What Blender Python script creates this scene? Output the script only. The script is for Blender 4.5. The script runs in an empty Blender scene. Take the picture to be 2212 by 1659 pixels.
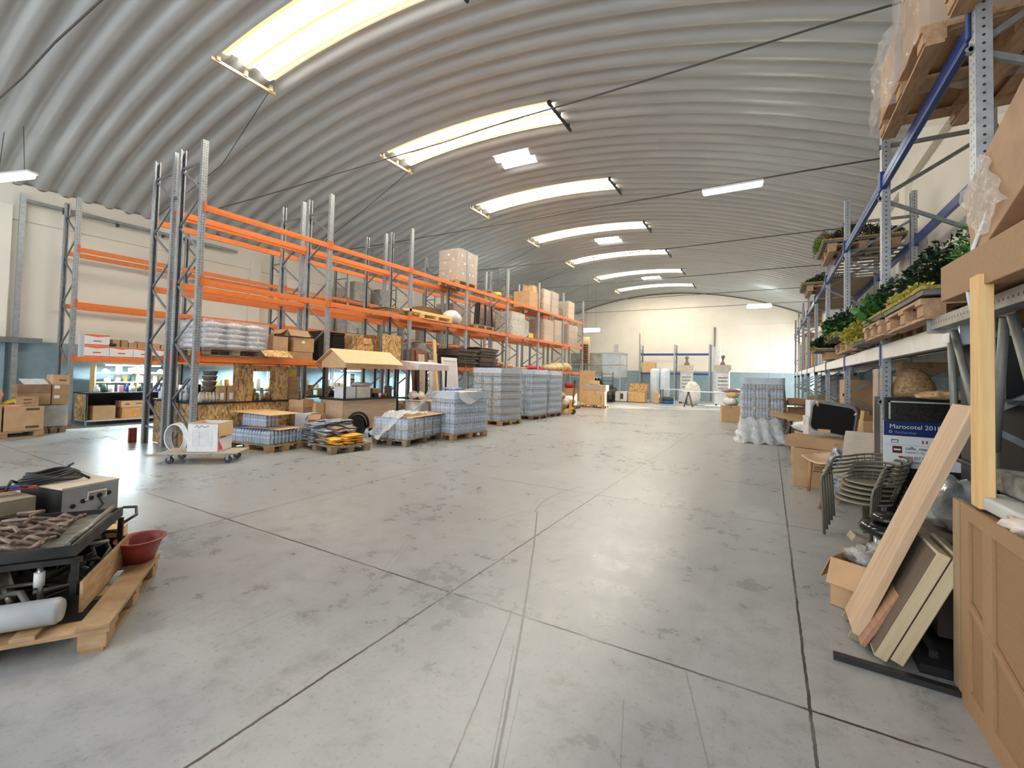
import bpy, bmesh, math, random
from mathutils import Vector, Matrix, Euler
random.seed(7)
SC = bpy.context.scene
COL = SC.collection
PI = math.pi

# ---------------------------------------------------------------- camera
cam_d = bpy.data.cameras.new('camera')
cam = bpy.data.objects.new('camera', cam_d)
COL.objects.link(cam)
SC.camera = cam
def cam_axes(yaw, pit, rol):
    cy, sy, cp, sp = math.cos(yaw), math.sin(yaw), math.cos(pit), math.sin(pit)
    f = Vector((sy*cp, cy*cp, sp)); r = Vector((cy, -sy, 0)); u = r.cross(f)
    c, s = math.cos(rol), math.sin(rol)
    return c*r + s*u, -s*r + c*u, f
r_, u_, f_ = cam_axes(-0.521541, 0.0302175, 0.0236697)
m = Matrix((r_, u_, -f_)).transposed().to_4x4()
m.translation = Vector((0, 0, 1.55))
cam.matrix_world = m
cam_d.sensor_fit = 'HORIZONTAL'
cam_d.sensor_width = 36.0
cam_d.lens = 969.146 / 2212 * 36.0
cam_d.shift_y = -(829.5 - 780.35) / 2212
cam_d.clip_start = 0.05
cam_d.clip_end = 200

# ---------------------------------------------------------------- view + world
SC.view_settings.view_transform = 'Standard'
SC.view_settings.look = 'None'
SC.view_settings.gamma = 1.0
SC.view_settings.use_curve_mapping = False
SC.view_settings.exposure = 0.30
SC.cycles.use_denoising = True
SC.cycles.max_bounces = 7
SC.cycles.diffuse_bounces = 4
SC.cycles.glossy_bounces = 3
SC.cycles.transmission_bounces = 4
SC.cycles.transparent_max_bounces = 8
SC.cycles.caustics_reflective = False
SC.cycles.caustics_refractive = False
SC.cycles.sample_clamp_indirect = 6.0

world = bpy.data.worlds.new('world')
SC.world = world
world.use_nodes = True
wn = world.node_tree.nodes; wl = world.node_tree.links
bg = wn['Background']
bg.inputs['Color'].default_value = (0.86, 0.93, 1.0, 1)
bg.inputs['Strength'].default_value = 1.35

def area(name, loc, rot, sx, sy, power, col, spread=PI):
    d = bpy.data.lights.new(name, 'AREA')
    d.shape = 'RECTANGLE'; d.size = sx; d.size_y = sy; d.energy = power; d.color = col; d.spread = spread
    o = bpy.data.objects.new(name, d); COL.objects.link(o)
    o.location = loc; o.rotation_euler = rot
    return o
# added fill light behind the camera, as from an assumed open door
area('rear_fill_light', (-6.5, -7.5, 3.4), (PI/2, 0, 0), 15, 5.5, 520, (0.93, 0.96, 1.0))
# low sun pouring through the open side door at the far right end of the hall
sun_d = bpy.data.lights.new('sun', 'SUN'); sun_d.energy = 11; sun_d.angle = math.radians(1.2); sun_d.color = (1, 0.95, 0.86)
sun = bpy.data.objects.new('sun', sun_d); COL.objects.link(sun)
sdir = Vector((-0.70, -0.50, -0.23)).normalized()
sun.rotation_euler = sdir.to_track_quat('-Z', 'Y').to_euler()
sun.location = (12, 26, 9)
area('side_door_daylight', (2.6, 31.4, 2.2), (0, PI/2, 0), 4.0, 5.8, 260, (1.0, 0.96, 0.88))

# ---------------------------------------------------------------- materials
def nt(name):
    m = bpy.data.materials.new(name); m.use_nodes = True
    n = m.node_tree.nodes; l = m.node_tree.links
    return m, n, l, n['Principled BSDF']
def noise(n, l, scale, vec=None, detail=3, rough=0.55):
    t = n.new('ShaderNodeTexNoise'); t.inputs['Scale'].default_value = scale
    t.inputs['Detail'].default_value = detail; t.inputs['Roughness'].default_value = rough
    if vec is not None: l.new(vec, t.inputs['Vector'])
    return t.outputs['Fac']
def ramp(n, l, fac, stops):
    r = n.new('ShaderNodeValToRGB')
    while len(r.color_ramp.elements) < len(stops): r.color_ramp.elements.new(0.5)
    for e, (p, c) in zip(r.color_ramp.elements, stops):
        e.position = p; e.color = (*c, 1) if len(c) == 3 else c
    l.new(fac, r.inputs['Fac'])
    return r.outputs['Color']
def mth(n, l, op, a, b=None, c=None):
    k = n.new('ShaderNodeMath'); k.operation = op
    for i, v in enumerate((a, b, c)):
        if v is None: continue
        if isinstance(v, (int, float)): k.inputs[i].default_value = v
        else: l.new(v, k.inputs[i])
    return k.outputs[0]
def mixc(n, l, fac, a, b, mode='MIX'):
    k = n.new('ShaderNodeMix'); k.data_type = 'RGBA'; k.blend_type = mode
    if isinstance(fac, (int, float)): k.inputs[0].default_value = fac
    else: l.new(fac, k.inputs[0])
    for s, v in ((6, a), (7, b)):
        if isinstance(v, tuple): k.inputs[s].default_value = (*v[:3], 1)
        else: l.new(v, k.inputs[s])
    return k.outputs[2]
def bump(n, l, p, h, strength=0.3, dist=0.01):
    b = n.new('ShaderNodeBump'); b.inputs['Strength'].default_value = strength; b.inputs['Distance'].default_value = dist
    l.new(h, b.inputs['Height']); l.new(b.outputs[0], p.inputs['Normal'])
_mc = {}
def plain(name, col, rough=0.6, metal=0.0, vary=0.12, scale=9, bmp=0.0, trans=0.0, alpha=1.0, spec=None, emit=0.0, rnd=0.0, stretch=None):
    if name in _mc: return _mc[name]
    m, n, l, p = nt(name)
    tc = n.new('ShaderNodeTexCoord')
    v = tc.outputs['Object']
    if stretch:
        mp = n.new('ShaderNodeMapping'); mp.inputs['Scale'].default_value = stretch
        l.new(v, mp.inputs['Vector']); v = mp.outputs[0]
    f = noise(n, l, scale, v, 4)
    d = tuple(max(0, c*(1-vary*1.6)) for c in col); b = tuple(min(1, c*(1+vary)) for c in col)
    c = ramp(n, l, f, [(0.3, d), (0.7, b)])
    if rnd:
        oi = n.new('ShaderNodeObjectInfo')
        hs = n.new('ShaderNodeHueSaturation')
        l.new(c, hs.inputs['Color'])
        l.new(mth(n, l, 'MULTIPLY_ADD', oi.outputs['Random'], rnd, 1 - rnd*0.5), hs.inputs['Value'])
        c = hs.outputs[0]
    l.new(c, p.inputs['Base Color'])
    p.inputs['Roughness'].default_value = rough; p.inputs['Metallic'].default_value = metal
    p.inputs['Transmission Weight'].default_value = trans; p.inputs['Alpha'].default_value = alpha
    if spec is not None: p.inputs['Specular IOR Level'].default_value = spec
    if bmp: bump(n, l, p, f, bmp, 0.02)
    if emit:
        l.new(c, p.inputs['Emission Color']); p.inputs['Emission Strength'].default_value = emit
    _mc[name] = m
    return m

def wood(name, a, b, scale=(1, 14, 14), rough=0.6, rnd=0.2):
    if name in _mc: return _mc[name]
    m, n, l, p = nt(name)
    tc = n.new('ShaderNodeTexCoord'); mp = n.new('ShaderNodeMapping'); mp.inputs['Scale'].default_value = scale
    l.new(tc.outputs['Object'], mp.inputs['Vector'])
    f = noise(n, l, 3.0, mp.outputs[0], 5, 0.6)
    c = ramp(n, l, f, [(0.3, a), (0.72, b)])
    oi = n.new('ShaderNodeObjectInfo'); hs = n.new('ShaderNodeHueSaturation'); l.new(c, hs.inputs['Color'])
    l.new(mth(n, l, 'MULTIPLY_ADD', oi.outputs['Random'], rnd, 1 - rnd*0.5), hs.inputs['Value'])
    l.new(hs.outputs[0], p.inputs['Base Color']); p.inputs['Roughness'].default_value = rough
    bump(n, l, p, f, 0.15, 0.004)
    _mc[name] = m
    return m

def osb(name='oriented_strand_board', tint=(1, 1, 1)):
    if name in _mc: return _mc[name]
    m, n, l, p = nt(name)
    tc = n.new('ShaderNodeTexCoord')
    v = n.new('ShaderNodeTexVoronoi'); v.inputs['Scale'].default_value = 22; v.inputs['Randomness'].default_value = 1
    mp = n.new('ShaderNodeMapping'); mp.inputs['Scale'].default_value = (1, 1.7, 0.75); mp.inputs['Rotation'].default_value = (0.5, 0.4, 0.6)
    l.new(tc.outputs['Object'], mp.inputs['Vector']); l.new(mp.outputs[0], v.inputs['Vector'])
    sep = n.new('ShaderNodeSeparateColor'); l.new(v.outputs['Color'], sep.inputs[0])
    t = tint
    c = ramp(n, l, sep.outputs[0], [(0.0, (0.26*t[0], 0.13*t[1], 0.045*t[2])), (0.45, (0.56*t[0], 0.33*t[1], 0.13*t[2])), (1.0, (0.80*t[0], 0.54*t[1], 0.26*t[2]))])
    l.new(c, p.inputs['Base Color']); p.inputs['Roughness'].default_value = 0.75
    _mc[name] = m
    return m

def galv(name, col=(0.50, 0.52, 0.53), holes=True):
    """galvanised or painted upright with a row of punched holes in its faces"""
    if name in _mc: return _mc[name]
    m, n, l, p = nt(name)
    tc = n.new('ShaderNodeTexCoord')
    sp = n.new('ShaderNodeSeparateXYZ'); l.new(tc.outputs['Object'], sp.inputs[0])
    x, y, z = sp.outputs
    f = noise(n, l, 14, tc.outputs['Object'], 3)
    base = ramp(n, l, f, [(0.3, tuple(c*0.82 for c in col)), (0.7, tuple(min(1, c*1.15) for c in col))])
    if holes:
        # object normal decides which face carries which pattern
        ns = n.new('ShaderNodeSeparateXYZ'); l.new(tc.outputs['Normal'], ns.inputs[0])
        ax = mth(n, l, 'GREATER_THAN', mth(n, l, 'ABSOLUTE', ns.outputs[0]), 0.6)
        ay = mth(n, l, 'GREATER_THAN', mth(n, l, 'ABSOLUTE', ns.outputs[1]), 0.6)
        zz = mth(n, l, 'ABSOLUTE', mth(n, l, 'SUBTRACT', mth(n, l, 'FRACT', mth(n, l, 'MULTIPLY', z, 20.0)), 0.5))
        zd = mth(n, l, 'MULTIPLY', zz, 0.05)
        yd = mth(n, l, 'SUBTRACT', mth(n, l, 'ABSOLUTE', y), 0.021)
        h1 = mth(n, l, 'LESS_THAN', mth(n, l, 'ADD', mth(n, l, 'MULTIPLY', yd, yd), mth(n, l, 'MULTIPLY', zd, zd)), 0.00005)
        xd = mth(n, l, 'ADD', x, 0.037)
        h2 = mth(n, l, 'LESS_THAN', mth(n, l, 'ADD', mth(n, l, 'MULTIPLY', xd, xd), mth(n, l, 'MULTIPLY', zd, zd)), 0.00006)
        h = mth(n, l, 'MAXIMUM', mth(n, l, 'MULTIPLY', h1, ax), mth(n, l, 'MULTIPLY', h2, ay))
        base = mixc(n, l, h, base, (0.03, 0.03, 0.03))
    l.new(base, p.inputs['Base Color'])
    p.inputs['Roughness'].default_value = 0.42; p.inputs['Metallic'].default_value = 0.45
    _mc[name] = m
    return m

# ---------------------------------------------------------------- mesh helpers
class MB:
    """collects shapes that become ONE mesh"""
    def __init__(s): s.bm = bmesh.new()
    def _tf(s, vs, M):
        for v in vs: v.co = M @ v.co
    def box(s, c, d, rot=(0, 0, 0), bev=0.0, mi=0):
        bm = s.bm; hx, hy, hz = d[0]/2, d[1]/2, d[2]/2
        vs = [bm.verts.new((x, y, z)) for x in (-hx, hx) for y in (-hy, hy) for z in (-hz, hz)]
        fs = [bm.faces.new([vs[i] for i in q]) for q in ((0,1,3,2),(4,6,7,5),(0,4,5,1),(2,3,7,6),(0,2,6,4),(1,5,7,3))]
        for f in fs: f.material_index = mi
        if bev:
            es = list({e for f in fs for e in f.edges})
            r = bmesh.ops.bevel(bm, geom=es, offset=bev, segments=2, affect='EDGES', profile=0.5)
            vs = list({v for f in r['faces'] for v in f.verts} | {v for v in vs if v.is_valid})
        s._tf(vs, Matrix.Translation(c) @ Euler(rot).to_matrix().to_4x4())
        return s
    def bx(s, x0, x1, y0, y1, z0, z1, mi=0):
        return s.box(((x0+x1)/2, (y0+y1)/2, (z0+z1)/2), (x1-x0, y1-y0, z1-z0), mi=mi)
    def bar(s, a, b, w, h, up=(0, 0, 1), mi=0):
        a = Vector(a); b = Vector(b); d = b-a; L = d.length
        if L < 1e-6: return s
        d.normalize(); up = Vector(up)
        if abs(d.dot(up)) > 0.98: up = Vector((1, 0, 0)) if abs(d.x) < 0.9 else Vector((0, 1, 0))
        sd = d.cross(up).normalized(); u = sd.cross(d)
        M = Matrix((d, sd, u)).transposed().to_4x4(); M.translation = (a+b)/2
        bm = s.bm
        vs = [bm.verts.new((x, y, z)) for x in (-L/2, L/2) for y in (-w/2, w/2) for z in (-h/2, h/2)]
        for q in ((0,1,3,2),(4,6,7,5),(0,4,5,1),(2,3,7,6),(0,2,6,4),(1,5,7,3)):
            bm.faces.new([vs[i] for i in q]).material_index = mi
        s._tf(vs, M)
        return s
    def rings(s, rs, caps=True, mi=0, smooth=True, closed=False):
        bm = s.bm; R = [[bm.verts.new(p) for p in r] for r in rs]
        n = len(R[0])
        pairs = list(zip(R, R[1:])) + ([(R[-1], R[0])] if closed else [])
        for a, b in pairs:
            for i in range(n):
                f = bm.faces.new((a[i], a[(i+1) % n], b[(i+1) % n], b[i])); f.smooth = smooth; f.material_index = mi
        if caps and not closed:
            f = bm.faces.new(list(reversed(R[0]))); f.material_index = mi
            f = bm.faces.new(R[-1]); f.material_index = mi
        return s
    def tube(s, pts, r, n=8, mi=0, closed=False, caps=True):
        pts = [Vector(p) for p in pts]; rs = []
        rad = r if isinstance(r, (list, tuple)) else [r]*len(pts)
        N = len(pts); nrm = None
        for i, p in enumerate(pts):
            a = pts[(i-1) % N] if (closed or i > 0) else p
            b = pts[(i+1) % N] if (closed or i < N-1) else p
            t = (b-a).normalized()
            if nrm is None:
                nrm = t.orthogonal().normalized()
            else:
                nrm = (nrm - t*nrm.dot(t))
                nrm = nrm.normalized() if nrm.length > 1e-6 else t.orthogonal().normalized()
            bn = t.cross(nrm)
            rs.append([p + rad[i]*(math.cos(2*PI*k/n)*nrm + math.sin(2*PI*k/n)*bn) for k in range(n)])
        return s.rings(rs, mi=mi, closed=closed, caps=caps)
    def lathe(s, prof, c=(0, 0, 0), n=16, mi=0, caps=True, sx=1, sy=1):
        return s.rings([[(c[0]+r*sx*math.cos(2*PI*k/n), c[1]+r*sy*math.sin(2*PI*k/n), c[2]+z) for k in range(n)] for r, z in prof], mi=mi, caps=caps)
    def prism(s, poly, z0, z1, axis='z', mi=0):
        def P(a, b, z): return {'z': (a, b, z), 'x': (z, a, b), 'y': (a, z, b)}[axis]
        bm = s.bm
        A = [bm.verts.new(P(a, b, z0)) for a, b in poly]; B = [bm.verts.new(P(a, b, z1)) for a, b in poly]
        n = len(A)
        for i in range(n): bm.faces.new((A[i], A[(i+1) % n], B[(i+1) % n], B[i])).material_index = mi
        bm.faces.new(list(reversed(A))).material_index = mi; bm.faces.new(B).material_index = mi
        return s
    def quad(s, *p, mi=0):
        f = s.bm.faces.new([s.bm.verts.new(q) for q in p]); f.material_index = mi
        return s
    def blob(s, c, r, seed=0, amp=0.15, su=10, sv=7, mi=0, smooth=True, rot=0, flat=None):
        """lumpy closed ellipsoid, e.g. a sack or a crumpled bundle"""
        rd = random.Random(seed); ph = [rd.uniform(0, 6.28) for _ in range(6)]; rs = []
        cr, sr = math.cos(rot), math.sin(rot)
        for j in range(1, sv):
            t = PI*j/sv; ring = []
            for k in range(su):
                a = 2*PI*k/su
                q = 1 + amp*(math.sin(3*a+ph[0])*math.sin(2*t+ph[1]) + 0.6*math.sin(5*a+ph[2]+3*t) + rd.uniform(-.35, .35))
                x = r[0]*q*math.sin(t)*math.cos(a); y = r[1]*q*math.sin(t)*math.sin(a); z = -r[2]*math.cos(t)*(0.6+0.4*q)
                if flat is not None: z = max(z, -r[2]*flat)
                ring.append((c[0]+x*cr-y*sr, c[1]+x*sr+y*cr, c[2]+z))
            rs.append(ring)
        return s.rings(rs, mi=mi, smooth=smooth)
    def obj(s, name, mat, parent=None, loc=None, rot=None):
        me = bpy.data.meshes.new(name)
        bmesh.ops.recalc_face_normals(s.bm, faces=s.bm.faces)
        s.bm.to_mesh(me); s.bm.free()
        for mm in (mat if isinstance(mat, (list, tuple)) else [mat]): me.materials.append(mm)
        o = bpy.data.objects.new(name, me); COL.objects.link(o)
        if parent is not None: o.parent = parent
        if loc is not None: o.location = loc
        if rot is not None: o.rotation_euler = rot if isinstance(rot, (tuple, list)) else (0, 0, rot)
        return o

def tag(o, label, cat, group=None, kind=None):
    if label: o['label'] = label
    if cat: o['category'] = cat
    if group: o['group'] = group
    if kind: o['kind'] = kind
    return o
def thing(name, label, cat, loc=(0, 0, 0), rz=0, group=None, rot=None):
    o = bpy.data.objects.new(name, None); COL.objects.link(o)
    o.empty_display_size = 0.1
    o.location = loc; o.rotation_euler = rot if rot else (0, 0, rz)
    return tag(o, label, cat, group)
def kids(o): return [c for c in COL.objects if c.parent == o]
_kc = {}
def copy_tree(o, loc=None, rz=None, label=None, group=None, parent=None, kidmap=None):
    c = o.copy(); COL.objects.link(c)
    if parent is not None: c.parent = parent
    if loc is not None: c.location = loc
    if rz is not None: c.rotation_euler = rz if isinstance(rz, tuple) else (0, 0, rz)
    if label: c['label'] = label
    if group: c['group'] = group
    ch = _kc.get(o.name)
    if ch is None: ch = _kc[o.name] = list(o.children)
    for k in ch: copy_tree(k, parent=c)
    return c
def struct(o, label=None):
    o['kind'] = 'structure'
    if label: o['label'] = label
    return o
def text(name, s, size, mat, parent, loc, rot, ext=0.0008, ax='LEFT'):
    cu = bpy.data.curves.new(name, 'FONT'); cu.body = s; cu.size = size; cu.extrude = ext; cu.align_x = ax; cu.resolution_u = 3
    o = bpy.data.objects.new(name, cu); COL.objects.link(o)
    dg = bpy.context.evaluated_depsgraph_get()
    me = bpy.data.meshes.new_from_object(o.evaluated_get(dg)); me.materials.clear(); me.materials.append(mat)
    bpy.data.objects.remove(o)
    o = bpy.data.objects.new(name, me); COL.objects.link(o); o.parent = parent; o.location = loc; o.rotation_euler = rot
    return o

# colours
CARD = plain('carton_board', (0.50, 0.31, 0.165), 0.8, vary=0.08, scale=5, rnd=0.35)
CARDL = plain('pale_carton_board', (0.66, 0.43, 0.23), 0.8, vary=0.06, scale=5, rnd=0.2)
TAPE = plain('packing_tape', (0.36, 0.22, 0.11), 0.35)
PALW = wood('pallet_wood', (0.34, 0.20, 0.095), (0.56, 0.37, 0.20), (2, 2, 9), rnd=0.25)
PALD = wood('weathered_pallet_wood', (0.16, 0.11, 0.07), (0.36, 0.26, 0.17), (2, 2, 9), rnd=0.2)
PINE = wood('raw_pine', (0.74, 0.44, 0.17), (0.88, 0.60, 0.28), (9, 9, 0.7), rnd=0.05)
OAK = wood('oak_laminate', (0.56, 0.37, 0.22), (0.74, 0.54, 0.37), (9, 9, 0.6), rnd=0.08)
OSB = osb()
GALV = galv('galvanised_upright', (0.37, 0.385, 0.40))
GALVB = galv('galvanised_brace', (0.22, 0.235, 0.245), False)
ORANGE = plain('orange_beam_paint', (0.80, 0.21, 0.05), 0.42, vary=0.05)
ORANGED = plain('orange_connector_paint', (0.72, 0.14, 0.035), 0.45, vary=0.05)
BLUE = plain('blue_beam_paint', (0.018, 0.055, 0.24), 0.35, vary=0.08)
WHITE = plain('white_paint', (0.80, 0.80, 0.78), 0.45, vary=0.04)
BLACK = plain('black_plastic', (0.014, 0.014, 0.015), 0.4)
DARKM = plain('dark_metal', (0.05, 0.05, 0.052), 0.4, metal=0.6)
STEEL = plain('stainless_steel', (0.62, 0.63, 0.64), 0.28, metal=0.85, vary=0.06)
FILM = plain('stretch_film', (0.80, 0.83, 0.86), 0.16, alpha=0.30, vary=0.05, bmp=0.5, scale=14)
CABLE = plain('black_cable', (0.02, 0.02, 0.02), 0.5)

ORD = ['first', 'second', 'third', 'fourth', 'fifth', 'sixth', 'seventh', 'eighth', 'ninth', 'tenth', 'eleventh', 'twelfth', 'thirteenth', 'fourteenth', 'fifteenth', 'sixteenth', 'seventeenth', 'eighteenth', 'nineteenth', 'twentieth',
       'twenty-first', 'twenty-second', 'twenty-third', 'twenty-fourth', 'twenty-fifth', 'twenty-sixth', 'twenty-seventh', 'twenty-eighth', 'twenty-ninth', 'thirtieth'] + ['thirty-'+w for w in ('first', 'second', 'third', 'fourth', 'fifth', 'sixth', 'seventh', 'eighth', 'ninth')] + ['fortieth']
# ================================================================ SETTING
XL, XR, YF, YB = -16.2, 2.15, 35.1, -3.2
CX0, CZ0, CR = -7.02, -13.5, 21.55
# floor material: poured slabs, stains, scuffs, saw-cut joints
fm, n, l, p = nt('concrete_floor')
geo = n.new('ShaderNodeNewGeometry'); sp = n.new('ShaderNodeSeparateXYZ'); l.new(geo.outputs['Position'], sp.inputs[0])
X, Y, Z = sp.outputs; POS = geo.outputs['Position']
n1 = noise(n, l, 0.55, POS, 5, 0.6); n2 = noise(n, l, 5.0, POS, 6, 0.7); n3 = noise(n, l, 38, POS, 3, 0.6)
c = ramp(n, l, n1, [(0.33, (0.30, 0.31, 0.315)), (0.52, (0.375, 0.382, 0.385)), (0.72, (0.44, 0.432, 0.415))])
c = mixc(n, l, 0.55, c, ramp(n, l, n2, [(0.30, (0.45, 0.43, 0.39)), (0.45, (0.86, 0.85, 0.83)), (0.56, (1, 1, 1)), (0.75, (1, 1, 1))]), 'MULTIPLY')
c = mixc(n, l, mth(n, l, 'MULTIPLY', ramp(n, l, n3, [(0.30, (1, 1, 1)), (0.42, (0, 0, 0))]), 0.45), c, (0.20, 0.18, 0.155))
# directional scratches
mp = n.new('ShaderNodeMapping'); mp.inputs['Rotation'].default_value = (0, 0, 0.45); mp.inputs['Scale'].default_value = (26, 1.4, 1)
l.new(POS, mp.inputs['Vector']); sc = noise(n, l, 1.0, mp.outputs[0], 4, 0.65)
blot = noise(n, l, 0.9, POS, 3)
scm = mth(n, l, 'MULTIPLY', ramp(n, l, sc, [(0.58, (0, 0, 0)), (0.70, (1, 1, 1))]), ramp(n, l, blot, [(0.40, (0, 0, 0)), (0.60, (1, 1, 1))]))
c = mixc(n, l, mth(n, l, 'MULTIPLY', scm, 0.6), c, (0.24, 0.22, 0.19))
# dark smudges (small blots)
bl = noise(n, l, 3.1, POS, 6, 0.75)
c = mixc(n, l, mth(n, l, 'MULTIPLY', ramp(n, l, bl, [(0.66, (0, 0, 0)), (0.74, (1, 1, 1))]), 0.5), c, (0.2, 0.18, 0.15))
wob = mth(n, l, 'MULTIPLY', mth(n, l, 'SUBTRACT', noise(n, l, 9, POS, 4, 0.7), 0.5), 0.022)
def line(coord, at, w):
    return mth(n, l, 'LESS_THAN', mth(n, l, 'ABSOLUTE', mth(n, l, 'SUBTRACT', mth(n, l, 'ADD', coord, wob), at)), w)
jm = None
for co, ats, w in ((X, (0.175, -1.95, -4.83, -7.0, -11.9), 0.0075), (Y, (2.6, 5.73, 8.85, 12.0, 16.2, 20.4, 24.6), 0.008)):
    for a in ats:
        q = line(co, a, w); jm = q if jm is None else mth(n, l, 'MAXIMUM', jm, q)
jn = ramp(n, l, noise(n, l, 2.2, POS, 3), [(0.3, (0.45, 0.45, 0.45)), (0.55, (1, 1, 1))])
c = mixc(n, l, mth(n, l, 'MULTIPLY', jm, jn), c, (0.055, 0.04, 0.027))
# tyre marks: X = a + b(Y-2) + k(Y-2)^2 inside a Y range
for a, b, k, y0, y1, w, s in ((-1.11, -0.42, -0.01, 0.9, 4.65, 0.0075, 0.85), (-1.135, -0.43, -0.008, 0.9, 2.3, 0.003, 0.7), (0.3025, -1.65, 0.25, 4.6, 6.2, 0.008, 0.5), (-1.25, -0.33, -0.02, 0.9, 2.62, 0.0045, 0.75),
                              (-1.06, -0.38, -0.02, 0.9, 2.0, 0.002, .6), (-2.25, -0.52, 0.02, 2.3, 4.3, 0.004, .35), (-2.31, -0.52, 0.02, 2.3, 3.2, 0.004, .35), (-2.9, 0.14, 0.02, 4.0, 6.2, 0.008, .3), (-1.35, -0.33, -0.02, 7.2, 11.5, 0.006, .5), (-0.2, -0.3, 0.0, 1.6, 2.6, 0.004, .4), (-0.55, -0.25, 0.0, 1.3, 2.2, 0.003, .4)):
    dy = mth(n, l, 'SUBTRACT', Y, 2.0)
    cv = mth(n, l, 'ADD', mth(n, l, 'MULTIPLY_ADD', dy, b, a), mth(n, l, 'MULTIPLY', mth(n, l, 'MULTIPLY', dy, dy), k))
    d = mth(n, l, 'LESS_THAN', mth(n, l, 'ABSOLUTE', mth(n, l, 'SUBTRACT', mth(n, l, 'ADD', X, mth(n, l, 'MULTIPLY', wob, 0.6)), cv)), w)
    rg = mth(n, l, 'MULTIPLY', mth(n, l, 'GREATER_THAN', Y, y0), mth(n, l, 'LESS_THAN', Y, y1))
    c = mixc(n, l, mth(n, l, 'MULTIPLY', mth(n, l, 'MULTIPLY', d, rg), s), c, (0.10, 0.088, 0.072))
l.new(c, p.inputs['Base Color'])
rr = ramp(n, l, mth(n, l, 'ADD', mth(n, l, 'MULTIPLY', n2, 0.5), mth(n, l, 'MULTIPLY', n1, 0.5)), [(0.35, (0.22, 0.22, 0.22)), (0.65, (0.42, 0.42, 0.42))])
l.new(rr, p.inputs['Roughness']); p.inputs['Specular IOR Level'].default_value = 0.55
bump(n, l, p, mth(n, l, 'SUBTRACT', n2, mth(n, l, 'MULTIPLY', jm, 1.5)), 0.10, 0.01)
struct(MB().bx(XL-0.3, XR+0.3, YB-5, YF+0.3, -0.25, 0.0).obj('floor', fm))

# two-tone painted wall: blue-grey dado below z = 2.1
wm, n, l, p = nt('two_tone_wall_paint')
geo = n.new('ShaderNodeNewGeometry'); sp = n.new('ShaderNodeSeparateXYZ'); l.new(geo.outputs['Position'], sp.inputs[0])
f = noise(n, l, 0.7, geo.outputs['Position'], 4); f2 = noise(n, l, 4, geo.outputs['Position'], 5, .7)
cr = ramp(n, l, f, [(0.3, (0.80, 0.735, 0.63)), (0.7, (0.88, 0.82, 0.72))])
cr = mixc(n, l, mth(n, l, 'MULTIPLY', ramp(n, l, f2, [(0.68, (0, 0, 0)), (0.76, (1, 1, 1))]), .25), cr, (0.42, 0.34, 0.26))
db = ramp(n, l, f2, [(0.3, (0.22, 0.315, 0.355)), (0.7, (0.275, 0.38, 0.42))])
lo = mth(n, l, 'LESS_THAN', mth(n, l, 'ADD', sp.outputs[2], mth(n, l, 'MULTIPLY', mth(n, l, 'SUBTRACT', f2, .5), .02)), 2.1)
l.new(mixc(n, l, lo, cr, db), p.inputs['Base Color']); p.inputs['Roughness'].default_value = 0.7
WALL = wm
b = MB(); b.bx(XL-0.25, XL, YB, YF, 0, 6.02); b.bx(XL, XL+0.05, YB, YF, 5.1, 5.42)
for y in (3.1, 9.3, 15.5, 21.7, 27.9, 34.1): b.bx(XL, XL+0.12, y-0.2, y+0.2, 0, 5.42)
struct(b.obj('wall_left', WALL))
# right wall with pilasters and a ledge beam; a tall opening near the far end lets the sun in
b = MB(); D0, D1, DH = 28.3, 34.6, 4.4
b.bx(XR, XR+0.25, YB, D0, 0, 6.0); b.bx(XR, XR+0.25, D1, YF, 0, 6.0); b.bx(XR, XR+0.25, D0, D1, DH, 6.0)
b.bx(XR-0.10, XR, YB, D0, 5.1, 5.45)
for y in (1.3, 5.85, 10.4, 15.0, 19.6, 24.2): b.bx(XR-0.10, XR, y-0.2, y+0.2, 0, 5.1)
struct(b.obj('wall_right', WALL))
# far wall with the rounded top
b = MB(); N = 40; pts = []
for i in range(N+1):
    x = XL + (XR-XL)*i/N; pts.append((x, CZ0 + math.sqrt(CR**2-(x-CX0)**2) + 0.1))
poly = [(XL, 0.0)] + [(XR, 0.0)] + list(reversed(pts))
b.prism(poly, YF, YF+0.25, axis='y')
for x in (-10.2, -8.45, -3.2, 0.0): b.bx(x-0.02, x+0.02, YF-0.015, YF, 0, 5.4)
b.bx(XL, XR, YF-0.015, YF, 5.38, 5.42)
struct(b.obj('wall_back', WALL))

struct(MB().tube([(x, YF-.03, CZ0+math.sqrt(CR**2-(x-CX0)**2)-.10) for x in [XL+.1+(XR-XL-.2)*k/30 for k in range(31)]], .025, 6).obj('trim_1', plain('dark_arch_trim', (.09, .06, .045), .7)))
# ---- vaulted corrugated sheet ceiling
cm, n, l, p = nt('corrugated_sheet')
geo = n.new('ShaderNodeNewGeometry'); sp = n.new('ShaderNodeSeparateXYZ'); l.new(geo.outputs['Position'], sp.inputs[0])
mp = n.new('ShaderNodeMapping'); mp.inputs['Scale'].default_value = (0.35, 3.0, 1.0); l.new(geo.outputs['Position'], mp.inputs['Vector'])
f = noise(n, l, 1.1, mp.outputs[0], 5, .6); f2 = noise(n, l, 30, geo.outputs['Position'], 2)
c = ramp(n, l, f, [(0.3, (0.42, 0.43, 0.425)), (0.7, (0.54, 0.54, 0.53))])
c = mixc(n, l, mth(n, l, 'MULTIPLY', f2, .25), c, (0.42, 0.42, 0.40))
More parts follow.
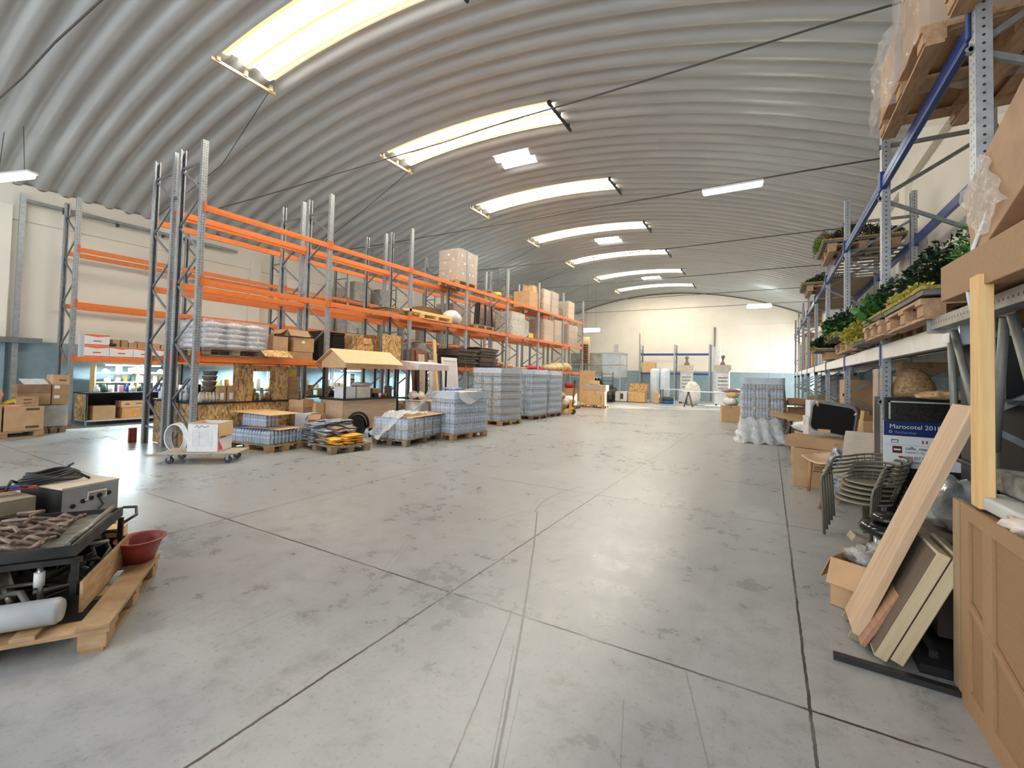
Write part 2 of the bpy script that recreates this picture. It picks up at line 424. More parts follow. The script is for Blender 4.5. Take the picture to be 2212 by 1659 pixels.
# rust along the bottom edges
edge = ramp(n, l, mth(n, l, 'ADD', sp.outputs[2], mth(n, l, 'MULTIPLY', noise(n, l, 12, geo.outputs['Position'], 4), 0.12)), [(0, (1, 1, 1)), (1, (0, 0, 0))])
zr = mth(n, l, 'LESS_THAN', mth(n, l, 'ADD', sp.outputs[2], mth(n, l, 'MULTIPLY', noise(n, l, 7, geo.outputs['Position'], 4), 0.10)), 6.03)
c = mixc(n, l, mth(n, l, 'MULTIPLY', zr, 0.8), c, (0.18, 0.08, 0.035))
l.new(c, p.inputs['Base Color']); p.inputs['Roughness'].default_value = 0.42; p.inputs['Metallic'].default_value = 0.35
SHEET = cm
SKY = [(4.67+4.47*i, 5.77+4.47*i) for i in range(7)]
VENT = [(11.1, 12.0), (20.0, 21.0), (29.0, 30.0)]
def prof(y):
    t = (y/0.4475) % 1.0
    w = 0.5-0.5*math.cos(2*PI*t)
    w = w*w*(3-2*w)
    k = ((y/0.895) % 1.0)
    bead = 0.018*max(0, 1-abs(k-0.5)*0.895/0.035)   # lap bead once per sheet
    k2 = ((y/0.895+0.25) % 1.0)
    bead2 = 0.008*max(0, 1-abs(k2-0.5)*0.895/0.03)
    return -0.10*w - bead - bead2
def arc(x): return CZ0 + math.sqrt(CR**2-(x-CX0)**2)
ys = []; y = YB
while y < YF+0.02: ys.append(y); y += 0.02797
NX = 44; xs = sorted([XL-0.08 + (XR-XL+0.16)*i/NX for i in range(NX+1)])
# snap columns to the skylight edges
def snap(v):
    i = min(range(len(xs)), key=lambda k: abs(xs[k]-v)); xs[i] = v
for v in (-9.55, -4.45, -7.25, -6.1): snap(v)
bm = bmesh.new(); grid = [[bm.verts.new((x, y, arc(x)+prof(y)+0.06)) for x in xs] for y in ys]
def inhole(x, y):
    for a, b_ in SKY:
        if a < y < b_ and -9.55 < x < -4.45: return True
    for a, b_ in VENT:
        if a < y < b_ and -7.25 < x < -6.1: return True
    return False
for j in range(len(ys)-1):
    for i in range(len(xs)-1):
        if inhole((xs[i]+xs[i+1])/2, (ys[j]+ys[j+1])/2): continue
        f = bm.faces.new((grid[j][i], grid[j][i+1], grid[j+1][i+1], grid[j+1][i])); f.smooth = True
for v in [v for v in bm.verts if not v.link_faces]: bm.verts.remove(v)
me = bpy.data.meshes.new('ceiling'); bm.to_mesh(me); bm.free(); me.materials.append(SHEET)
o = bpy.data.objects.new('ceiling', me); COL.objects.link(o); struct(o)

# translucent skylights: daylight glows through yellowed fibreglass
gm, n, l, p = nt('yellowed_fibreglass')
geo = n.new('ShaderNodeNewGeometry'); mp = n.new('ShaderNodeMapping'); mp.inputs['Scale'].default_value = (9, 1.2, 1); l.new(geo.outputs['Position'], mp.inputs['Vector'])
f = noise(n, l, 1.5, mp.outputs[0], 4, .7)
spy = n.new('ShaderNodeSeparateXYZ'); l.new(geo.outputs['Position'], spy.inputs[0])
fr = mth(n, l, 'FRACT', mth(n, l, 'DIVIDE', spy.outputs[1], 0.4475))
rib = ramp(n, l, fr, [(0.0, (1, 1, 1)), (0.36, (1, 1, 1)), (0.44, (0, 0, 0)), (0.56, (0, 0, 0)), (0.64, (1, 1, 1))])
tt = mth(n, l, 'MULTIPLY', mth(n, l, 'FRACT', mth(n, l, 'DIVIDE', mth(n, l, 'SUBTRACT', spy.outputs[1], 4.67), 4.47)), 4.47)
ed = mth(n, l, 'MULTIPLY', mth(n, l, 'GREATER_THAN', mth(n, l, 'ADD', tt, mth(n, l, 'MULTIPLY', f, .12)), 0.13), mth(n, l, 'LESS_THAN', mth(n, l, 'ADD', tt, mth(n, l, 'MULTIPLY', f, .12)), 1.07))
k_ = mth(n, l, 'MULTIPLY', mth(n, l, 'MULTIPLY', rib, ramp(n, l, f, [(0.40, (0.01, 0.01, 0.01)), (0.50, (1, 1, 1))])), ed)
c = ramp(n, l, k_, [(0.0, (1.0, 0.60, 0.22)), (0.08, (1.0, 0.84, 0.5)), (0.5, (1.0, 0.94, 0.82))])
p.inputs['Base Color'].default_value = (0.85, 0.75, 0.5, 1); l.new(c, p.inputs['Emission Color'])
l.new(mth(n, l, 'MULTIPLY_ADD', k_, 23.0, 0.85), p.inputs['Emission Strength'])
GLASS = gm
vm = plain('clear_roof_panel', (0.92, 0.97, 1.0), 0.4, emit=9.0, vary=0.02)
def panel(nm, x0, x1, y0, y1, mat, dz=0.0):
    bm = bmesh.new(); yy = [v for v in ys if y0 <= v <= y1]; yy = [y0-0.02] + yy + [y1+0.02]; xx = [x for x in xs if x0-1e-6 <= x <= x1+1e-6]
    g = [[bm.verts.new((x, y, arc(x)+prof(y)+0.065+dz)) for x in xx] for y in yy]
    for j in range(len(yy)-1):
        for i in range(len(xx)-1):
            f = bm.faces.new((g[j][i], g[j][i+1], g[j+1][i+1], g[j+1][i])); f.smooth = True
    me = bpy.data.meshes.new(nm); bm.to_mesh(me); bm.free(); me.materials.append(mat)
    o = bpy.data.objects.new(nm, me); COL.objects.link(o)
    return o
FRAME = wood('skylight_batten', (0.30, 0.22, 0.12), (0.62, 0.50, 0.30), (8, 1, 8))
w = 1
for a, b_ in SKY:
    o = struct(panel('window_%d' % w, -9.55, -4.45, a, b_, GLASS)); w += 1
    for x, s in ((-9.72, -1), (-4.40, 1)):
        q = MB(); z = arc(x)-0.10
        q.box((x, (a+b_)/2, z-0.03), (0.05, b_-a+0.25, 0.06))
        for yy in (a, (a+b_)/2, b_): q.box((x-0.02*s, yy, z+0.03), (0.07, 0.07, 0.12))
        q.obj('frame_batten', FRAME if s < 0 else DARKM, o)
for a, b_ in VENT:
    struct(panel('window_%d' % w, -7.25, -6.1, a, b_, vm)); w += 1
# opening cords of the skylights down to the left eaves
q = None
for i, (a, b_) in enumerate(SKY[:6]):
    if i in (0, 1, 3, 4):
        o = MB().tube([(-9.7, b_, arc(-9.7)-0.1), (-12.8, b_+0.6, 7.0), (-16.1, b_+0.5+0.5*i, 6.1)], 0.008, 5).obj('skylight_cord', CABLE)
        tag(o, ['thin dark cord from nearest skylight batten to left eaves', 'thin dark cord from second nearest skylight down to left eaves', '', 'thin dark cord from fourth skylight batten to the left eaves', 'thin dark cord from fifth skylight batten to the left eaves'][i], 'cord')
# tie rods
ROD = plain('tie_rod_steel', (0.10, 0.085, 0.07), 0.6, metal=0.3)
nm = ['nearest the camera', 'second from the camera', 'third one, carrying a lamp', 'fourth from the camera', 'fifth from the camera', 'sixth from the camera', 'nearest the far wall']
for i, y in enumerate((2.07, 6.62, 11.12, 15.75, 20.4, 25.0, 29.5)):
    pts = [(XL+.12, y, 5.98)] + [(XL+(XR-XL)*k/12, y+0.02*math.sin(k*2.1), 6.0-0.03*math.sin(PI*k/12)+0.006*math.sin(k*3.3)) for k in range(1, 12)] + [(XR-.12, y, 5.98)]
    tag(MB().tube(pts, 0.014 if i != 2 else 0.016, 6).obj('tie_rod', ROD), 'thin steel tie rod spanning the vault between both eaves, '+nm[i], 'tie rod')

# fluorescent tube lamps
TUBE = plain('lit_tube', (0.86, 1.0, 0.95), 0.3, emit=14.0, vary=0.01)
def tube_lamp(loc, L, rz, label, drop=0.0, wide=0.16):
    if drop: drop = arc(loc[0])-.04-loc[2]
    t = thing('tube_lamp', label, 'lamp', loc, rz, 'fluorescent lamps')
    MB().box((0, 0, 0.045), (L, wide, 0.05), bev=0.01).obj('housing', WHITE, t)
    MB().tube([(-L/2+0.02, 0, -0.01), (-L/2+0.06, 0, -0.01), (L/2-0.06, 0, -0.01), (L/2-0.02, 0, -0.01)], [wide*0.3, wide*0.42, wide*0.42, wide*0.3], 10).obj('tube', TUBE, t)
    if drop:
        q = MB()
        for s in (-1, 1): MB().tube([(s*L*0.3, 0, 0.07), (s*L*0.22, 0, drop)], 0.006, 5).obj('suspension_wire', CABLE, t)
        q.bm.free()
    return t
tube_lamp((-0.76, 11.12, 5.89), 1.25, 0.0, 'long lit tube lamp hung on the tie rod at upper right')
tube_lamp((-0.55, 29.5, 5.88), 1.3, 0.05, 'lit tube lamp high by the far wall, right of the hall', wide=0.3)
tube_lamp((-9.8, 27.0, 4.5), 1.15, 0.0, 'lit tube lamp hanging on two wires past the rack end, at the far wall', 1.6, wide=0.3)
tube_lamp((-14.4, 2.9, 5.62), 1.3, 0.3, 'lit tube lamp hanging at the left edge of the picture under the eaves', 1.1, wide=0.2)
tube_lamp((-12.6, 20.6, 4.9), 0.9, 0.3, 'lit tube lamp glimpsed between the orange beams of the middle racks', 1.6, wide=0.3)
tube_lamp((-13.3, 17.6, 4.4), 0.9, 0.3, 'lit tube lamp glimpsed above cartons in the middle racks', 2.0, wide=0.3)
# work lights along the left wall under the first beam (bright zone behind the shelves)
for i, y in enumerate((5.6, 9.2, 13.2, 17.4)):
    t = thing('batten_lamp', 'lit white batten lamp fixed under the wall rack beam, %s' % ['nearest the camera', 'second along', 'third along', 'farthest along'][i], 'lamp', (-15.35, y, 1.56), PI/2)
    MB().box((0, 0, 0.03), (1.3, 0.07, 0.04)).obj('housing', WHITE, t)
    a_ = area('lamp_light', (-15.35, y, 1.52), (0, 0, 0), 0.1, 1.3, 170, (0.72, 0.93, 1.0))
    MB().tube([(-0.62, 0, 0), (0.62, 0, 0)], 0.018, 8).obj('tube', plain('cool_lit_tube', (0.80, 0.97, 1.0), 0.3, emit=25.0, vary=0.01), t)
# conduit and switch box on the far wall, small camera heads
tag(MB().tube([(-3.42, YF-0.08, 0), (-3.42, YF-0.08, 5.3)], 0.05, 8).obj('downpipe', GALVB), 'grey vertical pipe on the far wall right of the blue rack', 'pipe')
tag(MB().tube([(-8.75, YF-0.06, 0.0), (-8.75, YF-0.06, 5.0)], 0.03, 8).obj('conduit', GALVB), 'thin grey conduit on the far wall left of the blue rack', 'conduit')
# ================================================================ RACKS
def upright_mesh(H, w=0.1, d=0.075, t=0.004):
    # C section, web on local +X, open towards -X, origin at the web centre on the ground
    o = w/2
    poly = [(0, -o), (0, o), (-d, o), (-d, o-0.022), (-d+t, o-0.022), (-d+t, o-t), (-t, o-t), (-t, -o+t), (-d+t, -o+t), (-d+t, -o+0.022), (-d, -o+0.022), (-d, -o)]
    b = MB(); b.prism(poly, 0.006, H)
    b.box((-d/2, 0, 0.003), (d+0.05, w+0.04, 0.006))
    return b
def brace_mb(x0, x1, H, y=0.0, pitch=0.56, top=0.38, start=0):
    b = MB(); z = H-top
    b.bar((x0, y, z), (x1, y, z), 0.03, 0.04)
    s = start
    z -= 0.015
    while z-pitch > 0.22:
        a, c = ((x0, x1) if s == 0 else (x1, x0))
        b.bar((a, y, z), (c, y, z-pitch), 0.028, 0.036)
        z -= pitch-0.004; s = 1-s
    b.bar((x0, y, z-.005), (x1, y, z-.005), 0.03, 0.04)
    return b
def rack(label, xa, xb, ys_, H, levels, beam_m, conn_m, bh=0.115, skip=(), up_m=None, group=None, face=1):
    """xa: aisle-side (right) post web face, xb: rear face"""
    t = thing('pallet_rack', label, 'rack', (0, 0, 0), 0, group)
    up = upright_mesh(H).obj('upright', up_m or GALV, t, (xa, ys_[0], 0))
    br = None
    for k, y in enumerate(ys_):
        for j, (x, rz) in enumerate(((xa, 0), (xb, PI))):
            if k or j:
                u = up.copy(); COL.objects.link(u); u.location = (x, y, 0); u.rotation_euler = (0, 0, rz)
        if br is None: br = brace_mb(xb+0.02, xa-0.02, H, 0).obj('bracing', GALVB, t, (0, y, 0))
        else:
            c_ = br.copy(); COL.objects.link(c_); c_.location = (0, y, 0)
    L = ys_[2]-ys_[1]-0.1
    bm_ = {}
    for li, z in enumerate(levels):
        for j, x in enumerate((xa, xb)):
            for k in range(len(ys_)-1):
                if (li, k) in skip: continue
                s = 1 if j == 0 else -1
                key = 'b'
                if key not in bm_:
                    q = MB(); q.box((0, 0, -bh/2), (0.045, L, bh), bev=0.004); q.box((0.0235, 0, -bh/2), (0.004, L-0.01, bh*0.28))
                    bo = q.obj('load_beam', beam_m, t)
                    co = []
                    for e in (-1, 1):
                        q = MB(); q.box((0.012, e*(L/2+0.0), -bh/2+0.02), (0.055, 0.012, 0.2)); q.box((0.036, e*(L/2+0.022), -bh/2+0.02), (0.01, 0.05, 0.2))
                        co.append(q.obj('beam_connector', conn_m, bo))
                    bm_[key] = (bo, co); first = True
                else:
                    o0, c0 = bm_[key]; bo = o0.copy(); COL.objects.link(bo)
                    for cc in c0: co = cc.copy(); COL.objects.link(co); co.parent = bo
                bo.location = (x-0.025*s, (ys_[k]+ys_[k+1])/2, z); bo.rotation_euler = (0, 0, 0 if j == 0 else PI)
                bo.scale = (1, (ys_[k+1]-ys_[k]-0.1)/L, 1)
    return t
YS = [4.22+2.78*k for k in range(8)]
RA = rack('orange and galvanised pallet rack along the main aisle', -9.05, -9.93, YS, 5.75, (1.77, 3.18, 4.56), ORANGE, ORANGED, group='orange pallet racks')
RB = rack('orange pallet rack standing back to back behind the aisle rack', -10.10, -10.98, YS, 5.75, (1.77, 3.18, 4.56), ORANGE, ORANGED, group='orange pallet racks')
sp0 = None
for y in YS[:4]:
    for z in (4.85, 3.4):
        q = MB().box((-10.015, y, z), (0.17, 0.03, 0.05)).obj('row_spacer', GALVB, RB)
RC = rack('orange pallet rack standing against the left wall', -15.06, -15.93, YS, 5.75, (1.75, 3.12, 4.50), ORANGE, ORANGED, group='orange pallet racks')
YR = [3.66]+[6.22+2.78*k for k in range(8)]
RR = rack('long blue-beamed pallet rack along the right wall', 1.05, 1.95, YR, 4.53, (3.80,), BLUE, BLUE, bh=0.12, skip=())
# right rack webs must face the aisle: flip front/rear faces
for c_ in list(RR.children):
    if c_.name.startswith('upright'):
        if abs(c_.location.x-1.05) < 1e-3: c_.rotation_euler = (0, 0, PI)
        else: c_.rotation_euler = (0, 0, 0)
    if c_.name.startswith('load_beam'):
        if c_.location.x < 1.5: c_.location.x = 1.05+0.025; c_.rotation_euler = (0, 0, PI)
        else: c_.location.x = 1.95-0.025; c_.rotation_euler = (0, 0, 0)
# galvanised edge beams of its first level
EDGE = plain('bright_zinc_edge', (0.78, 0.79, 0.82), 0.22, metal=0.55, vary=0.05)
first = None
for k in range(1, 8):
    for x, rz in ((1.05+0.03, PI), (1.95-0.03, 0)):
        if first is None:
            q = MB(); q.box((0, 0, -0.08), (0.06, 2.7, 0.155), bev=0.006)
            first = q.obj('edge_beam', EDGE, RR)
            for e in (-1, 1): MB().box((0.028, e*1.36, -0.11), (0.02, 0.06, 0.24)).box((0.0, e*1.345, -0.11), (0.05, 0.01, 0.24)).obj('beam_connector', BLUE, first)
            o = first
        else:
            o = first.copy(); COL.objects.link(o)
            for cc in list(first.children): c_ = cc.copy(); COL.objects.link(c_); c_.parent = o
        o.location = (x, YR[k]+1.39, 1.97); o.rotation_euler = (0, 0, rz)
# decks of the right rack
DECK = plain('deck_board', (0.20, 0.17, 0.14), 0.8, vary=0.2)
for k in range(1, 7):
    MB().box((1.5, YR[k]+1.39, 1.985), (0.78, 2.66, 0.024)).obj('deck', DECK, RR)
# blue rack against the far wall
YW = 34.45
t = thing('pallet_rack', 'two-bay blue-beamed rack against the far wall', 'rack', (0, 0, 0))
up = None
for x in (-8.35, -5.9, -3.6):
    for y, rz in ((YW-0.9, -PI/2), (YW, PI/2)):
        if up is None: up = upright_mesh(4.0).obj('upright', GALV, t, (x, y, 0), rz)
        else:
            u = up.copy(); COL.objects.link(u); u.location = (x, y, 0); u.rotation_euler = (0, 0, rz)
    b = brace_mb(-0.85, -0.03, 4.0)
    b.obj('bracing', GALVB, t, (x, YW, 0), PI/2)
for z in (3.35, 1.95):
    for x0, x1 in ((-8.3, -5.95), (-5.85, -3.65)):
        for y in (YW-0.88, YW-0.02):
            MB().bx(x0, x1, y-0.025, y+0.025, z-0.11, z).obj('load_beam', BLUE, t)
# ================================================================ GENERIC GOODS
def carton(label, x, y, z, dx, dy, h, rz=0, group=None, mat=None, openf=0, tape=True, sticker=None, mark=None, rot=None, name='carton', cat='carton', th=0.006):
    """corrugated carton; openf>0 = flaps opened by that angle"""
    mat = mat or CARD
    t = thing(name, label, cat, (x, y, z), rz, group, rot=rot)
    if not openf:
        MB().box((0, 0, h/2), (dx, dy, h), bev=0.004).obj('box_body', mat, t)
        if tape:
            q = MB(); q.box((0, 0, h+0.0006), (0.05, dy*0.998, 0.0012))
            for s in (-1, 1): q.box((0, s*(dy/2+0.0006), h-0.035), (0.05, 0.0012, 0.07))
            q.obj('packing_tape', TAPE, t)
    else:
        q = MB()
        q.box((0, 0, th/2), (dx, dy, th))
        for s in (-1, 1):
            q.box((s*(dx/2-th/2), 0, h/2), (th, dy, h)); q.box((0, s*(dy/2-th/2), h/2), (dx-2*th, th, h))
        q.obj('box_body', mat, t)
        fl = min(dx, dy)*0.48
        rd = random.Random(int(abs(x*991+y*77)))
        for s in (-1, 1):
            a = openf*rd.uniform(.75, 1.2)
            MB().box((s*fl/2, 0, 0), (fl, dy*0.98, th)).obj('flap', mat, t, (s*dx/2, 0, h), (0, s*a*1.0, 0))
            a = openf*rd.uniform(.75, 1.2)
            MB().box((0, s*fl/2, 0), (dx*0.98, fl, th)).obj('flap', mat, t, (0, s*dy/2, h), (-s*a, 0, 0))
    if sticker:
        for (sx, sz, w, hh, face) in sticker:
            q = MB()
            if face == 'y': q.box((sx, -dy/2-0.0012, sz), (w, 0.0016, hh))
            else: q.box((dx/2+0.0012, sx, sz), (0.0016, w, hh))
            q.obj('sticker', WHITE, t)
    if mark:
        q = MB()
        for (sx, sz, w, hh, face) in mark:
            if face == 'y': q.box((sx, -dy/2-0.001, sz), (w, 0.0016, hh))
            elif face == '-x': q.box((-dx/2-0.001, sx, sz), (0.0016, w, hh))
            else: q.box((dx/2+0.001, sx, sz), (0.0016, w, hh))
        q.obj('printed_mark', plain('carton_print', (0.13, 0.075, 0.04), 0.8), t)
    return t

_pal = {}
def pallet(label, x, y, z=0, rz=0, mat=None, L=1.2, W=0.8, group='wooden pallets'):
    """L along local x"""
    mat = mat or PALW
    key = (mat.name, L, W)
    if key in _pal:
        return copy_tree(_pal[key], (x, y, z), rz, label, group)
    t = thing('wooden_pallet', label, 'pallet', (x, y, z), rz, group)
    nb = 5
    bw = 0.145; ys_ = [-W/2+bw/2 + i*(W-bw)/(nb-1) for i in range(nb)]
    for i, yy in enumerate(ys_): MB().box((0, yy, 0.133), (L, bw if i in (0, 2, 4) else 0.1, 0.022), bev=0.002).obj('deck_board', mat, t)
    for xx in (-L/2+0.07, 0, L/2-0.07):
        MB().box((xx, 0, 0.111), (0.14, W, 0.022)).obj('stringer_board', mat, t)
        for yy in (ys_[0], 0, ys_[-1]): MB().box((xx, yy, 0.061), (0.14, 0.12, 0.078)).obj('block', mat, t)
    for yy in (ys_[0], 0, ys_[-1]): MB().box((0, yy, 0.011), (L, 0.1, 0.022)).obj('bottom_board', mat, t)
    _pal[key] = t
    return t

# bottled water
BOT = plain('water_bottle_plastic', (0.66, 0.78, 0.92), 0.08, trans=0.30, vary=0.03)
LAB = plain('bottle_label', (0.60, 0.70, 0.92), 0.4, vary=0.02)
CAP = plain('blue_bottle_cap', (0.10, 0.24, 0.62), 0.35)
SHRINK = plain('shrink_film', (0.80, 0.86, 0.92), 0.10, alpha=0.16, vary=0.03)
def bottle_into(q, x, y, z, r, h, n=8):
    k = h/0.26
    q.lathe([(r*.85, 0), (r, .012*k), (r*.93, .05*k), (r, .09*k), (r, .10*k)], (x, y, z), n, 0)
    q.lathe([(r*1.01, .10*k), (r*1.01, .15*k)], (x, y, z), n, 1)
    q.lathe([(r, .15*k), (r*.94, .175*k), (r, .195*k), (r*.75, .222*k), (r*.36, .24*k)], (x, y, z), n, 0)
    q.lathe([(r*.42, .24*k), (r*.42, .26*k)], (x, y, z), n, 2)
def bottle_pack_mesh(nx=4, ny=2, r=0.034, h=0.24):
    q = MB()
    for i in range(nx):
        for j in range(ny): bottle_into(q, (i-(nx-1)/2)*2*r*1.03, (j-(ny-1)/2)*2*r*1.03, 0, r, h)
    return q
_bp = {}
def film_box(q, dx, dy, z0, z1, seed=1, amp=0.012, nz=10, nu=10, taper=0.0, mi=0):
    """wrinkled film around a load (open bottom)"""
    rd = random.Random(seed); rs = []
    per = []
    for i in range(nu): per.append((-dx/2+dx*i/nu, -dy/2, 0, -1))
    for i in range(nu): per.append((dx/2, -dy/2+dy*i/nu, 1, 0))
    for i in range(nu): per.append((dx/2-dx*i/nu, dy/2, 0, 1))
    for i in range(nu): per.append((-dx/2, dy/2-dy*i/nu, -1, 0))
    for k in range(nz+1):
        z = z0+(z1-z0)*k/nz; s = 1+taper*(1-k/nz)
        rs.append([(a*s+nx_*rd.uniform(0, amp), b*s+ny_*rd.uniform(0, amp), z+rd.uniform(-.3, .3)*amp) for a, b, nx_, ny_ in per])
    q.rings(rs, mi=mi, caps=False, smooth=True)
    q.rings([[(a, b, z1) for a, b, _, _ in per], [(a*.5, b*.5, z1+0.004) for a, b, _, _ in per]], mi=mi, caps=False)
    return q
def water_load(label, x, y, rz, L, W, layers, lh=0.24, sheets=None, seed=1, skirt=0.0, film=True, z0=0.144, group=None, top_fill=False, film_mat=None):
    t = thing('wrapped_water_load', label, 'wrapped load', (x, y, z0), rz, group)
    r = 0.034; pw, pd = 8*r*1.03, 4*r*1.03
    nL = max(1, int(L/pw)); nW = max(1, int(W/pd))
    src = None
    for k in range(layers):
        for i in range(nL):
            for j in range(nW):
                edge = i in (0, nL-1) or j in (0, nW-1)
                if not edge and not (top_fill and k == layers-1): continue
                loc = ((i-(nL-1)/2)*(L-pw)/(max(1, nL-1)), (j-(nW-1)/2)*(W-pd)/(max(1, nW-1)), k*lh+0.003)
                if lh not in _bp: _bp[lh] = bottle_pack_mesh(h=lh-0.006).obj('bottle_pack', [BOT, LAB, CAP], t, loc)
                else:
                    o = _bp[lh].copy(); COL.objects.link(o); o.location = loc; o.parent = t
        if k and (sheets is None or k in sheets):
            MB().box((0, 0, k*lh), (L*1.035, W*1.035, 0.012)).obj('slip_sheet', CARDL, t)
    # put the dark core so that nothing shows through the ring of packs
    if layers >= 4:
        film_box(MB(), L+0.035, W+0.035, layers*lh-0.15, layers*lh+0.012, seed+50, amp=.008, nz=3).obj('top_cover', plain('pale_blue_top_film', (.72, .80, .90), .2, alpha=.72, vary=.06), t)
    if film:
        film_box(MB(), L+0.02, W+0.02, 0.0, layers*lh+0.008, seed, taper=skirt).obj('stretch_wrap', film_mat or FILM, t)
    return t
# ================================================================ LEFT AISLE: goods on the floor
# -- dolly with a worn white carton
t = thing('dolly', 'low wooden dolly on castors carrying the white open carton', 'dolly', (-8.13, 3.98, 0), math.radians(42))
MB().box((0, 0, 0.165), (1.15, 0.55, 0.02), rot=(0.0, 0.0, 0), bev=0.004).obj('platform', plain('grey_board', (0.42, 0.36, 0.28), 0.8), t)
for sx in (-.42, .42):
    for sy in (-.2, .2):
        q = MB(); q.box((sx, sy, 0.145), (0.08, 0.07, 0.02)); q.box((sx, sy-0.028, 0.1), (0.04, 0.006, 0.09)); q.box((sx, sy+0.028, 0.1), (0.04, 0.006, 0.09))
        f = q.obj('castor_fork', GALVB, t)
        MB().rings([[(sx+0.055*math.cos(a), sy+yy, 0.056+0.055*math.sin(a)) for a in [2*PI*k/14 for k in range(14)]] for yy in (-.02, .02)]).obj('wheel', BLACK, f)
t = carton('white printed carton with open brown flaps standing on the dolly', -8.12, 4.05, 0.176, 0.46, 0.46, 0.47, math.radians(36), mat=plain('white_carton', (0.74, 0.73, 0.72), 0.7, vary=0.05), openf=1.9)
for c_ in t.children:
    if c_.name.startswith('flap'): c_.data.materials[0] = CARDL
q = MB()
for i in range(10): q.box((0, -0.2315, 0.1+i*0.027), (0.30, 0.001, 0.002))
for xx in (-.15, -.05, .15): q.box((xx, -0.2315, 0.22), (0.002, 0.001, 0.245))
q.obj('printed_table', plain('grey_print', (0.30, 0.31, 0.40), 0.8), t)
PINK = plain('red_pink_print', (0.72, 0.07, 0.13), 0.7)
MB().box((0.2315, -0.06, 0.30), (0.001, 0.16, 0.17)).obj('pink_print', PINK, t)
MB().prism([(-.2, .02), (-.05, .02), (-.2, .2)], 0.2310, 0.2325, 'x').obj('pink_print', PINK, t)
MB().tube([(-0.12, -0.233, 0.40), (-0.09, -0.233, 0.435), (-0.06, -0.233, 0.39), (-0.02, -0.233, 0.43), (0.02, -0.233, 0.40), (0.09, -0.233, 0.425)], 0.004, 5).obj('handwriting', plain('blue_ink', (0.03, 0.05, 0.3), 0.6), t)
# -- pallet of water, loose six packs
pallet('wooden pallet under the half empty stock of clear water bottles behind the dolly', -8.60, 5.30, 0, math.radians(6))
R6 = 0.036
six = None
def sixpack(x, y, z, rz, label, group):
    global six
    if six is None:
        t = thing('bottle_pack', label, 'bottle pack', (x, y, z), rz, group)
        b0 = None
        for i in range(3):
            for j in range(2):
                loc = ((i-1)*2*R6*1.02, (j-.5)*2*R6*1.02, 0.002)
                if b0 is None:
                    q = MB(); bottle_into(q, 0, 0, 0, R6, 0.265, 10); b0 = q.obj('bottle', [BOT, LAB, CAP], t, loc)
                else:
                    b = b0.copy(); COL.objects.link(b); b.location = loc
        MB().box((0, 0, 0.11), (6*R6*1.03, 4*R6*1.03, 0.19), bev=0.012).obj('shrink_wrap', SHRINK, t)
        six = t
        return t
    return copy_tree(six, (x, y, z), rz, label, group)
ca, sa = math.cos(math.radians(6)), math.sin(math.radians(6))
def P1(u, v): return (-8.60+u*ca-v*sa, 5.30+u*sa+v*ca)
for i in range(5):
    for j in range(5):
        x, y = P1(-0.465+i*0.232, -0.32+j*0.16)
        sixpack(x, y, 0.146, math.radians(6), 'clear water six pack in the bottom layer, %s column from left, %s row back' % (ORD[i], ORD[j]), 'six packs in the bottom layer')
t_ = MB().box((0, 0, 0), (0.95, 0.55, 0.006)).obj('cardboard_sheet', CARDL, None, (*P1(0.22, -0.02), 0.422), (0.0, 0.0, 0.16)); tag(t_, 'tan cardboard sheet lying between the two layers of water bottles', 'cardboard sheet')
for i in range(3):
    for j in range(2):
        x, y = P1(-0.36+i*0.225, -0.1+j*0.155)
        sixpack(x, y, 0.428, math.radians(6), 'clear water six pack in the small upper stack, %s from left, %s row' % (ORD[i], ORD[j]), 'six packs in the upper stack')
t_ = MB().box((0, 0, 0), (1.15, 0.7, 0.006)).obj('cardboard_sheet', CARDL, None, (*P1(0.0, 0.0), 0.70), (0.0, 0.02, 0.1)); tag(t_, 'tan cardboard sheet capping the small upper stack of water bottles', 'cardboard sheet')
# -- pallet of snack bags
pallet('weathered pallet under the slumped heap of silver and yellow bags', -7.52, 6.05, 0, math.radians(-9), PALD, L=1.25, W=0.85)
BAGM = plain('silver_foil_bag', (0.40, 0.42, 0.46), 0.30, metal=0.35, vary=0.35, scale=16, rnd=0.5)
BAGC = plain('brown_printed_bag', (0.42, 0.28, 0.19), 0.35, vary=0.35, scale=20, rnd=0.3)
BAGY = plain('yellow_bag', (0.90, 0.46, 0.05), 0.4, vary=0.15, scale=12, rnd=0.2)
rd = random.Random(5)
def pillow(seed, lx=0.30, ly=0.22, th=0.045):
    q = MB(); r2 = random.Random(seed); nx, ny = 9, 7
    ph = [r2.uniform(0, 6) for _ in range(4)]
    def h(i, j): return (math.sin(PI*i/nx)**.5)*(math.sin(PI*j/ny)**.6)*th*.5*(1+.3*math.sin(i*2.1+ph[0])*math.cos(j*2.4+ph[1]))
    for s in (1, -1):
        g = [[q.bm.verts.new((lx*(i/nx-.5)*(1+.04*math.sin(j+ph[2])), ly*(j/ny-.5)*(1+.05*math.sin(i+ph[3])), s*h(i, j)+0.004*s)) for j in range(ny+1)] for i in range(nx+1)]
        for i in range(nx):
            for j in range(ny): q.bm.faces.new((g[i][j], g[i+1][j], g[i+1][j+1], g[i][j+1])).smooth = True
    bmesh.ops.remove_doubles(q.bm, verts=q.bm.verts, dist=0.009)
    return q
def P2(u, v):
    c_, s_ = math.cos(math.radians(-9)), math.sin(math.radians(-9))
    return (-7.52+u*c_-v*s_, 6.05+u*s_+v*c_)
bag_src = {}
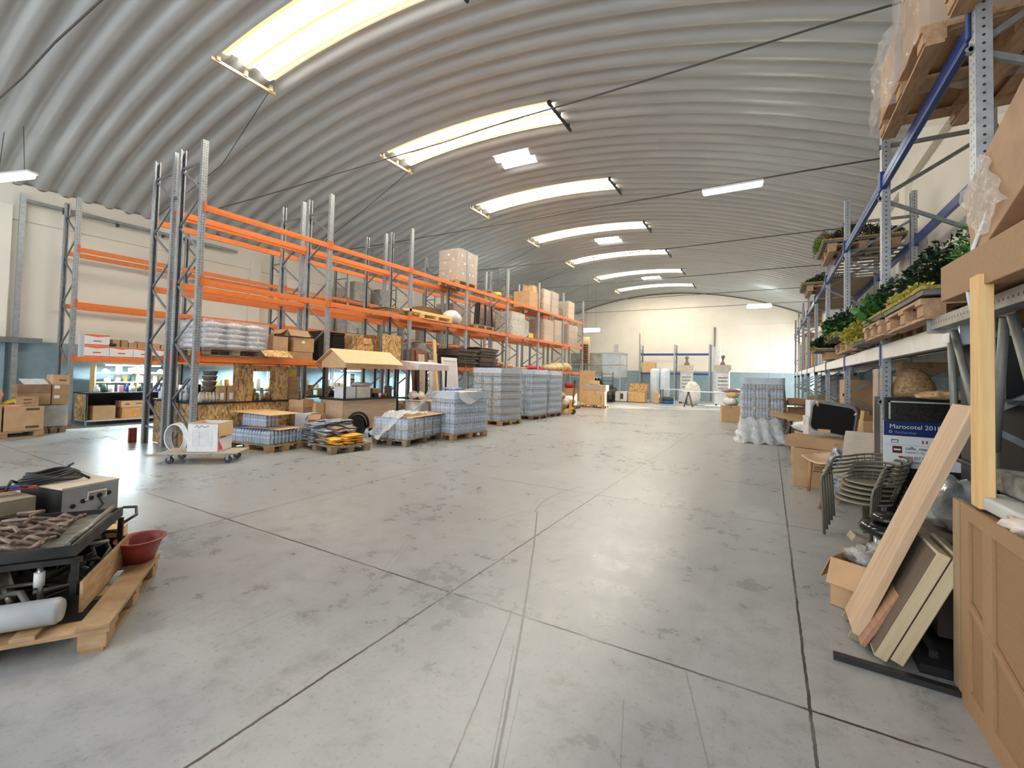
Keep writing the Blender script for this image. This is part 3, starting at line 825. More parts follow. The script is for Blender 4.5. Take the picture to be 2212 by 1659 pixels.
def bag(kind, mat, x, y, z, rz, tilt, label, group, sx=1.0):
    k = (kind, rd.randrange(3))
    if k not in bag_src:
        o = pillow(hash(k[1])+len(kind)).obj('snack_bag', mat); bag_src[k] = o; tag(o, label, 'bag', group)
    else:
        o = bag_src[k].copy(); COL.objects.link(o); o['label'] = label; o['group'] = group
    o.location = (x, y, z); o.rotation_euler = (tilt[0], tilt[1], rz); o.scale = (sx, sx, 1)
for k in range(10):
    for (u, v) in ((-0.47, -0.27), (-0.47, -0.02), (-0.47, 0.24), (-0.2, -0.27), (-0.2, 0.0), (-.2, .26)):
        if k > 8 and v < -.2: continue
        x, y = P2(u+rd.uniform(-.03, .03)+0.012*k, v+rd.uniform(-.02, .02))
        bag('g', BAGM, x, y, 0.17+k*0.04+rd.uniform(-.004, .004), math.radians(-9)+rd.uniform(-.25, .25)+PI/2, (rd.uniform(-.06, .06), rd.uniform(-.06, .06)), 'silver grey foil bag, %s layer up of the tall stack, %s' % (ORD[k], {-0.47: 'outer ', -.2: 'inner '}[u]+('front' if v < -.1 else 'middle' if v < .1 else 'rear')), 'silver foil bags in the tall stack')
for k in range(7):
    for (u, v) in ((0.08, -0.25), (0.08, 0.0), (.08, .26)):
        x, y = P2(u+rd.uniform(-.03, .05), v+rd.uniform(-.03, .03))
        if k > 5 and v < -.1: continue
        bag('c', BAGC if k % 2 else BAGM, x, y, 0.17+k*0.042, rd.uniform(-.4, .4), (rd.uniform(-.1, .1), rd.uniform(0, .22)), 'crumpled printed bag mid heap, %s layer up, %s' % (ORD[k], 'front' if v < -.1 else 'middle' if v < .1 else 'rear'), 'crumpled printed bags')
for k in range(4):
    for (u, v) in ((0.40, -0.22), (0.40, 0.03), (.38, .26)):
        if k > 2 and v < -.1: continue
        x, y = P2(u+rd.uniform(-.03, .05), v+rd.uniform(-.03, .03))
        bag('y', BAGY, x, y, 0.17+k*0.042, rd.uniform(-.3, .3), (rd.uniform(-.08, .08), rd.uniform(-.08, .08)), 'bright yellow bag right of the heap, %s layer up, %s' % (ORD[k], 'front' if v < -.1 else 'middle' if v < .1 else 'rear'), 'yellow bags')
# -- low pallet under draped film, cardboard on top
pallet('weathered pallet under the low water load draped in loose film', -7.05, 7.68, 0, math.radians(4), PALD, L=1.42, W=0.9)
# the pallet long side runs along the aisle
_o = [o for o in COL.objects if o.get('label', '').startswith('weathered pallet under the low water')][0]; _o.rotation_euler = (0, 0, math.radians(98))
water_load('low load of bottled water in cloudy film with a tan cardboard sheet on top', -7.05, 7.68, math.radians(98), 1.35, 0.84, 2, 0.21, seed=3, skirt=0.03)
t_ = MB().box((0, 0, 0), (1.2, 0.62, 0.008), bev=0.002).obj('cardboard_sheet', CARDL, None, (-6.92, 7.85, 0.60), (0.02, -0.03, math.radians(88))); tag(t_, 'tan cardboard sheet lying on the low film draped water load', 'cardboard sheet')
def sheet(pts_fn, nu, nv, name, mat, label, cat, parent=None):
    bm = bmesh.new(); g = [[bm.verts.new(pts_fn(i/nu, j/nv)) for j in range(nv+1)] for i in range(nu+1)]
    for i in range(nu):
        for j in range(nv): bm.faces.new((g[i][j], g[i+1][j], g[i+1][j+1], g[i][j+1])).smooth = True
    me = bpy.data.meshes.new(name); bm.to_mesh(me); bm.free(); me.materials.append(mat)
    o = bpy.data.objects.new(name, me); COL.objects.link(o)
    if parent: o.parent = parent
    else: tag(o, label, cat)
    return o
FILM2 = plain('loose_plastic_film', (0.80, 0.82, 0.84), 0.22, alpha=0.62, vary=0.10, bmp=0.7, scale=10)
def drape(u, v):
    # from the top of the low load, over its left end, to the floor
    w = 0.025*math.sin(u*23+v*9)+0.018*math.sin(v*31+u*5)
    x = -7.5+0.78*v + w*0.5; y = 7.95-1.25*u*(0.75+.35*v)
    z = 0.63 - 0.0*u if u < .55 else 0.63-(u-.55)/.45*(0.44+0.12*math.sin(v*3))
    return (x-0.1*u+0.12*math.sin(v*6)*max(0, u-.5), y, max(0.16, z)+abs(w)*1.1)
sheet(drape, 40, 26, 'plastic_film', FILM2, 'loose cloudy plastic film draped over the left end of the low water load', 'plastic film')
def drape2(u, v):
    w = 0.03*math.sin(u*19+v*14)+0.02*math.sin(v*37)
    return (-7.42+0.62*u-0.15*v+w, 8.28+0.05*v+0.4*u*(v-.5)+w*.6, 0.66+0.55*u**1.2*(1-.3*v)+w*.5+0.02*math.sin(v*21))
sheet(drape2, 30, 16, 'plastic_film', FILM2, 'twisted cloudy film pulled up from the low load against the tall water stack', 'plastic film')
# -- four layer stack
pallet('pale wooden pallet under the four layer water stack with a white sheet on top', -6.62, 8.98, 0, math.radians(82), PALW, L=1.2, W=0.82)
water_load('four layer stack of bottled water in clear film beside the low draped load', -6.62, 8.98, math.radians(82), 1.16, 0.78, 4, 0.24, seed=8, sheets=(), top_fill=True)
_o = [o for o in COL.objects if o.get('label', '').startswith('pale wooden pallet under the four')][0]; _o.rotation_euler = (0, 0, math.radians(82))
CLOTHW = plain('white_crumpled_film', (0.84, 0.86, 0.88), 0.25, alpha=0.8, vary=0.1, bmp=0.8, scale=12)
def cap(u, v):
    w = 0.012*math.sin(u*17+v*9)+0.01*math.sin(v*27)
    x = -6.68+0.62*u; y = 8.42+0.75*v; z = 1.118
    if u > .7: z -= (u-.7)/.3*0.30*(0.5+.5*math.sin(v*3)); x -= (u-.7)*0.45
    return (x, y, z+abs(w))
sheet(cap, 26, 20, 'plastic_film', CLOTHW, 'white crumpled film lying over the top of the four layer water stack', 'plastic film')
q = MB(); q.blob((-6.88, 9.02, 1.165), (0.24, 0.20, 0.045), 3, 0.3, 14, 6, flat=.9)
tag(q.obj('plastic_bag', plain('blue_white_bag', (0.28, 0.34, 0.66), 0.3, vary=.5, scale=22)), 'blue and white crumpled bag lying on top of the four layer water stack', 'plastic bag')
carton('flat open cardboard tray resting on the back of the four layer water stack', -6.55, 9.52, 1.13, 0.42, 0.30, 0.03, 0.3, mat=plain('grey_tray', (0.50, 0.47, 0.44), 0.7), openf=2.3)
# -- tall stacks
pallet('pale pallet under the nearest tall water stack with tan divider sheets', -7.50, 12.18, 0, math.radians(-4), PALW, L=1.1, W=1.2)
water_load('nearest tall bottled water stack with tan divider sheets between its seven layers', -7.50, 12.18, math.radians(-4), 1.04, 1.16, 7, 0.228, seed=11)
pallet('dark pallet under the second tall water stack from the front', -7.58, 14.42, 0, math.radians(-3), PALD, L=1.0, W=1.15)
water_load('second tall bottled water stack, wrapped in shiny film, behind the nearest one', -7.58, 14.42, math.radians(-3), 0.96, 1.1, 7, 0.228, seed=12, sheets=())
pallet('dark pallet under the farthest of the tall water stacks', -7.62, 15.86, 0, math.radians(-2), PALD, L=1.0, W=1.15)
water_load('farthest of the three tall bottled water stacks, leaning slightly, film wrapped', -7.62, 15.86, math.radians(-2), 0.96, 1.1, 7, 0.226, seed=13, sheets=())
pallet('empty pale pallet on the first level beams behind the nearest tall water stack', -9.5, 12.95, 1.775, PI/2, PINE, L=1.2, W=0.8)
# -- pallet jack with brown sacks
t = thing('pallet_jack', 'hand pallet jack with black handle and yellow forks past the tall water stacks', 'pallet jack', (-7.2, 17.2, 0), math.radians(12))
YEL = plain('yellow_jack_paint', (0.85, 0.42, 0.05), 0.45)
for s in (-1, 1): MB().box((-0.45, s*0.19, 0.09), (1.1, 0.15, 0.05), bev=0.01).obj('fork', YEL, t)
q = MB(); q.box((0.16, 0, 0.16), (0.14, 0.52, 0.2), bev=0.02); q.prism([(0.08, 0.1), (0.24, 0.1), (0.16, 0.58), (0.08, 0.58)], -0.05, 0.05, 'y'); q.obj('body', YEL, t)
for s in (-1, 1): MB().rings([[(0.24+0.1*math.cos(a), s*0.06+yy, 0.1+0.1*math.sin(a)) for a in [2*PI*k/16 for k in range(16)]] for yy in (-.025, .025)]).obj('steer_wheel', BLACK, t)
q = MB(); q.tube([(0.2, 0, 0.22), (0.24, 0, 0.7), (0.28, 0, 1.18)], 0.022, 8)
h_ = q.obj('handle', BLACK, t)
MB().tube([(0.28, -.14, 1.28), (0.28, -.13, 1.38), (0.28, 0, 1.42), (0.28, .13, 1.38), (0.28, .14, 1.28), (0.28, 0.04, 1.18), (0.28, -0.04, 1.18)], 0.016, 6, closed=True).obj('grip_loop', BLACK, h_)
SACK = plain('brown_sack', (0.56, 0.42, 0.30), 0.8, vary=.25, scale=9)
for i, (dx, dy, z, r, lb) in enumerate(((-.62, .06, .36, (.34, .40, .24), 'lower left brown sack lying on the pallet jack forks'), (-.30, -.04, .34, (.26, .4, .22), 'lower right brown sack lying on the pallet jack forks'), (-.46, .0, .72, (.36, .38, .20), 'bulky brown sack on top of the two sacks on the pallet jack'))):
    o = MB().blob((0, 0, 0), r, 20+i, .12, 14, 9).obj('sack', SACK, None, (-7.2+dx, 17.2+dy, z)); tag(o, lb, 'sack')
o = MB().blob((0, 0, 0), (.2, .26, .12), 31, .2, 12, 7).obj('sack', plain('white_sack', (.8, .78, .74), .7), None, (-7.74, 17.22, 0.98)); tag(o, 'white sack end on top of the brown sacks by the tall water stack', 'sack')

# -- food cart with a gable roof
t = thing('food_cart', 'wood panelled food cart with gabled roof, black counter and black wheel', 'food cart', (-8.5, 7.55, 0), 0)
CP = wood('cart_oak_panel', (0.46, 0.30, 0.19), (0.66, 0.48, 0.34), (7, 0.8, 7), rnd=0)
MDF = plain('roof_board', (0.72, 0.50, 0.28), 0.7, vary=.05)
body = [(-0.80, 0.45), (-0.76, 0.36), (-0.66, 0.40), (-0.56, 0.52), (-0.42, 0.56), (-0.28, 0.52), (-0.16, 0.38), (-0.08, 0.22), (0.80, 0.22), (0.80, 0.895), (-0.80, 0.895)]
q = MB()
for x in (-0.37, 0.37): q.prism(body, x-0.012, x+0.012, 'x')
q.bx(-0.37, 0.37, -0.80, -0.78, 0.40, 0.895); q.bx(-0.37, 0.37, 0.78, 0.80, 0.22, 0.895); q.bx(-0.37, 0.37, -0.1, 0.8, 0.22, 0.24)
q.obj('body_panel', CP, t)
MB().box((0, 0, 0.912), (0.84, 1.66, 0.034), bev=0.004).obj('countertop', BLACK, t)
ps = None
for x in (-.36, .36):
    for y in (-.77, .77):
        o = MB().bx(x-.02, x+.02, y-.02, y+.02, 0.93, 1.80 ).obj('post', DARKM, t)
for s in (-1, 1):
    MB().prism([(0, 2.05), (s*0.50, 1.73), (s*0.50, 1.712), (0, 2.03)], -0.90, 0.90, 'y').obj('roof_panel', MDF, t)
for y in (-.80, .80): MB().prism([(-0.40, 1.62), (0.40, 1.62), (0.40, 1.765), (0, 2.02), (-0.40, 1.765)], y-.006, y+.006, 'y').obj('gable_board', MDF, t)
for x in (-.40, .40): MB().bx(x-.006, x+.006, -.80, .80, 1.62, 1.765).obj('fascia', MDF, t)
w_ = MB().rings([[(xx, -0.42+rr*math.cos(a), 0.29+rr*math.sin(a)) for a in [2*PI*k/24 for k in range(24)]] for xx, rr in ((.25, .17), (.25, .27), (.27, .285), (.36, .285), (.385, .27), (.385, .18))]).obj('wheel', BLACK, t)
MB().rings([[(xx, -0.42+rr*math.cos(a), 0.29+rr*math.sin(a)) for a in [2*PI*k/20 for k in range(20)]] for xx, rr in ((.30, .175), (.375, .17), (.36, .13), (.37, .05), (.375, .02))]).obj('rim', STEEL, w_)
arch = [(-0.42+0.33*math.cos(a), 0.30+0.33*math.sin(a)) for a in [PI*k/14-0.15 for k in range(16)]]
arch2 = [(-0.42+0.30*math.cos(a), 0.30+0.30*math.sin(a)) for a in [PI*k/14-0.15 for k in range(16)]]
MB().prism(arch+list(reversed(arch2)), 0.30, 0.43, 'x').obj('mudguard', BLACK, t)
for y in (.05, .7): MB().box((0.3, y, 0.11), (0.05, 0.05, 0.22)).obj('leg', DARKM, t); MB().box((-0.3, y, 0.11), (0.05, 0.05, 0.22)).obj('leg', DARKM, t)
# things on the cart
WB = plain('white_box_board', (0.78, 0.78, 0.80), 0.6, vary=.04)
carton('white square box on the near end of the cart counter', -8.42, 7.02, 0.93, 0.36, 0.30, 0.26, 0.05, mat=WB, tape=False, openf=0)
carton('cream box with a full top on the cart counter beside the white one', -8.42, 7.42, 0.93, 0.34, 0.40, 0.26, 0.02, mat=plain('cream_box', (0.72, .68, .58), .6), tape=True)
o = MB().blob((0, 0, 0), (.16, .2, .06), 4, .3, 12, 6, flat=.8).obj('cloth_bundle', plain('beige_cloth', (.66, .60, .52), .8, vary=.3, scale=20), None, (-8.42, 7.42, 1.24)); tag(o, 'beige cloth bundle on top of the cream box on the cart', 'cloth')
JB = plain('amber_jar', (0.55, 0.30, 0.08), 0.2, vary=.3); JBL = plain('navy_band', (0.02, 0.03, .2), .4)
rd = random.Random(9)
def jar_tower(x, y, z, n, label, r=.045):
    tt = thing('jar_tower', label, 'jars', (x, y, z))
    for i in range(n):
        a = MB().lathe([(r, 0), (r, .07), (r*.9, .08)], (0, 0, i*.11), 12).obj('jar', WHITE if i % 3 else JB, tt)
        MB().lathe([(r*1.05, .08), (r*1.05, .105)], (0, 0, i*.11), 12).obj('lid', JBL, a)
    return tt
jar_tower(-8.70, 7.46, 0.93, 5, 'column of small jars with navy lids stacked on the cart counter')
for i, (x, y, w, h, m_, lb) in enumerate(((-8.3, 7.80, .09, .10, BLACK, 'small black box beside the cream box on the cart'), (-8.6, 8.02, .22, .20, CARDL, 'small tan carton at the far end of the cart counter'), (-8.28, 8.22, .13, .27, plain('dark_brown_box', (.12, .08, .05), .6), 'tall dark brown box at the far front corner of the cart'), (-8.72, 7.78, .28, .34, plain('cream_panel', (.66, .58, .46), .6), 'cream upright carton at the back of the cart counter'))):
    carton(lb, x, y, 0.93, w, w*1.1, h, 0.1*i, mat=m_, tape=False)
for i in range(6):
    o = MB().lathe([(.03, 0), (.035, .07), (.03, .09)], n=10).obj('cup', [WHITE, JB, plain('red_cup', (.5, .05, .03), .5)][i % 3], None, (-8.25-0.12*(i % 2), 7.92+0.045*i, 0.93)); tag(o, 'small cup at the far end of the cart counter, %s of six' % ORD[i], 'cup', 'cups on the cart')
# -- leaning doors and frames behind the low load
BROWN = wood('reddish_wood', (0.13, 0.045, 0.025), (0.30, 0.12, 0.07), (6, 6, .8), rnd=.1)
def door_leaf(label, x, y, w, h, lean, rz, m_, inset=None, name='door_leaf', cat='door'):
    t = thing(name, label, cat, (x, y, 0), rot=(0, lean, rz))
    q = MB(); fw = .09
    q.bx(-.02, .02, -w/2, -w/2+fw, 0, h); q.bx(-.02, .02, w/2-fw, w/2, 0, h); q.bx(-.02, .02, -w/2+fw, w/2-fw, 0, .12); q.bx(-.02, .02, -w/2+fw, w/2-fw, h-.1, h)
    q.obj('door_frame', m_, t)
    MB().bx(-.008, .008, -w/2+fw, w/2-fw, .12, h-.1).obj('panel', inset or m_, t)
    return t
WD = plain('white_lacquer', (0.84, .82, .80), .3, vary=.02); PKG = plain('pinkish_white_panel', (.80, .72, .72), .3, vary=.03)
door_leaf('white panelled door leaf leaning back against the rack behind the low load', -8.66, 11.42, .82, 2.06, math.radians(-6), math.radians(3), WD, PKG)
door_leaf('plain white board leaning beside the white panelled door', -8.76, 10.72, .42, 1.95, math.radians(-6), math.radians(4), WD, WD)
door_leaf('reddish brown wooden door with pale panel leaning on the rack', -8.80, 10.22, .52, 2.22, math.radians(-5), math.radians(6), BROWN, plain('pale_panel', (.58, .48, .36), .6))
door_leaf('dark reddish wooden frame leaning left of the brown door', -8.86, 9.98, .36, 2.28, math.radians(-4), math.radians(10), BROWN, BROWN)
MB0 = MB().box((0, 0, 1.3), (.05, .10, 2.6)).obj('plank', PINE, None, (-8.62, 10.66, 0.0), (math.radians(-2), math.radians(-7.5), 0)); tag(MB0, 'yellow pine plank leaning upright between the brown door and the white door', 'plank')
# -- pale pink stall canopy
t = thing('market_stall', 'pale pink canopied stall frame behind the food cart', 'stall', (-8.35, 9.55, 0))
MB().prism([(-0.42, 1.62), (0.42, 1.62), (0.42, 1.78), (-.2, 1.86), (-.42, 1.78)], -0.62, 0.66, 'y').obj('canopy', plain('pale_pink_canopy', (.80, .66, .66), .5), t)
for x in (-.36, .36):
    for y in (-.56, .6): MB().bx(x-.02, x+.02, y-.02, y+.02, .0, 1.62).obj('post', DARKM, t)
MB().box((0, 0, 0.86), (.8, 1.2, .03)).obj('countertop', BLACK, t)
# grey drum with a cardboard lid
t = thing('drum', 'beige drum with tan cardboard on top between the cart and the low load', 'drum', (-8.0, 9.0, 0))
MB().lathe([(.27, 0), (.28, .04), (.28, .40)], n=24).obj('wire_basket_base', GALVB, t); MB().lathe([(.28, .40), (.30, .44), (.30, .80), (.28, .82)], n=24).obj('drum_body', plain('cream_drum', (.66, .62, .54), .4), t)
t_ = MB().box((0, 0, 0), (.75, .9, .012)).obj('cardboard_sheet', CARDL, None, (-7.86, 9.15, 0.835), (0.0, .0, .3)); tag(t_, 'tan cardboard sheet lying on the beige drum', 'cardboard sheet')
o = MB().blob((0, 0, 0), (.24, .20, .13), 8, .22, 14, 8, flat=.7).obj('fabric_bundle', plain('cream_fabric', (.66, .60, .50), .8, vary=.2, scale=14), None, (-8.12, 9.1, .935)); tag(o, 'cream fabric bundle heaped on the cardboard over the beige drum', 'fabric bundle')
# cartons between the benches and the cart
carton('brown carton with open dark flaps, highest of the heap left of the cart', -8.95, 6.30, 0.62, .36, .34, .28, .3, openf=1.6)
carton('plain tan carton standing at the left end of the cart', -8.88, 6.58, 0.0, .34, .24, .82, .1, mat=CARDL)
carton('white carton with blue print below the open brown cartons', -8.72, 6.28, 0.30, .34, .36, .32, .5, mat=WB, tape=False)
carton('brown carton lying under the white carton beside the bag pallet', -8.75, 6.22, 0.0, .44, .42, .29, .2)
carton('brown carton tipped open beside the heap of bags', -8.50, 6.36, 0.405, .26, .30, .20, .7, openf=1.2)
carton('low brown carton under the tipped one beside the bags', -8.42, 6.42, 0.0, .20, .22, .40, .4)
carton('taller brown carton standing under the open one beside the OSB stall', -9.0, 6.32, 0.0, .26, .26, .61, .0)
# ================================================================ UNDER THE RACKS
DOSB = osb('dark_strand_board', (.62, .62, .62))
# OSB workbench under the two back to back racks
t = thing('workbench', 'strand board workbench with black top under the first bay of the orange racks', 'workbench', (0, 0, 0))
MB().bx(-9.20, -9.18, 4.36, 6.55, 0.02, 0.86).obj('front_panel', OSB, t)
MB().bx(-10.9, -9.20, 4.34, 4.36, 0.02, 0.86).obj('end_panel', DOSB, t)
MB().bx(-10.92, -9.14, 4.30, 5.00, 0.86, 0.895).obj('countertop', BLACK, t)
MB().bx(-9.75, -9.14, 5.00, 6.60, 0.86, 0.895).obj('countertop', BLACK, t)
for x, y in ((-10.85, 6.5), (-9.3, 6.5), (-10.85, 4.45)): MB().bx(x-.03, x+.03, y-.03, y+.03, 0, .86).obj('leg', PINE, t)
t = thing('serving_stall', 'strand board serving window frame standing on the workbench', 'stall', (0, 0, 0))
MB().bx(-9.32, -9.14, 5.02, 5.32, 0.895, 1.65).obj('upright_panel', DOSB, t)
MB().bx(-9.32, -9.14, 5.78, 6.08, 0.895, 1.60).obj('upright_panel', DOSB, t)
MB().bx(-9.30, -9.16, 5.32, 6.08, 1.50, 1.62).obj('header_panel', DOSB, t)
# goods on the workbench
BZ = .895
KR = plain('kraft_bag', (0.44, .27, .13), .8, vary=.1)
for i, (x, y) in enumerate(((-9.28, 4.78), (-9.28, 4.95))):
    t = thing('kraft_bag', ['kraft bag with white label on the workbench, left of the pair', 'kraft bag with white label on the workbench, right of the pair'][i], 'bag', (x, y, BZ), 0)
    MB().prism([(-.075, 0), (.075, 0), (.07, .27), (.045, .31), (-.045, .31), (-.07, .27)], -.05, .05, 'x').obj('bag_body', KR, t)
    MB().bx(.0505, .052, -.035, .035, .04, .17).obj('label', WHITE, t)
# paper pouches
PP = plain('cream_paper_pouch', (.62, .56, .42), .7, vary=.12, rnd=.3)
src = None
for i in range(14):
    x = -9.25-.11*(i//5); y = 4.44+.062*(i % 5)+.01*(i//5); rz = random.uniform(-.3, .3)
    if src is None:
        src = MB().rings([[(sx*.04*k, sy*.025*k2, z) for sx, sy in ((-1, -1), (1, -1), (1, 1), (-1, 1))] for k, k2, z in ((1, 1, 0), (1.05, 1.1, .08), (.8, .5, .15), (.5, .1, .19))]).obj('paper_pouch', PP); o = src
    else: o = src.copy(); COL.objects.link(o)
    o.location = (x, y, BZ); o.rotation_euler = (0, 0, rz); tag(o, 'cream paper pouch on the near bench corner, %s row, %s along' % (ORD[i//5], ORD[i % 5]), 'pouch', 'paper pouches on the workbench')
# baskets
RATT = plain('dark_rattan', (.16, .13, .10), .8, vary=.4, scale=30)
for i in range(6):
    o = MB().lathe([(.10, 0), (.13, .09), (.12, .09), (.095, .012)], n=16).obj('basket', RATT, None, (-9.5+.01*i, 4.66, BZ+.10*i)); tag(o, 'dark rattan basket in the tower on the workbench, %s' % ['lowest', 'second from below', 'third from below', 'fourth from below', 'second from the top', 'topmost'][i], 'basket')
def small_goods(n, xr, yr, z, names, group, hr=(.08, .2), rr=(.025, .05), seed=1, lab='', mn=.1):
    rd = random.Random(seed); pts = []
    for _ in range(n*40):
        if len(pts) >= n: break
        x, y = rd.uniform(*xr), rd.uniform(*yr)
        if all((x-a)**2+(y-b)**2 > mn**2 for a, b in pts): pts.append((x, y))
    pts.sort(key=lambda q_: q_[1])
    for i, (x, y) in enumerate(pts):
        nm, m_, kind = names[i % len(names)]
        r = min(rd.uniform(*rr), mn*.46); h = rd.uniform(*hr)
        if kind == 'jar': q = MB().lathe([(r, 0), (r, h*.75), (r*.6, h*.85), (r*.6, h)], n=10)
        elif kind == 'can': q = MB().lathe([(r, 0), (r*1.02, .004), (r*1.02, h), (r*.95, h+.003)], n=12)
        elif kind == 'bottle': q = MB().lathe([(r, 0), (r, h*.6), (r*.4, h*.78), (r*.4, h)], n=10)
        else: q = MB().box((0, 0, h/2), (r*1.3, r*1.4, h), bev=.003)
        o = q.obj(nm, m_, None, (x, y, z), rd.uniform(-.5, .5)); tag(o, (lab % nm.replace('_', ' '))+', %s from the near end' % ORD[i], nm.split('_')[-1], group)
YP = plain('yellow_tin', (.62, .44, .10), .4); GRN = plain('dark_green', (.05, .09, .04), .5); REDP = plain('red_print', (.45, .03, .03), .5); CYP = plain('light_blue_plastic', (.15, .48, .80), .4); WP = plain('white_plastic', (.80, .82, .82), .4); TEA = plain('tea_packet', (.62, .52, .28), .6)
small_goods(10, (-9.28, -9.20), (5.42, 5.74), BZ, [('tin', YP, 'can'), ('jar', GRN, 'jar'), ('paper_cup', WP, 'can'), ('tin', REDP, 'can')], 'tins in the serving window', (.07, .16), (.02, .035), 2, 'small %s in the serving window', .05)
small_goods(8, (-9.62, -9.40), (5.40, 5.76), BZ, [('tin', YP, 'can'), ('jar', BLACK, 'jar'), ('packet', TEA, 'box')], 'goods behind the serving window', (.12, .26), (.03, .05), 3, '%s behind the serving window', .09)
small_goods(14, (-10.8, -9.75), (4.4, 4.92), BZ, [('bottle', WP, 'bottle'), ('packet', WP, 'box'), ('bottle', plain('smoky_plastic', (.25, .25, .25), .3), 'bottle'), ('packet', BLACK, 'box')], 'goods on the end of the workbench', (.12, .34), (.04, .08), 4, '%s in the clutter on the double rack workbench', .16)
o = MB().blob((0, 0, 0), (.14, .30, .09), 14, .35, 16, 7, flat=.7).obj('cable_heap', CABLE, None, (-9.62, 5.0-.12, BZ+.075)); 
tag(o, 'heap of black cables on the workbench behind the kraft bags', 'cables')
for i in range(5):
    carton('small tan carton in the column right of the serving window, %s' % ['lowest', 'second from below', 'middle', 'second from the top', 'topmost'][i], -9.42, 6.36, BZ+.1*i, .2, .26, .098, .04*i, mat=CARD)
o = MB().box((0, 0, .08), (.1, .13, .16)).obj('packet', plain('blue_yellow_packet', (.85, .65, .08), .5), None, (-9.42, 6.36, BZ+.5)); tag(o, 'yellow packet standing on the small carton column', 'packet')
# hose coil hanging at the end panel
t = thing('hose_coil', 'coil of white hose leaning on the end panel of the workbench', 'hose', (-9.33, 4.03, 0.0))
for i in range(5):
    MB().tube([(.0+.035*math.sin(i), -.02+.02*i, 0)] and [(.25*math.cos(a)*(1-.03*i), .10-.02*i+.0, .27+.26*math.sin(a)*(1-.02*i)) for a in [2*PI*k/26 for k in range(26)]], .012, 7, closed=True).obj('hose_loop', WP, t, None, (0, 0, .1+.05*i))
# bench along the left wall
t = thing('workbench', 'strand board sided workbench with open shelf against the left wall', 'workbench', (0, 0, 0))
MB().bx(-15.80, -14.98, 4.50, 6.95, .80, .835).obj('countertop', BLACK, t)
MB().bx(-15.78, -15.0, 4.52, 4.54, .12, .80).obj('end_panel', OSB, t); MB().bx(-15.78, -15.0, 6.90, 6.92, .12, .80).obj('end_panel', OSB, t)
MB().bx(-15.78, -14.99, 4.54, 6.90, .10, .13).obj('shelf', WHITE, t)
for y in (4.53, 6.91):
    for x in (-15.75, -15.02): MB().bx(x-.02, x+.02, y-.02, y+.02, 0, .8).obj('leg', STEEL, t)
MB().bx(-15.78, -15.74, 4.54, 6.90, .13, .80).obj('back_panel', BLACK, t)
carton('large tan carton with white tape on the lower shelf of the wall bench', -15.25, 4.90, .131, .44, .46, .36, 0, mat=CARDL)
carton('tan carton with dark scribbles on the lower shelf, on top of the small ones', -15.3, 5.55, .42, .40, .56, .18, 0, mat=CARDL, mark=[(-.15, .09, .1, .03, 'x'), (.12, .1, .16, .02, 'x')])
carton('orange tan carton under the scribbled one on the wall bench shelf', -15.3, 5.55, .131, .42, .52, .285, 0, mat=plain('orange_carton', (.72, .40, .16), .8))
# shelf rack full of bright goods on the wall bench
t = thing('shelf_unit', 'two tier pale wooden shelf unit standing on the wall bench', 'shelf', (0, 0, 0))
for z in (1.08, 1.34): MB().bx(-15.72, -15.40, 4.78, 6.7, z, z+.025).obj('shelf_board', PINE, t)
for y in (4.80, 5.72, 6.68): MB().bx(-15.72, -15.40, y-.015, y+.015, .835, 1.56).obj('side_board', PINE, t)
G3 = [('bottle', WP, 'bottle'), ('tub', WP, 'can'), ('packet', plain('lemon_packet', (.85, .72, .25), .5), 'box'), ('tub', CYP, 'can'), ('packet', WP, 'box')]
small_goods(9, (-15.6, -15.48), (4.88, 6.6), 1.105, G3, 'goods on the lower board of the shelf unit', (.12, .2), (.06, .1), 5, 'bright %s on the lower shelf unit board', .16)
small_goods(8, (-15.6, -15.48), (4.88, 6.6), 1.365, G3, 'goods on the upper board of the shelf unit', (.08, .2), (.06, .1), 6, 'bright %s on the upper shelf unit board', .17)
small_goods(13, (-15.3, -15.08), (4.6, 6.8), .835, [('bottle', WP, 'bottle'), ('jar', GRN, 'jar'), ('tub', WP, 'can'), ('packet', plain('pink_packet', (.8, .45, .6), .5), 'box'), ('bottle', plain('navy_bottle', (.03, .04, .2), .4), 'bottle')], 'goods at the front of the wall bench', (.12, .26), (.04, .08), 7, '%s at the front of the wall bench', .15)
# more benches farther on under the wall rack (seen between the front racks)
t = thing('workbench', 'long black topped bench under the second and third bays of the wall rack', 'workbench', (0, 0, 0))
MB().bx(-15.8, -15.0, 7.2, 12.5, .80, .835).obj('countertop', BLACK, t)
for y in (7.3, 9.9, 12.4):
    for x in (-15.7, -15.1): MB().bx(x-.03, x+.03, y-.03, y+.03, 0, .8).obj('leg', DARKM, t)
small_goods(40, (-15.7, -15.1), (7.3, 12.4), .835, G3+[('packet', YP, 'box'), ('tub', JB, 'can'), ('packet', CARD, 'box')], 'goods on the long bench', (.12, .42), (.06, .13), 8, '%s on the long bench by the left wall', .27)
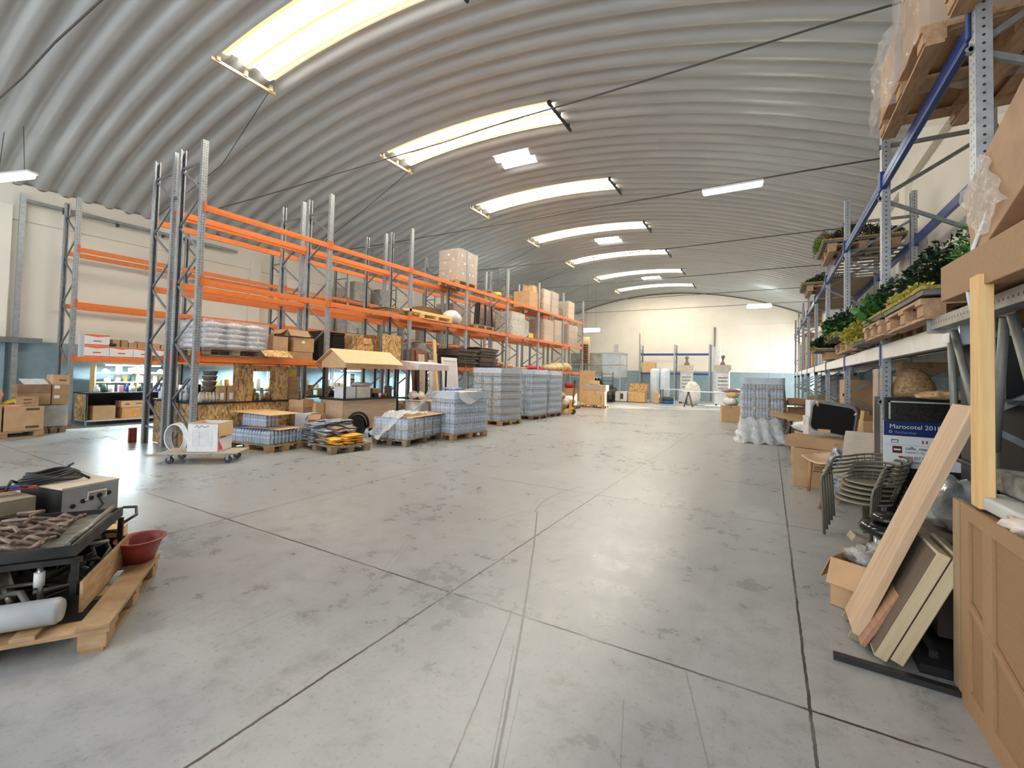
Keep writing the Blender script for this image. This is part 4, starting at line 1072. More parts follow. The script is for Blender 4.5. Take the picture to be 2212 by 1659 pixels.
# second row of goods in the space under the rear rack
small = [('carton', CARD, 'box'), ('carton', CARDL, 'box'), ('tub', WP, 'can')]
t = thing('worktable', 'black topped table under the second bay of the rear orange rack', 'table', (0, 0, 0))
MB().bx(-10.9, -10.2, 7.2, 9.6, .84, .87).obj('tabletop', BLACK, t)
for y in (7.3, 9.5):
    for x in (-10.8, -10.3): MB().bx(x-.025, x+.025, y-.025, y+.025, 0, .84).obj('leg', DARKM, t)
small_goods(14, (-10.8, -10.3), (7.3, 9.5), .87, [('tub', WP, 'can'), ('packet', YP, 'box'), ('jar', BLACK, 'jar'), ('carton', CARD, 'box'), ('tub', CARDL, 'can')], 'goods on the second bay table', (.1, .34), (.05, .1), 9, '%s on the black table in bay two', .2)
rd = random.Random(21)
for i in range(26):
    b_ = i // 5; y = 9.95+ (i*1.27) % 13.4; x = rd.uniform(-10.6, -9.6)
    s = rd.uniform(.35, .55)
pos = []
for i in range(300):
    if len(pos) >= 22: break
    x, y = rd.uniform(-10.75, -9.45), rd.uniform(10.2, 23.2)
    if abs(((y-4.22) % 2.78)) < .42 or abs(((y-4.22) % 2.78)-2.78) < .42: continue
    if all(abs(x-a) > .62 or abs(y-b) > .62 for a, b in pos): pos.append((x, y))
pos.sort(key=lambda q_: q_[1])
for i, (x, y) in enumerate(pos):
    h = rd.uniform(.35, .6)
    carton('brown carton on the floor under the far orange rack bays, %s from the near end' % ORD[i], x, y, 0, rd.uniform(.4, .56), rd.uniform(.4, .56), h, rd.uniform(-.1, .1), group='cartons under the far bays')
# wall rack first level: white and red cartons, brown cartons
WR = plain('white_product_carton', (.80, .77, .74), .5, vary=.02); RD = plain('orange_red_band', (.80, .16, .05), .5)
src = None
pl = [(4.45+.51*i, 0) for i in range(5)] + [(4.45, 1), (7.2, 0), (7.71, 0), (8.22, 0)]
for y, k in pl:
    z = 1.752+k*.295
    lb = 'white carton with orange-red bands in the wall rack row, %s from left' % ORD[pl.index((y, k))-(1 if y > 7 else 0)] if not k else 'white carton with orange-red bands lying alone on top of the white row'
    if src is None:
        t = thing('product_carton', lb, 'carton', (-15.28, y+.25, z), 0, 'white banded cartons on the wall rack')
        MB().box((0, 0, .145), (.42, .50, .29), bev=.003).obj('box_body', WR, t)
        q = MB(); q.box((.2112, 0, .268), (.0012, .50, .034)); q.box((.2112, 0, .02), (.0012, .50, .032))
        q.prism([(-.2, .25), (.2, .25), (0, .222)], .2106, .2122, 'x')
        q.obj('coloured_band', RD, t); MB().box((.2116, 0.0, .12), (.0012, .16, .025)).obj('wordmark', REDP, t)
        src = t
    else:
        t = copy_tree(src, (-15.28, y+.25, z), 0, lb, 'white banded cartons on the wall rack')
        if k: t['group'] = 'single banded carton'
rd = random.Random(33)
for i in range(10):
    y = 5.12+i*.185 if i < 10 else 0
    w = rd.uniform(.13, .18); h = rd.uniform(.12, .24)
    if y > 6.8: continue
    carton('small brown carton on top of the white banded row, %s from left' % ORD[i], -15.3, y, 1.752+.292, .22, w, h, rd.uniform(-.1, .1), group='small brown cartons on the white row', tape=False)
o = MB().blob((0, 0, 0), (.1, .12, .05), 2, .3, 10, 6, flat=.8).obj('dark_bag', BLACK, None, (-15.15, 5.0, 2.085)); tag(o, 'dark crumpled bag beside the single banded carton', 'bag')
for i in range(16):
    y = 9.95+i*.62
    if abs(((y-4.22) % 2.78)) < .33 or abs(((y-4.22) % 2.78)-2.78) < .33: continue
    carton('pale carton on the wall rack first level, %s place along the far bays' % ORD[i], -15.3, y, 1.752, .5, .52, rd.uniform(.35, .75), 0, group='pale cartons on the wall rack', mat=plain('pale_grey_carton', (.68, .66, .62), .7))
for i, (y, z, h) in enumerate(((12.9, 3.125, .9), (13.75, 3.125, .95), (14.9, 3.125, 1.1), (16.2, 3.125, .8), (17.6, 3.125, .9), (13.2, 4.505, .8), (14.6, 4.505, .7), (19.2, 3.125, .8), (20.6, 3.125, .9))):
    tt = carton('grey wrapped load high on the wall rack, %s of nine' % ORD[i], -15.3, y, z, .6, .75, h, 0, group='grey loads high on the wall rack', mat=plain('grey_wrapped_board', (.40, .38, .34), .6, vary=.2), tape=True)
# left carton pallets
pallet('pallet under the brown cartons at the left picture edge', -13.87, 2.80, 0, PI/2, PALW, L=1.2, W=.8)
carton('big brown carton with four dark print blocks on the left edge pallet', -13.87, 3.10, .146, .76, .58, .50, 0, mark=[(.12, .44, .20, .05, 'x'), (.12, .07, .20, .05, 'x')])
carton('brown carton at the left picture edge beside the big printed one', -13.87, 2.56, .146, .76, .44, .56, 0)
carton('brown carton with small print lying on top of the big printed carton', -13.70, 3.14, .648, .36, .33, .20, 0, mark=[(.0, .14, .12, .02, 'x'), (.0, .07, .12, .02, 'x')])
pallet('pallet under the film wrapped grey load behind the left edge cartons', -14.42, 3.68, 0, 0, PALD, L=.9, W=.44)
f_ = thing('wrapped_load', 'low load wrapped in cloudy grey film behind the left edge cartons', 'wrapped load', (-14.42, 3.68, .146))
film_box(MB(), .90, .43, 0, .485, 4).obj('stretch_wrap', FILM, f_); MB().box((0, 0, .24), (.87, .40, .47)).obj('load_body', plain('grey_load', (.42, .38, .34), .6, vary=.3, scale=6), f_)
for i, z in enumerate((.64, .862, 1.084)):
    carton('brown carton with white sticker in the right column on the grey wrapped load, %s' % ['lowest', 'middle', 'topmost'][i], -14.15, 3.755, z, .4, .28, .22, 0, sticker=[(-.06, .17, .09, .07, 'x')] if i < 2 else None, mark=[(.03, .1, .12, .03, 'x')] if i == 2 else None)
carton('long brown carton left of the stickered column behind the printed cartons', -14.12, 3.33, .648, .40, .52, .25, 0)
carton('long dark brown carton on top of the long one at left', -14.12, 3.33, .90, .40, .52, .19, 0, mat=plain('dark_carton', (.30, .18, .10), .8))
t_ = MB().box((0, 0, 0), (.30, .40, .012)).obj('paper_sheet', WP, None, (-14.1, 3.36, 1.15), (0, .38, .1)); tag(t_, 'white paper sheet tilted on top of the dark brown carton at left', 'paper')
t_ = MB().box((0, 0, .05), (.3, .3, .1)).obj('folder_box', plain('olive_box', (.45, .38, .2), .7), None, (-14.48, 3.36, .64), .1); tag(t_, 'olive box lying behind the white paper sheet at left', 'box')
# pink and yellow rubber figure leg lying on cartons
PK = plain('salmon_rubber', (.86, .42, .27), .5, vary=.05)
t = thing('inflatable_toy', 'salmon pink inflatable shape with a yellow part on the left edge cartons', 'inflatable', (-13.60, 2.88, .075), PI/2)
MB().tube([(-.30, 0, 1.02), (-.28, 0, .90), (-.22, .0, .78), (-.2, .0, .68), (-.22, -.02, .62)], [.08, .17, .16, .10, .07], 14).obj('upper_body', PK, t)
MB().tube([(-.22, -.02, .60), (-.05, -.03, .585), (.12, -.06, .585), (.24, -.08, .58)], [.05, .035, .03, .02], 10).obj('foot', PK, t)
MB().tube([(-.12, .06, .60), (.0, .02, .66), (.09, -.02, .70), (.14, -.05, .62), (.10, -.06, .585)], [.02, .045, .05, .03, .02], 10).obj('yellow_part', plain('olive_yellow', (.62, .50, .05), .5), t)
t_ = MB().lathe([(.10, 0), (.11, .09)], n=14).obj('red_pot', plain('dark_red_pot', (.30, .02, .02), .5), None, (-13.98, 2.62, .71)); tag(t_, 'dark red pot behind the pink shape at the left picture edge', 'pot')
# orange rack guards
for i, (x, y) in enumerate(((-14.90, 4.12), (-11.12, 4.10))):
    t = thing('post_guard', ['orange post guard at the foot of the wall rack', 'dark orange-red post guard at the left foot of the double rack'][i], 'rack guard', (x, y, 0))
    MB().prism([(-.06, 0), (.06, 0), (.055, .30), (-.055, .30)], -.02, .0, 'x').obj('guard_plate', ORANGE if not i else plain('dark_red_guard', (.22, .03, .015), .5), t)
    MB().prism([(-.08, 0), (0, 0), (0, .30), (-.07, .30)], -.06, -.05, 'y').obj('guard_plate', ORANGE if not i else plain('dark_red_guard', (.22, .03, .015), .5), t)
# galvanised post with horizontal bar at far left
t = thing('shutter_frame', 'galvanised post and horizontal bar frame fixed to the left wall', 'metal frame', (-16.02, 0, 0))
MB().bx(-.05, .03, 3.40, 3.50, .0, 5.75).obj('post', GALV, t)
MB().bx(-.04, .02, 3.5, 8.6, 5.55, 5.63).obj('top_bar', GALVB, t)
for y in (4.2, 5.3, 6.4, 7.5): MB().bx(-.02, .05, y-.03, y+.03, 5.46, 5.55).obj('bracket', DARKM, t)
MB().bx(-.03, .10, 3.0, 3.9, 2.05, 2.18).obj('lower_bracket', GALVB, t)
# ================================================================ GOODS ON THE ORANGE RACKS
Z1, Z2, Z3 = 1.772, 3.182, 4.562
# bay 1: pallet of white wrapped sacks
pallet('dark weathered pallet under the white wrapped sacks on the first rack level', -9.50, 4.90, Z1, PI/2, PALD, L=1.2, W=1.0)
t = thing('wrapped_sack_load', 'white and pink sacks wrapped in film on the first rack level', 'wrapped load', (-9.50, 4.90, Z1+.146))
WS = plain('white_pink_sack', (.80, .74, .74), .5, vary=.14, scale=16, rnd=.12)
src = None
for k in range(5):
    for i in range(3):
        for j in range(3):
            loc = ((i-1)*.33, (j-1)*.385, .055+k*.098)
            if src is None:
                q = pillow(2, .34, .38, .12); src = q.obj('sack', WS, t, loc); o = src
            else: o = src.copy(); COL.objects.link(o)
            o.location = loc; o.rotation_euler = (0, 0, PI*(k % 2)+.03*((i*7+j*5+k*3) % 5-2))
film_box(MB(), 1.02, 1.2, 0.0, .54, 6, .02).obj('stretch_wrap', FILM, t)
# brown cartons behind, on the rear rack
DK = plain('deck_timber', (.45, .33, .2), .8)
for i, (y, h, z) in enumerate(((4.75, .40, 0), (5.2, .36, 0), (5.62, .38, 0), (6.05, .36, 0), (6.5, .38, 0), (4.80, .30, .402), (5.35, .24, .362), (5.8, .22, .382), (6.25, .24, .362))):
    if z == 0: pass
    carton('brown carton on the rear rack behind the white sacks, %s' % ['lower row nearest', 'lower row second', 'lower row third', 'lower row fourth', 'lower row last', 'upper, nearest and tallest', 'upper second', 'upper third', 'upper last'][i], -10.55, y, Z1+z, .95 if z == 0 else .5, .40, h, 0)
carton('brown carton beside the white sacks, left of the taped one', -9.55, 5.86, Z1+.18, .9, .34, .30, 0)
carton('taped brown carton with a white sticker beside the second rack frame', -9.55, 6.42, Z1+.18, .9, .5, .32, 0, sticker=[(-.02, .22, .07, .06, 'x')])
carton('open white and brown carton on the taped carton near the second frame', -9.4, 6.32, Z1+.505, .4, .5, .16, 0, openf=.8)
MB0 = MB().box((0, 0, .087), (.9, 1.05, .172)).obj('cardboard_tray', CARD, None, (-9.55, 6.12, Z1), 0); tag(MB0, 'low tan cardboard tray under the brown cartons on the first level', 'tray')
o = MB().bx(-.006, .006, -.3, .3, -.12, .12).obj('board_piece', OSB, None, (-8.93, 5.68, Z1+.10), (0, math.radians(-55), 0)); tag(o, 'strand board piece lying tilted on the first beam right of the white sacks', 'board')
# bay 2: black crates and OSB crate with metal posts
BC = plain('black_crate', (.02, .02, .022), .6, vary=.3, scale=30)
src = None
for k in range(12):
    for y in (7.26, 7.66):
        loc = (-9.7, y, Z1+k*.062)
        if src is None:
            q = MB(); q.box((0, 0, .004), (.42, .36, .008))
            for s in (-1, 1): q.box((s*.206, 0, .03), (.008, .36, .055)); q.box((0, s*.176, .03), (.42, .008, .055)); q.box((s*.215, 0, .055), (.02, .38, .008))
            src = q.obj('plastic_crate', BC, None, loc); o = src
        else: o = src.copy(); COL.objects.link(o)
        o.location = (loc[0]+random.uniform(-.015, .015), y+random.uniform(-.008, .008), loc[2]); tag(o, 'flat black plastic crate, %s from below in the %s stack' % (ORD[k], 'left' if y < 7.5 else 'right'), 'crate', 'black crates in the second bay')
t = thing('board_crate', 'strand board crate with grey metal corner posts in the second bay', 'crate', (-9.5, 8.75, Z1))
MB().bx(.40, .42, -.0, .72, .05, .80).obj('side_panel', OSB, t); MB().bx(-.4, .4, -.65, -.63, .05, .72).obj('side_panel', OSB, t)
MB().bx(-.42, -.40, -.6, .72, .05, .80).obj('side_panel', OSB, t); MB().bx(-.4, .4, .70, .72, .05, .80).obj('side_panel', OSB, t)
for x in (-.44, .44):
    for y in (-.1, .75): MB().bx(x-.02, x+.02, y-.02, y+.02, 0, .98).obj('corner_post', GALVB, t)
MB().bx(-.42, .42, .72, .76, .9, .94).obj('rail', GALVB, t)
OS = [('osb_block', -9.24, 8.02+.18*(i % 3), Z1+.16*(i//3), i) for i in range(9)]
for nm, x, y, z, i in OS:
    o = MB().box((0, 0, .078), (.28, .17, .155), bev=.003).obj('board_offcut', OSB, None, (x, y, z), random.uniform(-.06, .06)); tag(o, 'strand board offcut block, %s row up, %s from left' % (ORD[i//3], ORD[i % 3]), 'offcut', 'strand board offcuts')
o = MB().box((0, 0, .08), (.3, .3, .16)).obj('board_offcut', OSB, None, (-9.24, 8.25, Z1+.48), .2); tag(o, 'strand board offcut lying on top of the offcut pile', 'offcut')
# bay 3
GW = plain('dark_wrapped_roll', (.30, .27, .26), .4, vary=.4, scale=14)
for i, (y, r, h, lb) in enumerate(((10.15, .22, .62, 'grey brown wrapped roll standing left of the third frame, first level'), (10.75, .26, .75, 'dull grey wrapped bundle standing in the third bay'), (11.35, .24, .45, 'low grey wrapped bundle in the third bay'))):
    o = MB().tube([(0, 0, .02), (0, 0, .06), (0, .01, h*.5), (0, 0, h-.05), (0, 0, h)], [r*.9, r, r*.93, r, r*.5], 16).obj('wrapped_roll', GW, None, (-9.6, y, Z1)); tag(o, lb, 'roll')
# bays 4: dark flat boards
DB = plain('dark_board', (.13, .09, .065), .7, vary=.35, scale=4, rnd=.9)
rd = random.Random(3)
src = None
for k in range(17):
    for part in range(2):
        loc = (-9.5+rd.uniform(-.04, .04), 12.58+.0+rd.uniform(-.1, .1) if part == 0 else 13.95+rd.uniform(-.12, .12), Z1+.022+k*.042+(.0 if part else 0))
        if part == 0 and k > 14: continue
        if src is None:
            src = MB().box((0, 0, 0), (.95, 1.2, .034)).obj('folded_board', DB, None, loc); o = src
        else: o = src.copy(); COL.objects.link(o)
        o.location = (loc[0], loc[1]+ (.05 if part == 0 else .0), loc[2]); tag(o, 'dark flattened board, %s from below in the %s pile' % (ORD[k], 'right' if part else 'left'), 'board', 'dark flattened boards')
o = MB().box((0, 0, .012), (.9, 1.3, .02)).obj('folded_board', CARDL, None, (-9.5, 13.9, Z1+.735), .03); tag(o, 'tan board lying on top of the pile of dark flattened boards', 'board')
o = MB().blob((0, 0, 0), (.3, .42, .18), 77, .35, 14, 7, flat=.6).obj('shavings_bag', OSB, None, (-9.35, 15.55, Z1+.11)); tag(o, 'yellow brown bundle right of the dark flattened boards', 'bundle')
for i in range(7):
    o = MB().tube([(0, 0, 0), (.0, 1.5+.1*i, .0)], .028, 6).obj('pole', [PINE, plain('red_fabric_roll', (.72, .05, .08), .6)][i % 2 if i > 1 else 0], None, (-9.3-.07*(i % 4), 15.95+.15*i, Z1+.035+.058*(i//4)), (0, 0, 0)); tag(o, '%s in the bundle above the farthest water stack, %s' % (['pale wooden pole', 'red rolled parasol'][i % 2 if i > 1 else 0], ORD[i]), 'pole', 'poles and parasols' if i % 2 == 0 or i < 2 else 'red parasols')
RF = plain('red_fabric', (.75, .05, .10), .6, vary=.3)
o = MB().blob((0, 0, 0), (.28, .75, .14), 5, .3, 14, 7, flat=.7).obj('fabric_bundle', RF, None, (-9.35, 18.25, Z1+.1)); tag(o, 'bright red fabric bundle on the first level above the farthest water stack', 'fabric bundle')
YF_ = plain('pale_yellow_sack', (.80, .60, .30), .6, vary=.2)
for i, (y, ry, h) in enumerate(((19.9, .45, .2), (20.75, .5, .26), (21.9, .55, .28))):
    o = MB().blob((0, 0, 0), (.38, ry, h), 50+i, .15, 14, 7, flat=.8).obj('sack', YF_, None, (-9.4, y, Z1+h*.8)); tag(o, 'pale yellow bulky sack on the first level at the far end, %s' % ['left', 'middle', 'right'][i], 'sack')
# ---- second level
YPIN = plain('fresh_yellow_timber', (.92, .58, .22), .6, vary=.05)
pallet('fresh yellow pallet on the second level behind the third frame', -9.45, 10.95, Z2, PI/2, YPIN, L=1.5, W=.9)
for i in range(3):
    o = MB().box((0, 0, 0), (.14, 2.1-.2*i, .07)).obj('timber', YPIN, None, (-9.12-.25*i, 10.7+.05*i, Z2+.185+0*i), .02*i); tag(o, 'fresh yellow timber laid on the yellow pallet, %s' % ['front', 'middle', 'rear'][i], 'timber')
rd = random.Random(8)
for k in range(7):
    o = MB().box((0, 0, 0), (.6, 1.0, .022)).obj('plank', PALD if k % 2 else PALW, None, (-9.5, 9.1+rd.uniform(-.1, .1)+.35, Z2+.014+k*.026), rd.uniform(-.1, .1)); tag(o, 'loose weathered plank on the second level, %s from below' % ORD[k], 'plank', 'weathered planks')
o = MB().blob((0, 0, 0), (.3, .38, .27), 61, .1, 16, 9, flat=.85).obj('sack', plain('white_bulk_sack', (.80, .74, .70), .6, vary=.15, scale=12), None, (-9.35, 12.12, Z2+.24)); tag(o, 'round white bulk sack on the second level left of the fourth frame', 'sack')
carton('dark brown carton behind the round white sack, second level', -10.5, 12.0, Z2, .8, .9, .62, 0, mat=plain('dark_carton', (.30, .18, .10), .8))
pallet('pale pallet carrying dark posts on the second level', -9.5, 13.75, Z2, PI/2, PALW, L=1.2, W=.9)
for i, (y, a, h) in enumerate(((13.25, -.10, .75), (13.38, -.08, .8), (13.5, -.07, .8), (13.95, .02, .78), (14.45, .14, .8))):
    o = MB().box((0, 0, h/2), (.05, .05, h)).obj('dark_post', BLACK, None, (-9.2, y, Z2+.165), (a, 0, 0)); tag(o, 'slim black post standing on the pallet of the second level, %s' % ['first', 'second', 'third', 'fourth', 'leaning last one'][i], 'post')
def wrapcart(label, x, y, z, dx, dy, h, seed, mat=None):
    t = thing('wrapped_carton_load', label, 'wrapped load', (x, y, z))
    n_ = 3; m_ = mat or CARD
    for k in range(n_):
        MB().box((0, 0, (k+.5)*h/n_), (dx, dy, h/n_-.008), bev=.006).obj('carton_layer', m_, t)
    film_box(MB(), dx+.03, dy+.03, 0, h+.02, seed, .02).obj('stretch_wrap', FILM, t)
    return t
wrapcart('tan wrapped carton load behind the black posts', -10.5, 13.7, Z2, .8, 1.1, .95, 1)
wrapcart('pale wrapped sack load right of the leaning black post, second level', -9.5, 16.3, Z2, .8, 1.1, .95, 2, plain('pale_sacks', (.72, .60, .48), .7, vary=.2))
wrapcart('tan wrapped load on the rear rack, second level, fifth bay', -10.55, 15.9+.6, Z2, .8, 1.2, 1.1, 3, CARDL)
wrapcart('tan wrapped load past the sixth frame on the second level', -9.5, 19.3, Z2, .8, 1.0, 1.0, 4, CARDL)
wrapcart('tan wrapped load second past the sixth frame, second level', -9.5, 20.35, Z2, .8, .8, 1.1, 5)
wrapcart('brown wrapped load on the second level before the last frame', -9.5, 22.3, Z2, .8, 1.2, 1.05, 6)
# ---- third level
pallet('pallet under the big film wrapped carton load on the top level', -9.5, 12.60, Z3, PI/2, PALW, L=1.15, W=.85)
t = wrapcart('big wrapped load of brown cartons with white round stickers on the top level', -9.5, 12.35, Z3+.146, .82, 1.1, 1.05, 7)
t.location = (-9.5, 12.60+.0, Z3+.146)
q = MB()
for y, z in ((-.3, .25), (.1, .3), (-.2, .6), (.25, .65), (-.35, .85), (.05, .9), (.3, .3), (-.05, .45)): q.box((.427, y, z), (.004, .07, .07))
q.obj('round_sticker', WHITE, t)
q = MB()
for x, z in ((-.2, .25), (.1, .32), (-.15, .62), (.2, .7), (0, .88)): q.box((x, -.567, z), (.07, .004, .07))
q.obj('round_sticker', WHITE, t)
carton('loose brown carton on the top level of the rear rack', -10.5, 17.7, Z3, .8, .9, .55, 0)
carton('brown carton with a smaller one on top, top level before the sixth frame', -9.5, 17.7, Z3, .8, .9, .7, 0)
carton('small pale carton on top of the brown carton on the top level', -9.4, 17.9, Z3+.703, .5, .5, .3, 0, mat=CARDL)
wrapcart('tall tan wrapped load on the top level, first of three past the sixth frame', -9.5, 19.0, Z3, .8, .75, 1.0, 8, CARDL)
wrapcart('tall tan wrapped load on the top level, second of three past the sixth frame', -9.5, 19.95, Z3, .8, .75, 1.05, 9, CARD)
wrapcart('tall tan wrapped load on the top level, last of three past the sixth frame', -9.5, 22.0, Z3, .8, .8, .9, 10, CARDL)
o = MB().blob((0, 0, 0), (.25, .3, .13), 71, .3, 12, 7, flat=.8).obj('sack', plain('bright_yellow_bag', (.95, .62, .03), .5), None, (-9.4, 14.9, Z3+.1)); tag(o, 'bright yellow bag on the top level before the fifth frame', 'bag')
for i in range(4):
    o = MB().box((0, 0, 0), (.5, .8, .03)).obj('plank', PALW, None, (-9.4, 14.25+.02*i, Z3+.02+.034*i), .1*i-.1); tag(o, 'pale loose plank left of the yellow bag, %s from below' % ORD[i], 'plank', 'planks by the yellow bag')
o = MB().box((0, 0, .1), (.006, .42, .2)).obj('yellow_sign', plain('yellow_sign', (.95, .62, .03), .5), None, (-9.02, 17.3, Z2+.7)); o.location = (-9.02, 17.3, Z2+.0); tag(o, 'small yellow sign plate on the second level beam before the sixth frame', 'sign')
# ================================================================ RIGHT SIDE, NEAR
# big carton-like crate at the right edge
t = thing('large_carton', 'very large brown carton with raised strips at the lower right picture edge', 'carton', (0.83, 3.08, 0))
BC2 = plain('smooth_brown_board', (.38, .225, .115), .7, vary=.04, scale=40)
BC3 = wood('corrugated_board_face', (.30, .17, .085), (.36, .21, .105), (2, 2, 60), rnd=0)
MB().bx(.012, .50, -1.9, 0, 0, .955).obj('box_body', BC3, t)
q = MB()
q.bx(0, .012, -1.9, 0, .90, .97); q.bx(0, .012, -1.9, 0, 0, .10)
for y in (-.10, -.36, -1.0, -1.8): q.bx(0, .0118, y, y+.10, .1, .9)
q.obj('edge_strip', BC2, t)
q = MB(); q.bar((.004, -.05, .52), (.004, -1.0, .28), .012, .035); q.obj('fold_crease', BC2, t)
o = MB().bx(0.832, 0.86, 3.10, 3.20, 0, .965).obj('wooden_board', wood('dark_oak_strip', (.30, .20, .11), (.46, .32, .19), (8, 8, 1), rnd=0)); tag(o, 'narrow brown board standing against the back edge of the very large carton', 'board')
# padding material lying on it
SF = plain('dirty_foam', (.60, .59, .55), .8, vary=.12, scale=6)
o = MB().box((0, 0, .03), (.30, 1.5, .06), bev=.01).obj('foam_slab', SF, None, (1.05, 2.32, .972), (0, 0, .05)); tag(o, 'grey white foam slab lying on the very large carton', 'foam slab')
o = MB().box((0, 0, .05), (.34, 1.5, .10), bev=.012).obj('foam_slab', plain('mottled_grey_slab', (.30, .28, .24), .8, vary=.4, scale=14), None, (1.16, 2.42, 1.034), (0, .06, .05)); tag(o, 'mottled dark grey slab lying on the foam slab at the right edge', 'slab')
q = MB(); q.blob((0, 0, 0), (.05, .07, .04), 5, .4, 10, 6)
tag(q.obj('tape_scrap', plain('clear_tape_scrap', (.72, .60, .50), .3), None, (.885, 2.62, .985)), 'crumpled scrap of clear tape stuck on the rim of the very large carton', 'tape')
# 2x4
o = MB().box((0, 0, .555), (.055, .105, 1.11), bev=.002).obj('timber_post', PINE, None, (.885, 2.99, .972)); tag(o, 'bright yellow pine post standing upright on the very large carton', 'post')
o = MB().tube([(0.92, 3.0, 2.42), (0.90, 3.13, 2.26), (0.89, 3.17, 2.12), (0.88, 3.14, 2.02), (0.885, 3.12, 1.93)], .009, 6).obj('strap', WP); tag(o, 'white plastic strap hanging down behind the pine post', 'strap')
# long planks leaning
def plank(label, a, b, w, th, mat, side=(1, 0, 0), nm='plank'):
    a = Vector(a); b = Vector(b); d = (b-a); L = d.length; d.normalize()
    s = Vector(side); s = (s - d*s.dot(d)).normalized(); nrm = d.cross(s)
    M = Matrix((s, nrm, d)).transposed().to_4x4(); M.translation = a
    o = MB().box((0, 0, L/2), (w, th, L), bev=.003).obj(nm, mat)
    o.matrix_world = M
    return tag(o, label, 'plank')
p_ = plank('long oak coloured board leaning from the floor up towards the rack', (.46, 3.56, .05), (.99, 3.56, 1.43), .33, .045, OAK, side=(0, 1, 0))
q = MB()
for yy in (3.42, 3.70): q.box((.455, yy, .025), (.05, .04, .05))
# feet of the board, steel pin and plate
for s in (-.13, .13): MB().box((s, 0, -.02), (.03, .05, .045)).obj('foot_bracket', plain('dull_brass', (.30, .24, .14), .5), p_)
MB().box((-.10, -.026, .72), (.02, .006, .05)).obj('hinge_plate', DARKM, p_)
for s in (-.11, .09): MB().box((s, -.026, 1.43), (.03, .005, .018)).obj('screw_plate', DARKM, p_)
q.bm.free()
BE = wood('pale_edged_board', (.50, .40, .24), (.62, .52, .34), (9, 9, .8), rnd=.05)
BD = wood('dark_faced_board', (.10, .07, .05), (.17, .125, .085), (9, 9, .8), rnd=.05)
for i, (x, lb) in enumerate(((.535, 'upper'), (.605, 'lower'))):
    o = plank('dark faced board with pale edges leaning low under the oak board, %s of the pair' % lb, (x, 3.40, .04), (x+.265, 3.40, .66), .40, .058, BE, side=(0, 1, 0))
    MB().bx(-.198, .198, -.0305 if i == 2 else .029, .0305, .01, .66).obj('dark_face', BD, o)
    MB().bx(-.198, .198, -.0305, -.029, .01, .66).obj('dark_face', BD, o)
plank('reddish board with a rounded end between the oak board and the pale edged boards', (.475, 3.40, .03), (.645, 3.40, .36), .16, .028, wood('reddish_board', (.34, .17, .10), (.50, .28, .17), rnd=0), side=(0, 1, 0))
# black strip on the floor and base frame
o = MB().bx(0, .53, -.022, .022, .002, .03).obj('metal_strip', BLACK, None, (.32, 3.155, 0), math.radians(-4)); tag(o, 'flat black metal strip lying on the floor in front of the pale boards', 'metal strip')
t = thing('low_black_platform', 'low black metal platform under the leaning boards', 'platform', (.83, 3.85, 0))
MB().bx(-.12, .5, -.6, .75, .0, .05).obj('platform_plate', BLACK, t); MB().bx(-.06, -.02, -.5, .7, .05, .09).obj('side_rail', DARKM, t)
t = thing('added_dark_cabinet', 'added black cabinet darkening the dim bay behind the leaning boards', 'cabinet', (1.35, 3.9, 0))
for a in ((-.22, .6, -.35, .35, .06, .08), (-.22, .6, -.35, .35, .42, .44), (.58, .6, -.35, .35, .08, .9), (-.22, .6, .33, .35, .08, .9)): MB().bx(*a).obj('panel', BLACK, t)  # black panels added to darken the poorly lit bay
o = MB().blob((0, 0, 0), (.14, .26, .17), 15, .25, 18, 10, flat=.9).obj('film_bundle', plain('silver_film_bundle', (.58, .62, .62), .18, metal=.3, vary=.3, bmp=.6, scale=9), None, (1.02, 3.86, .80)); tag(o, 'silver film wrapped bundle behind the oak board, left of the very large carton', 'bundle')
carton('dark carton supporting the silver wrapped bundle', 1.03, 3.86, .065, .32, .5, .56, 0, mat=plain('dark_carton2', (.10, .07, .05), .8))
# small open box
carton('small brown open carton with white stickers on the floor left of the oak board', .63, 3.98, 0, .36, .40, .33, math.radians(-28), openf=1.0, sticker=[(-.03, .24, .05, .055, 'y'), (-.03, .175, .05, .055, 'y')])
q = MB(); q.blob((.58, 4.02, .33), (.10, .12, .06), 9, .5, 12, 7); q.blob((.70, 4.10, .35), (.09, .10, .07), 10, .5, 12, 7)
PB = plain('clear_plastic_bag', (.70, .66, .60), .15, alpha=.6, vary=.4, scale=14)
tag(q.obj('plastic_bag', PB), 'clear plastic bags bulging out of the small brown open carton', 'plastic bag')
o = MB().box((0, 0, 0), (.10, .07, .05), rot=(.3, .4, .5), bev=.006).obj('wrapped_part', plain('taupe_part', (.38, .30, .24), .5), None, (.56, 4.14, .42)); tag(o, 'taupe wrapped part sticking out of the small brown carton', 'part')
# stool with round black seat
t = thing('bar_stool', 'low stool with padded black round seat and chrome base under the wire chairs', 'stool', (.90, 4.95, 0))
MB().lathe([(.02, .0), (.19, .01), (.20, .025), (.17, .04), (.03, .05)], n=24).obj('base', STEEL, t)
for i in range(5): MB().tube([(.10*math.cos(i*1.257), .10*math.sin(i*1.257), .04), (.11*math.cos(i*1.257), .11*math.sin(i*1.257), .27)], .022, 8).obj('chrome_tube', STEEL, t)
MB().lathe([(.16, .27), (.215, .285), (.225, .32), (.20, .355), (.10, .37), (.01, .372)], n=26).obj('seat', plain('black_gloss_leather', (.012, .012, .012), .12), t)
MB().lathe([(.12, .375), (.15, .40), (.11, .44), (.02, .45)], n=20).obj('cushion', plain('black_gloss_leather', (.012, .012, .012), .12), t)
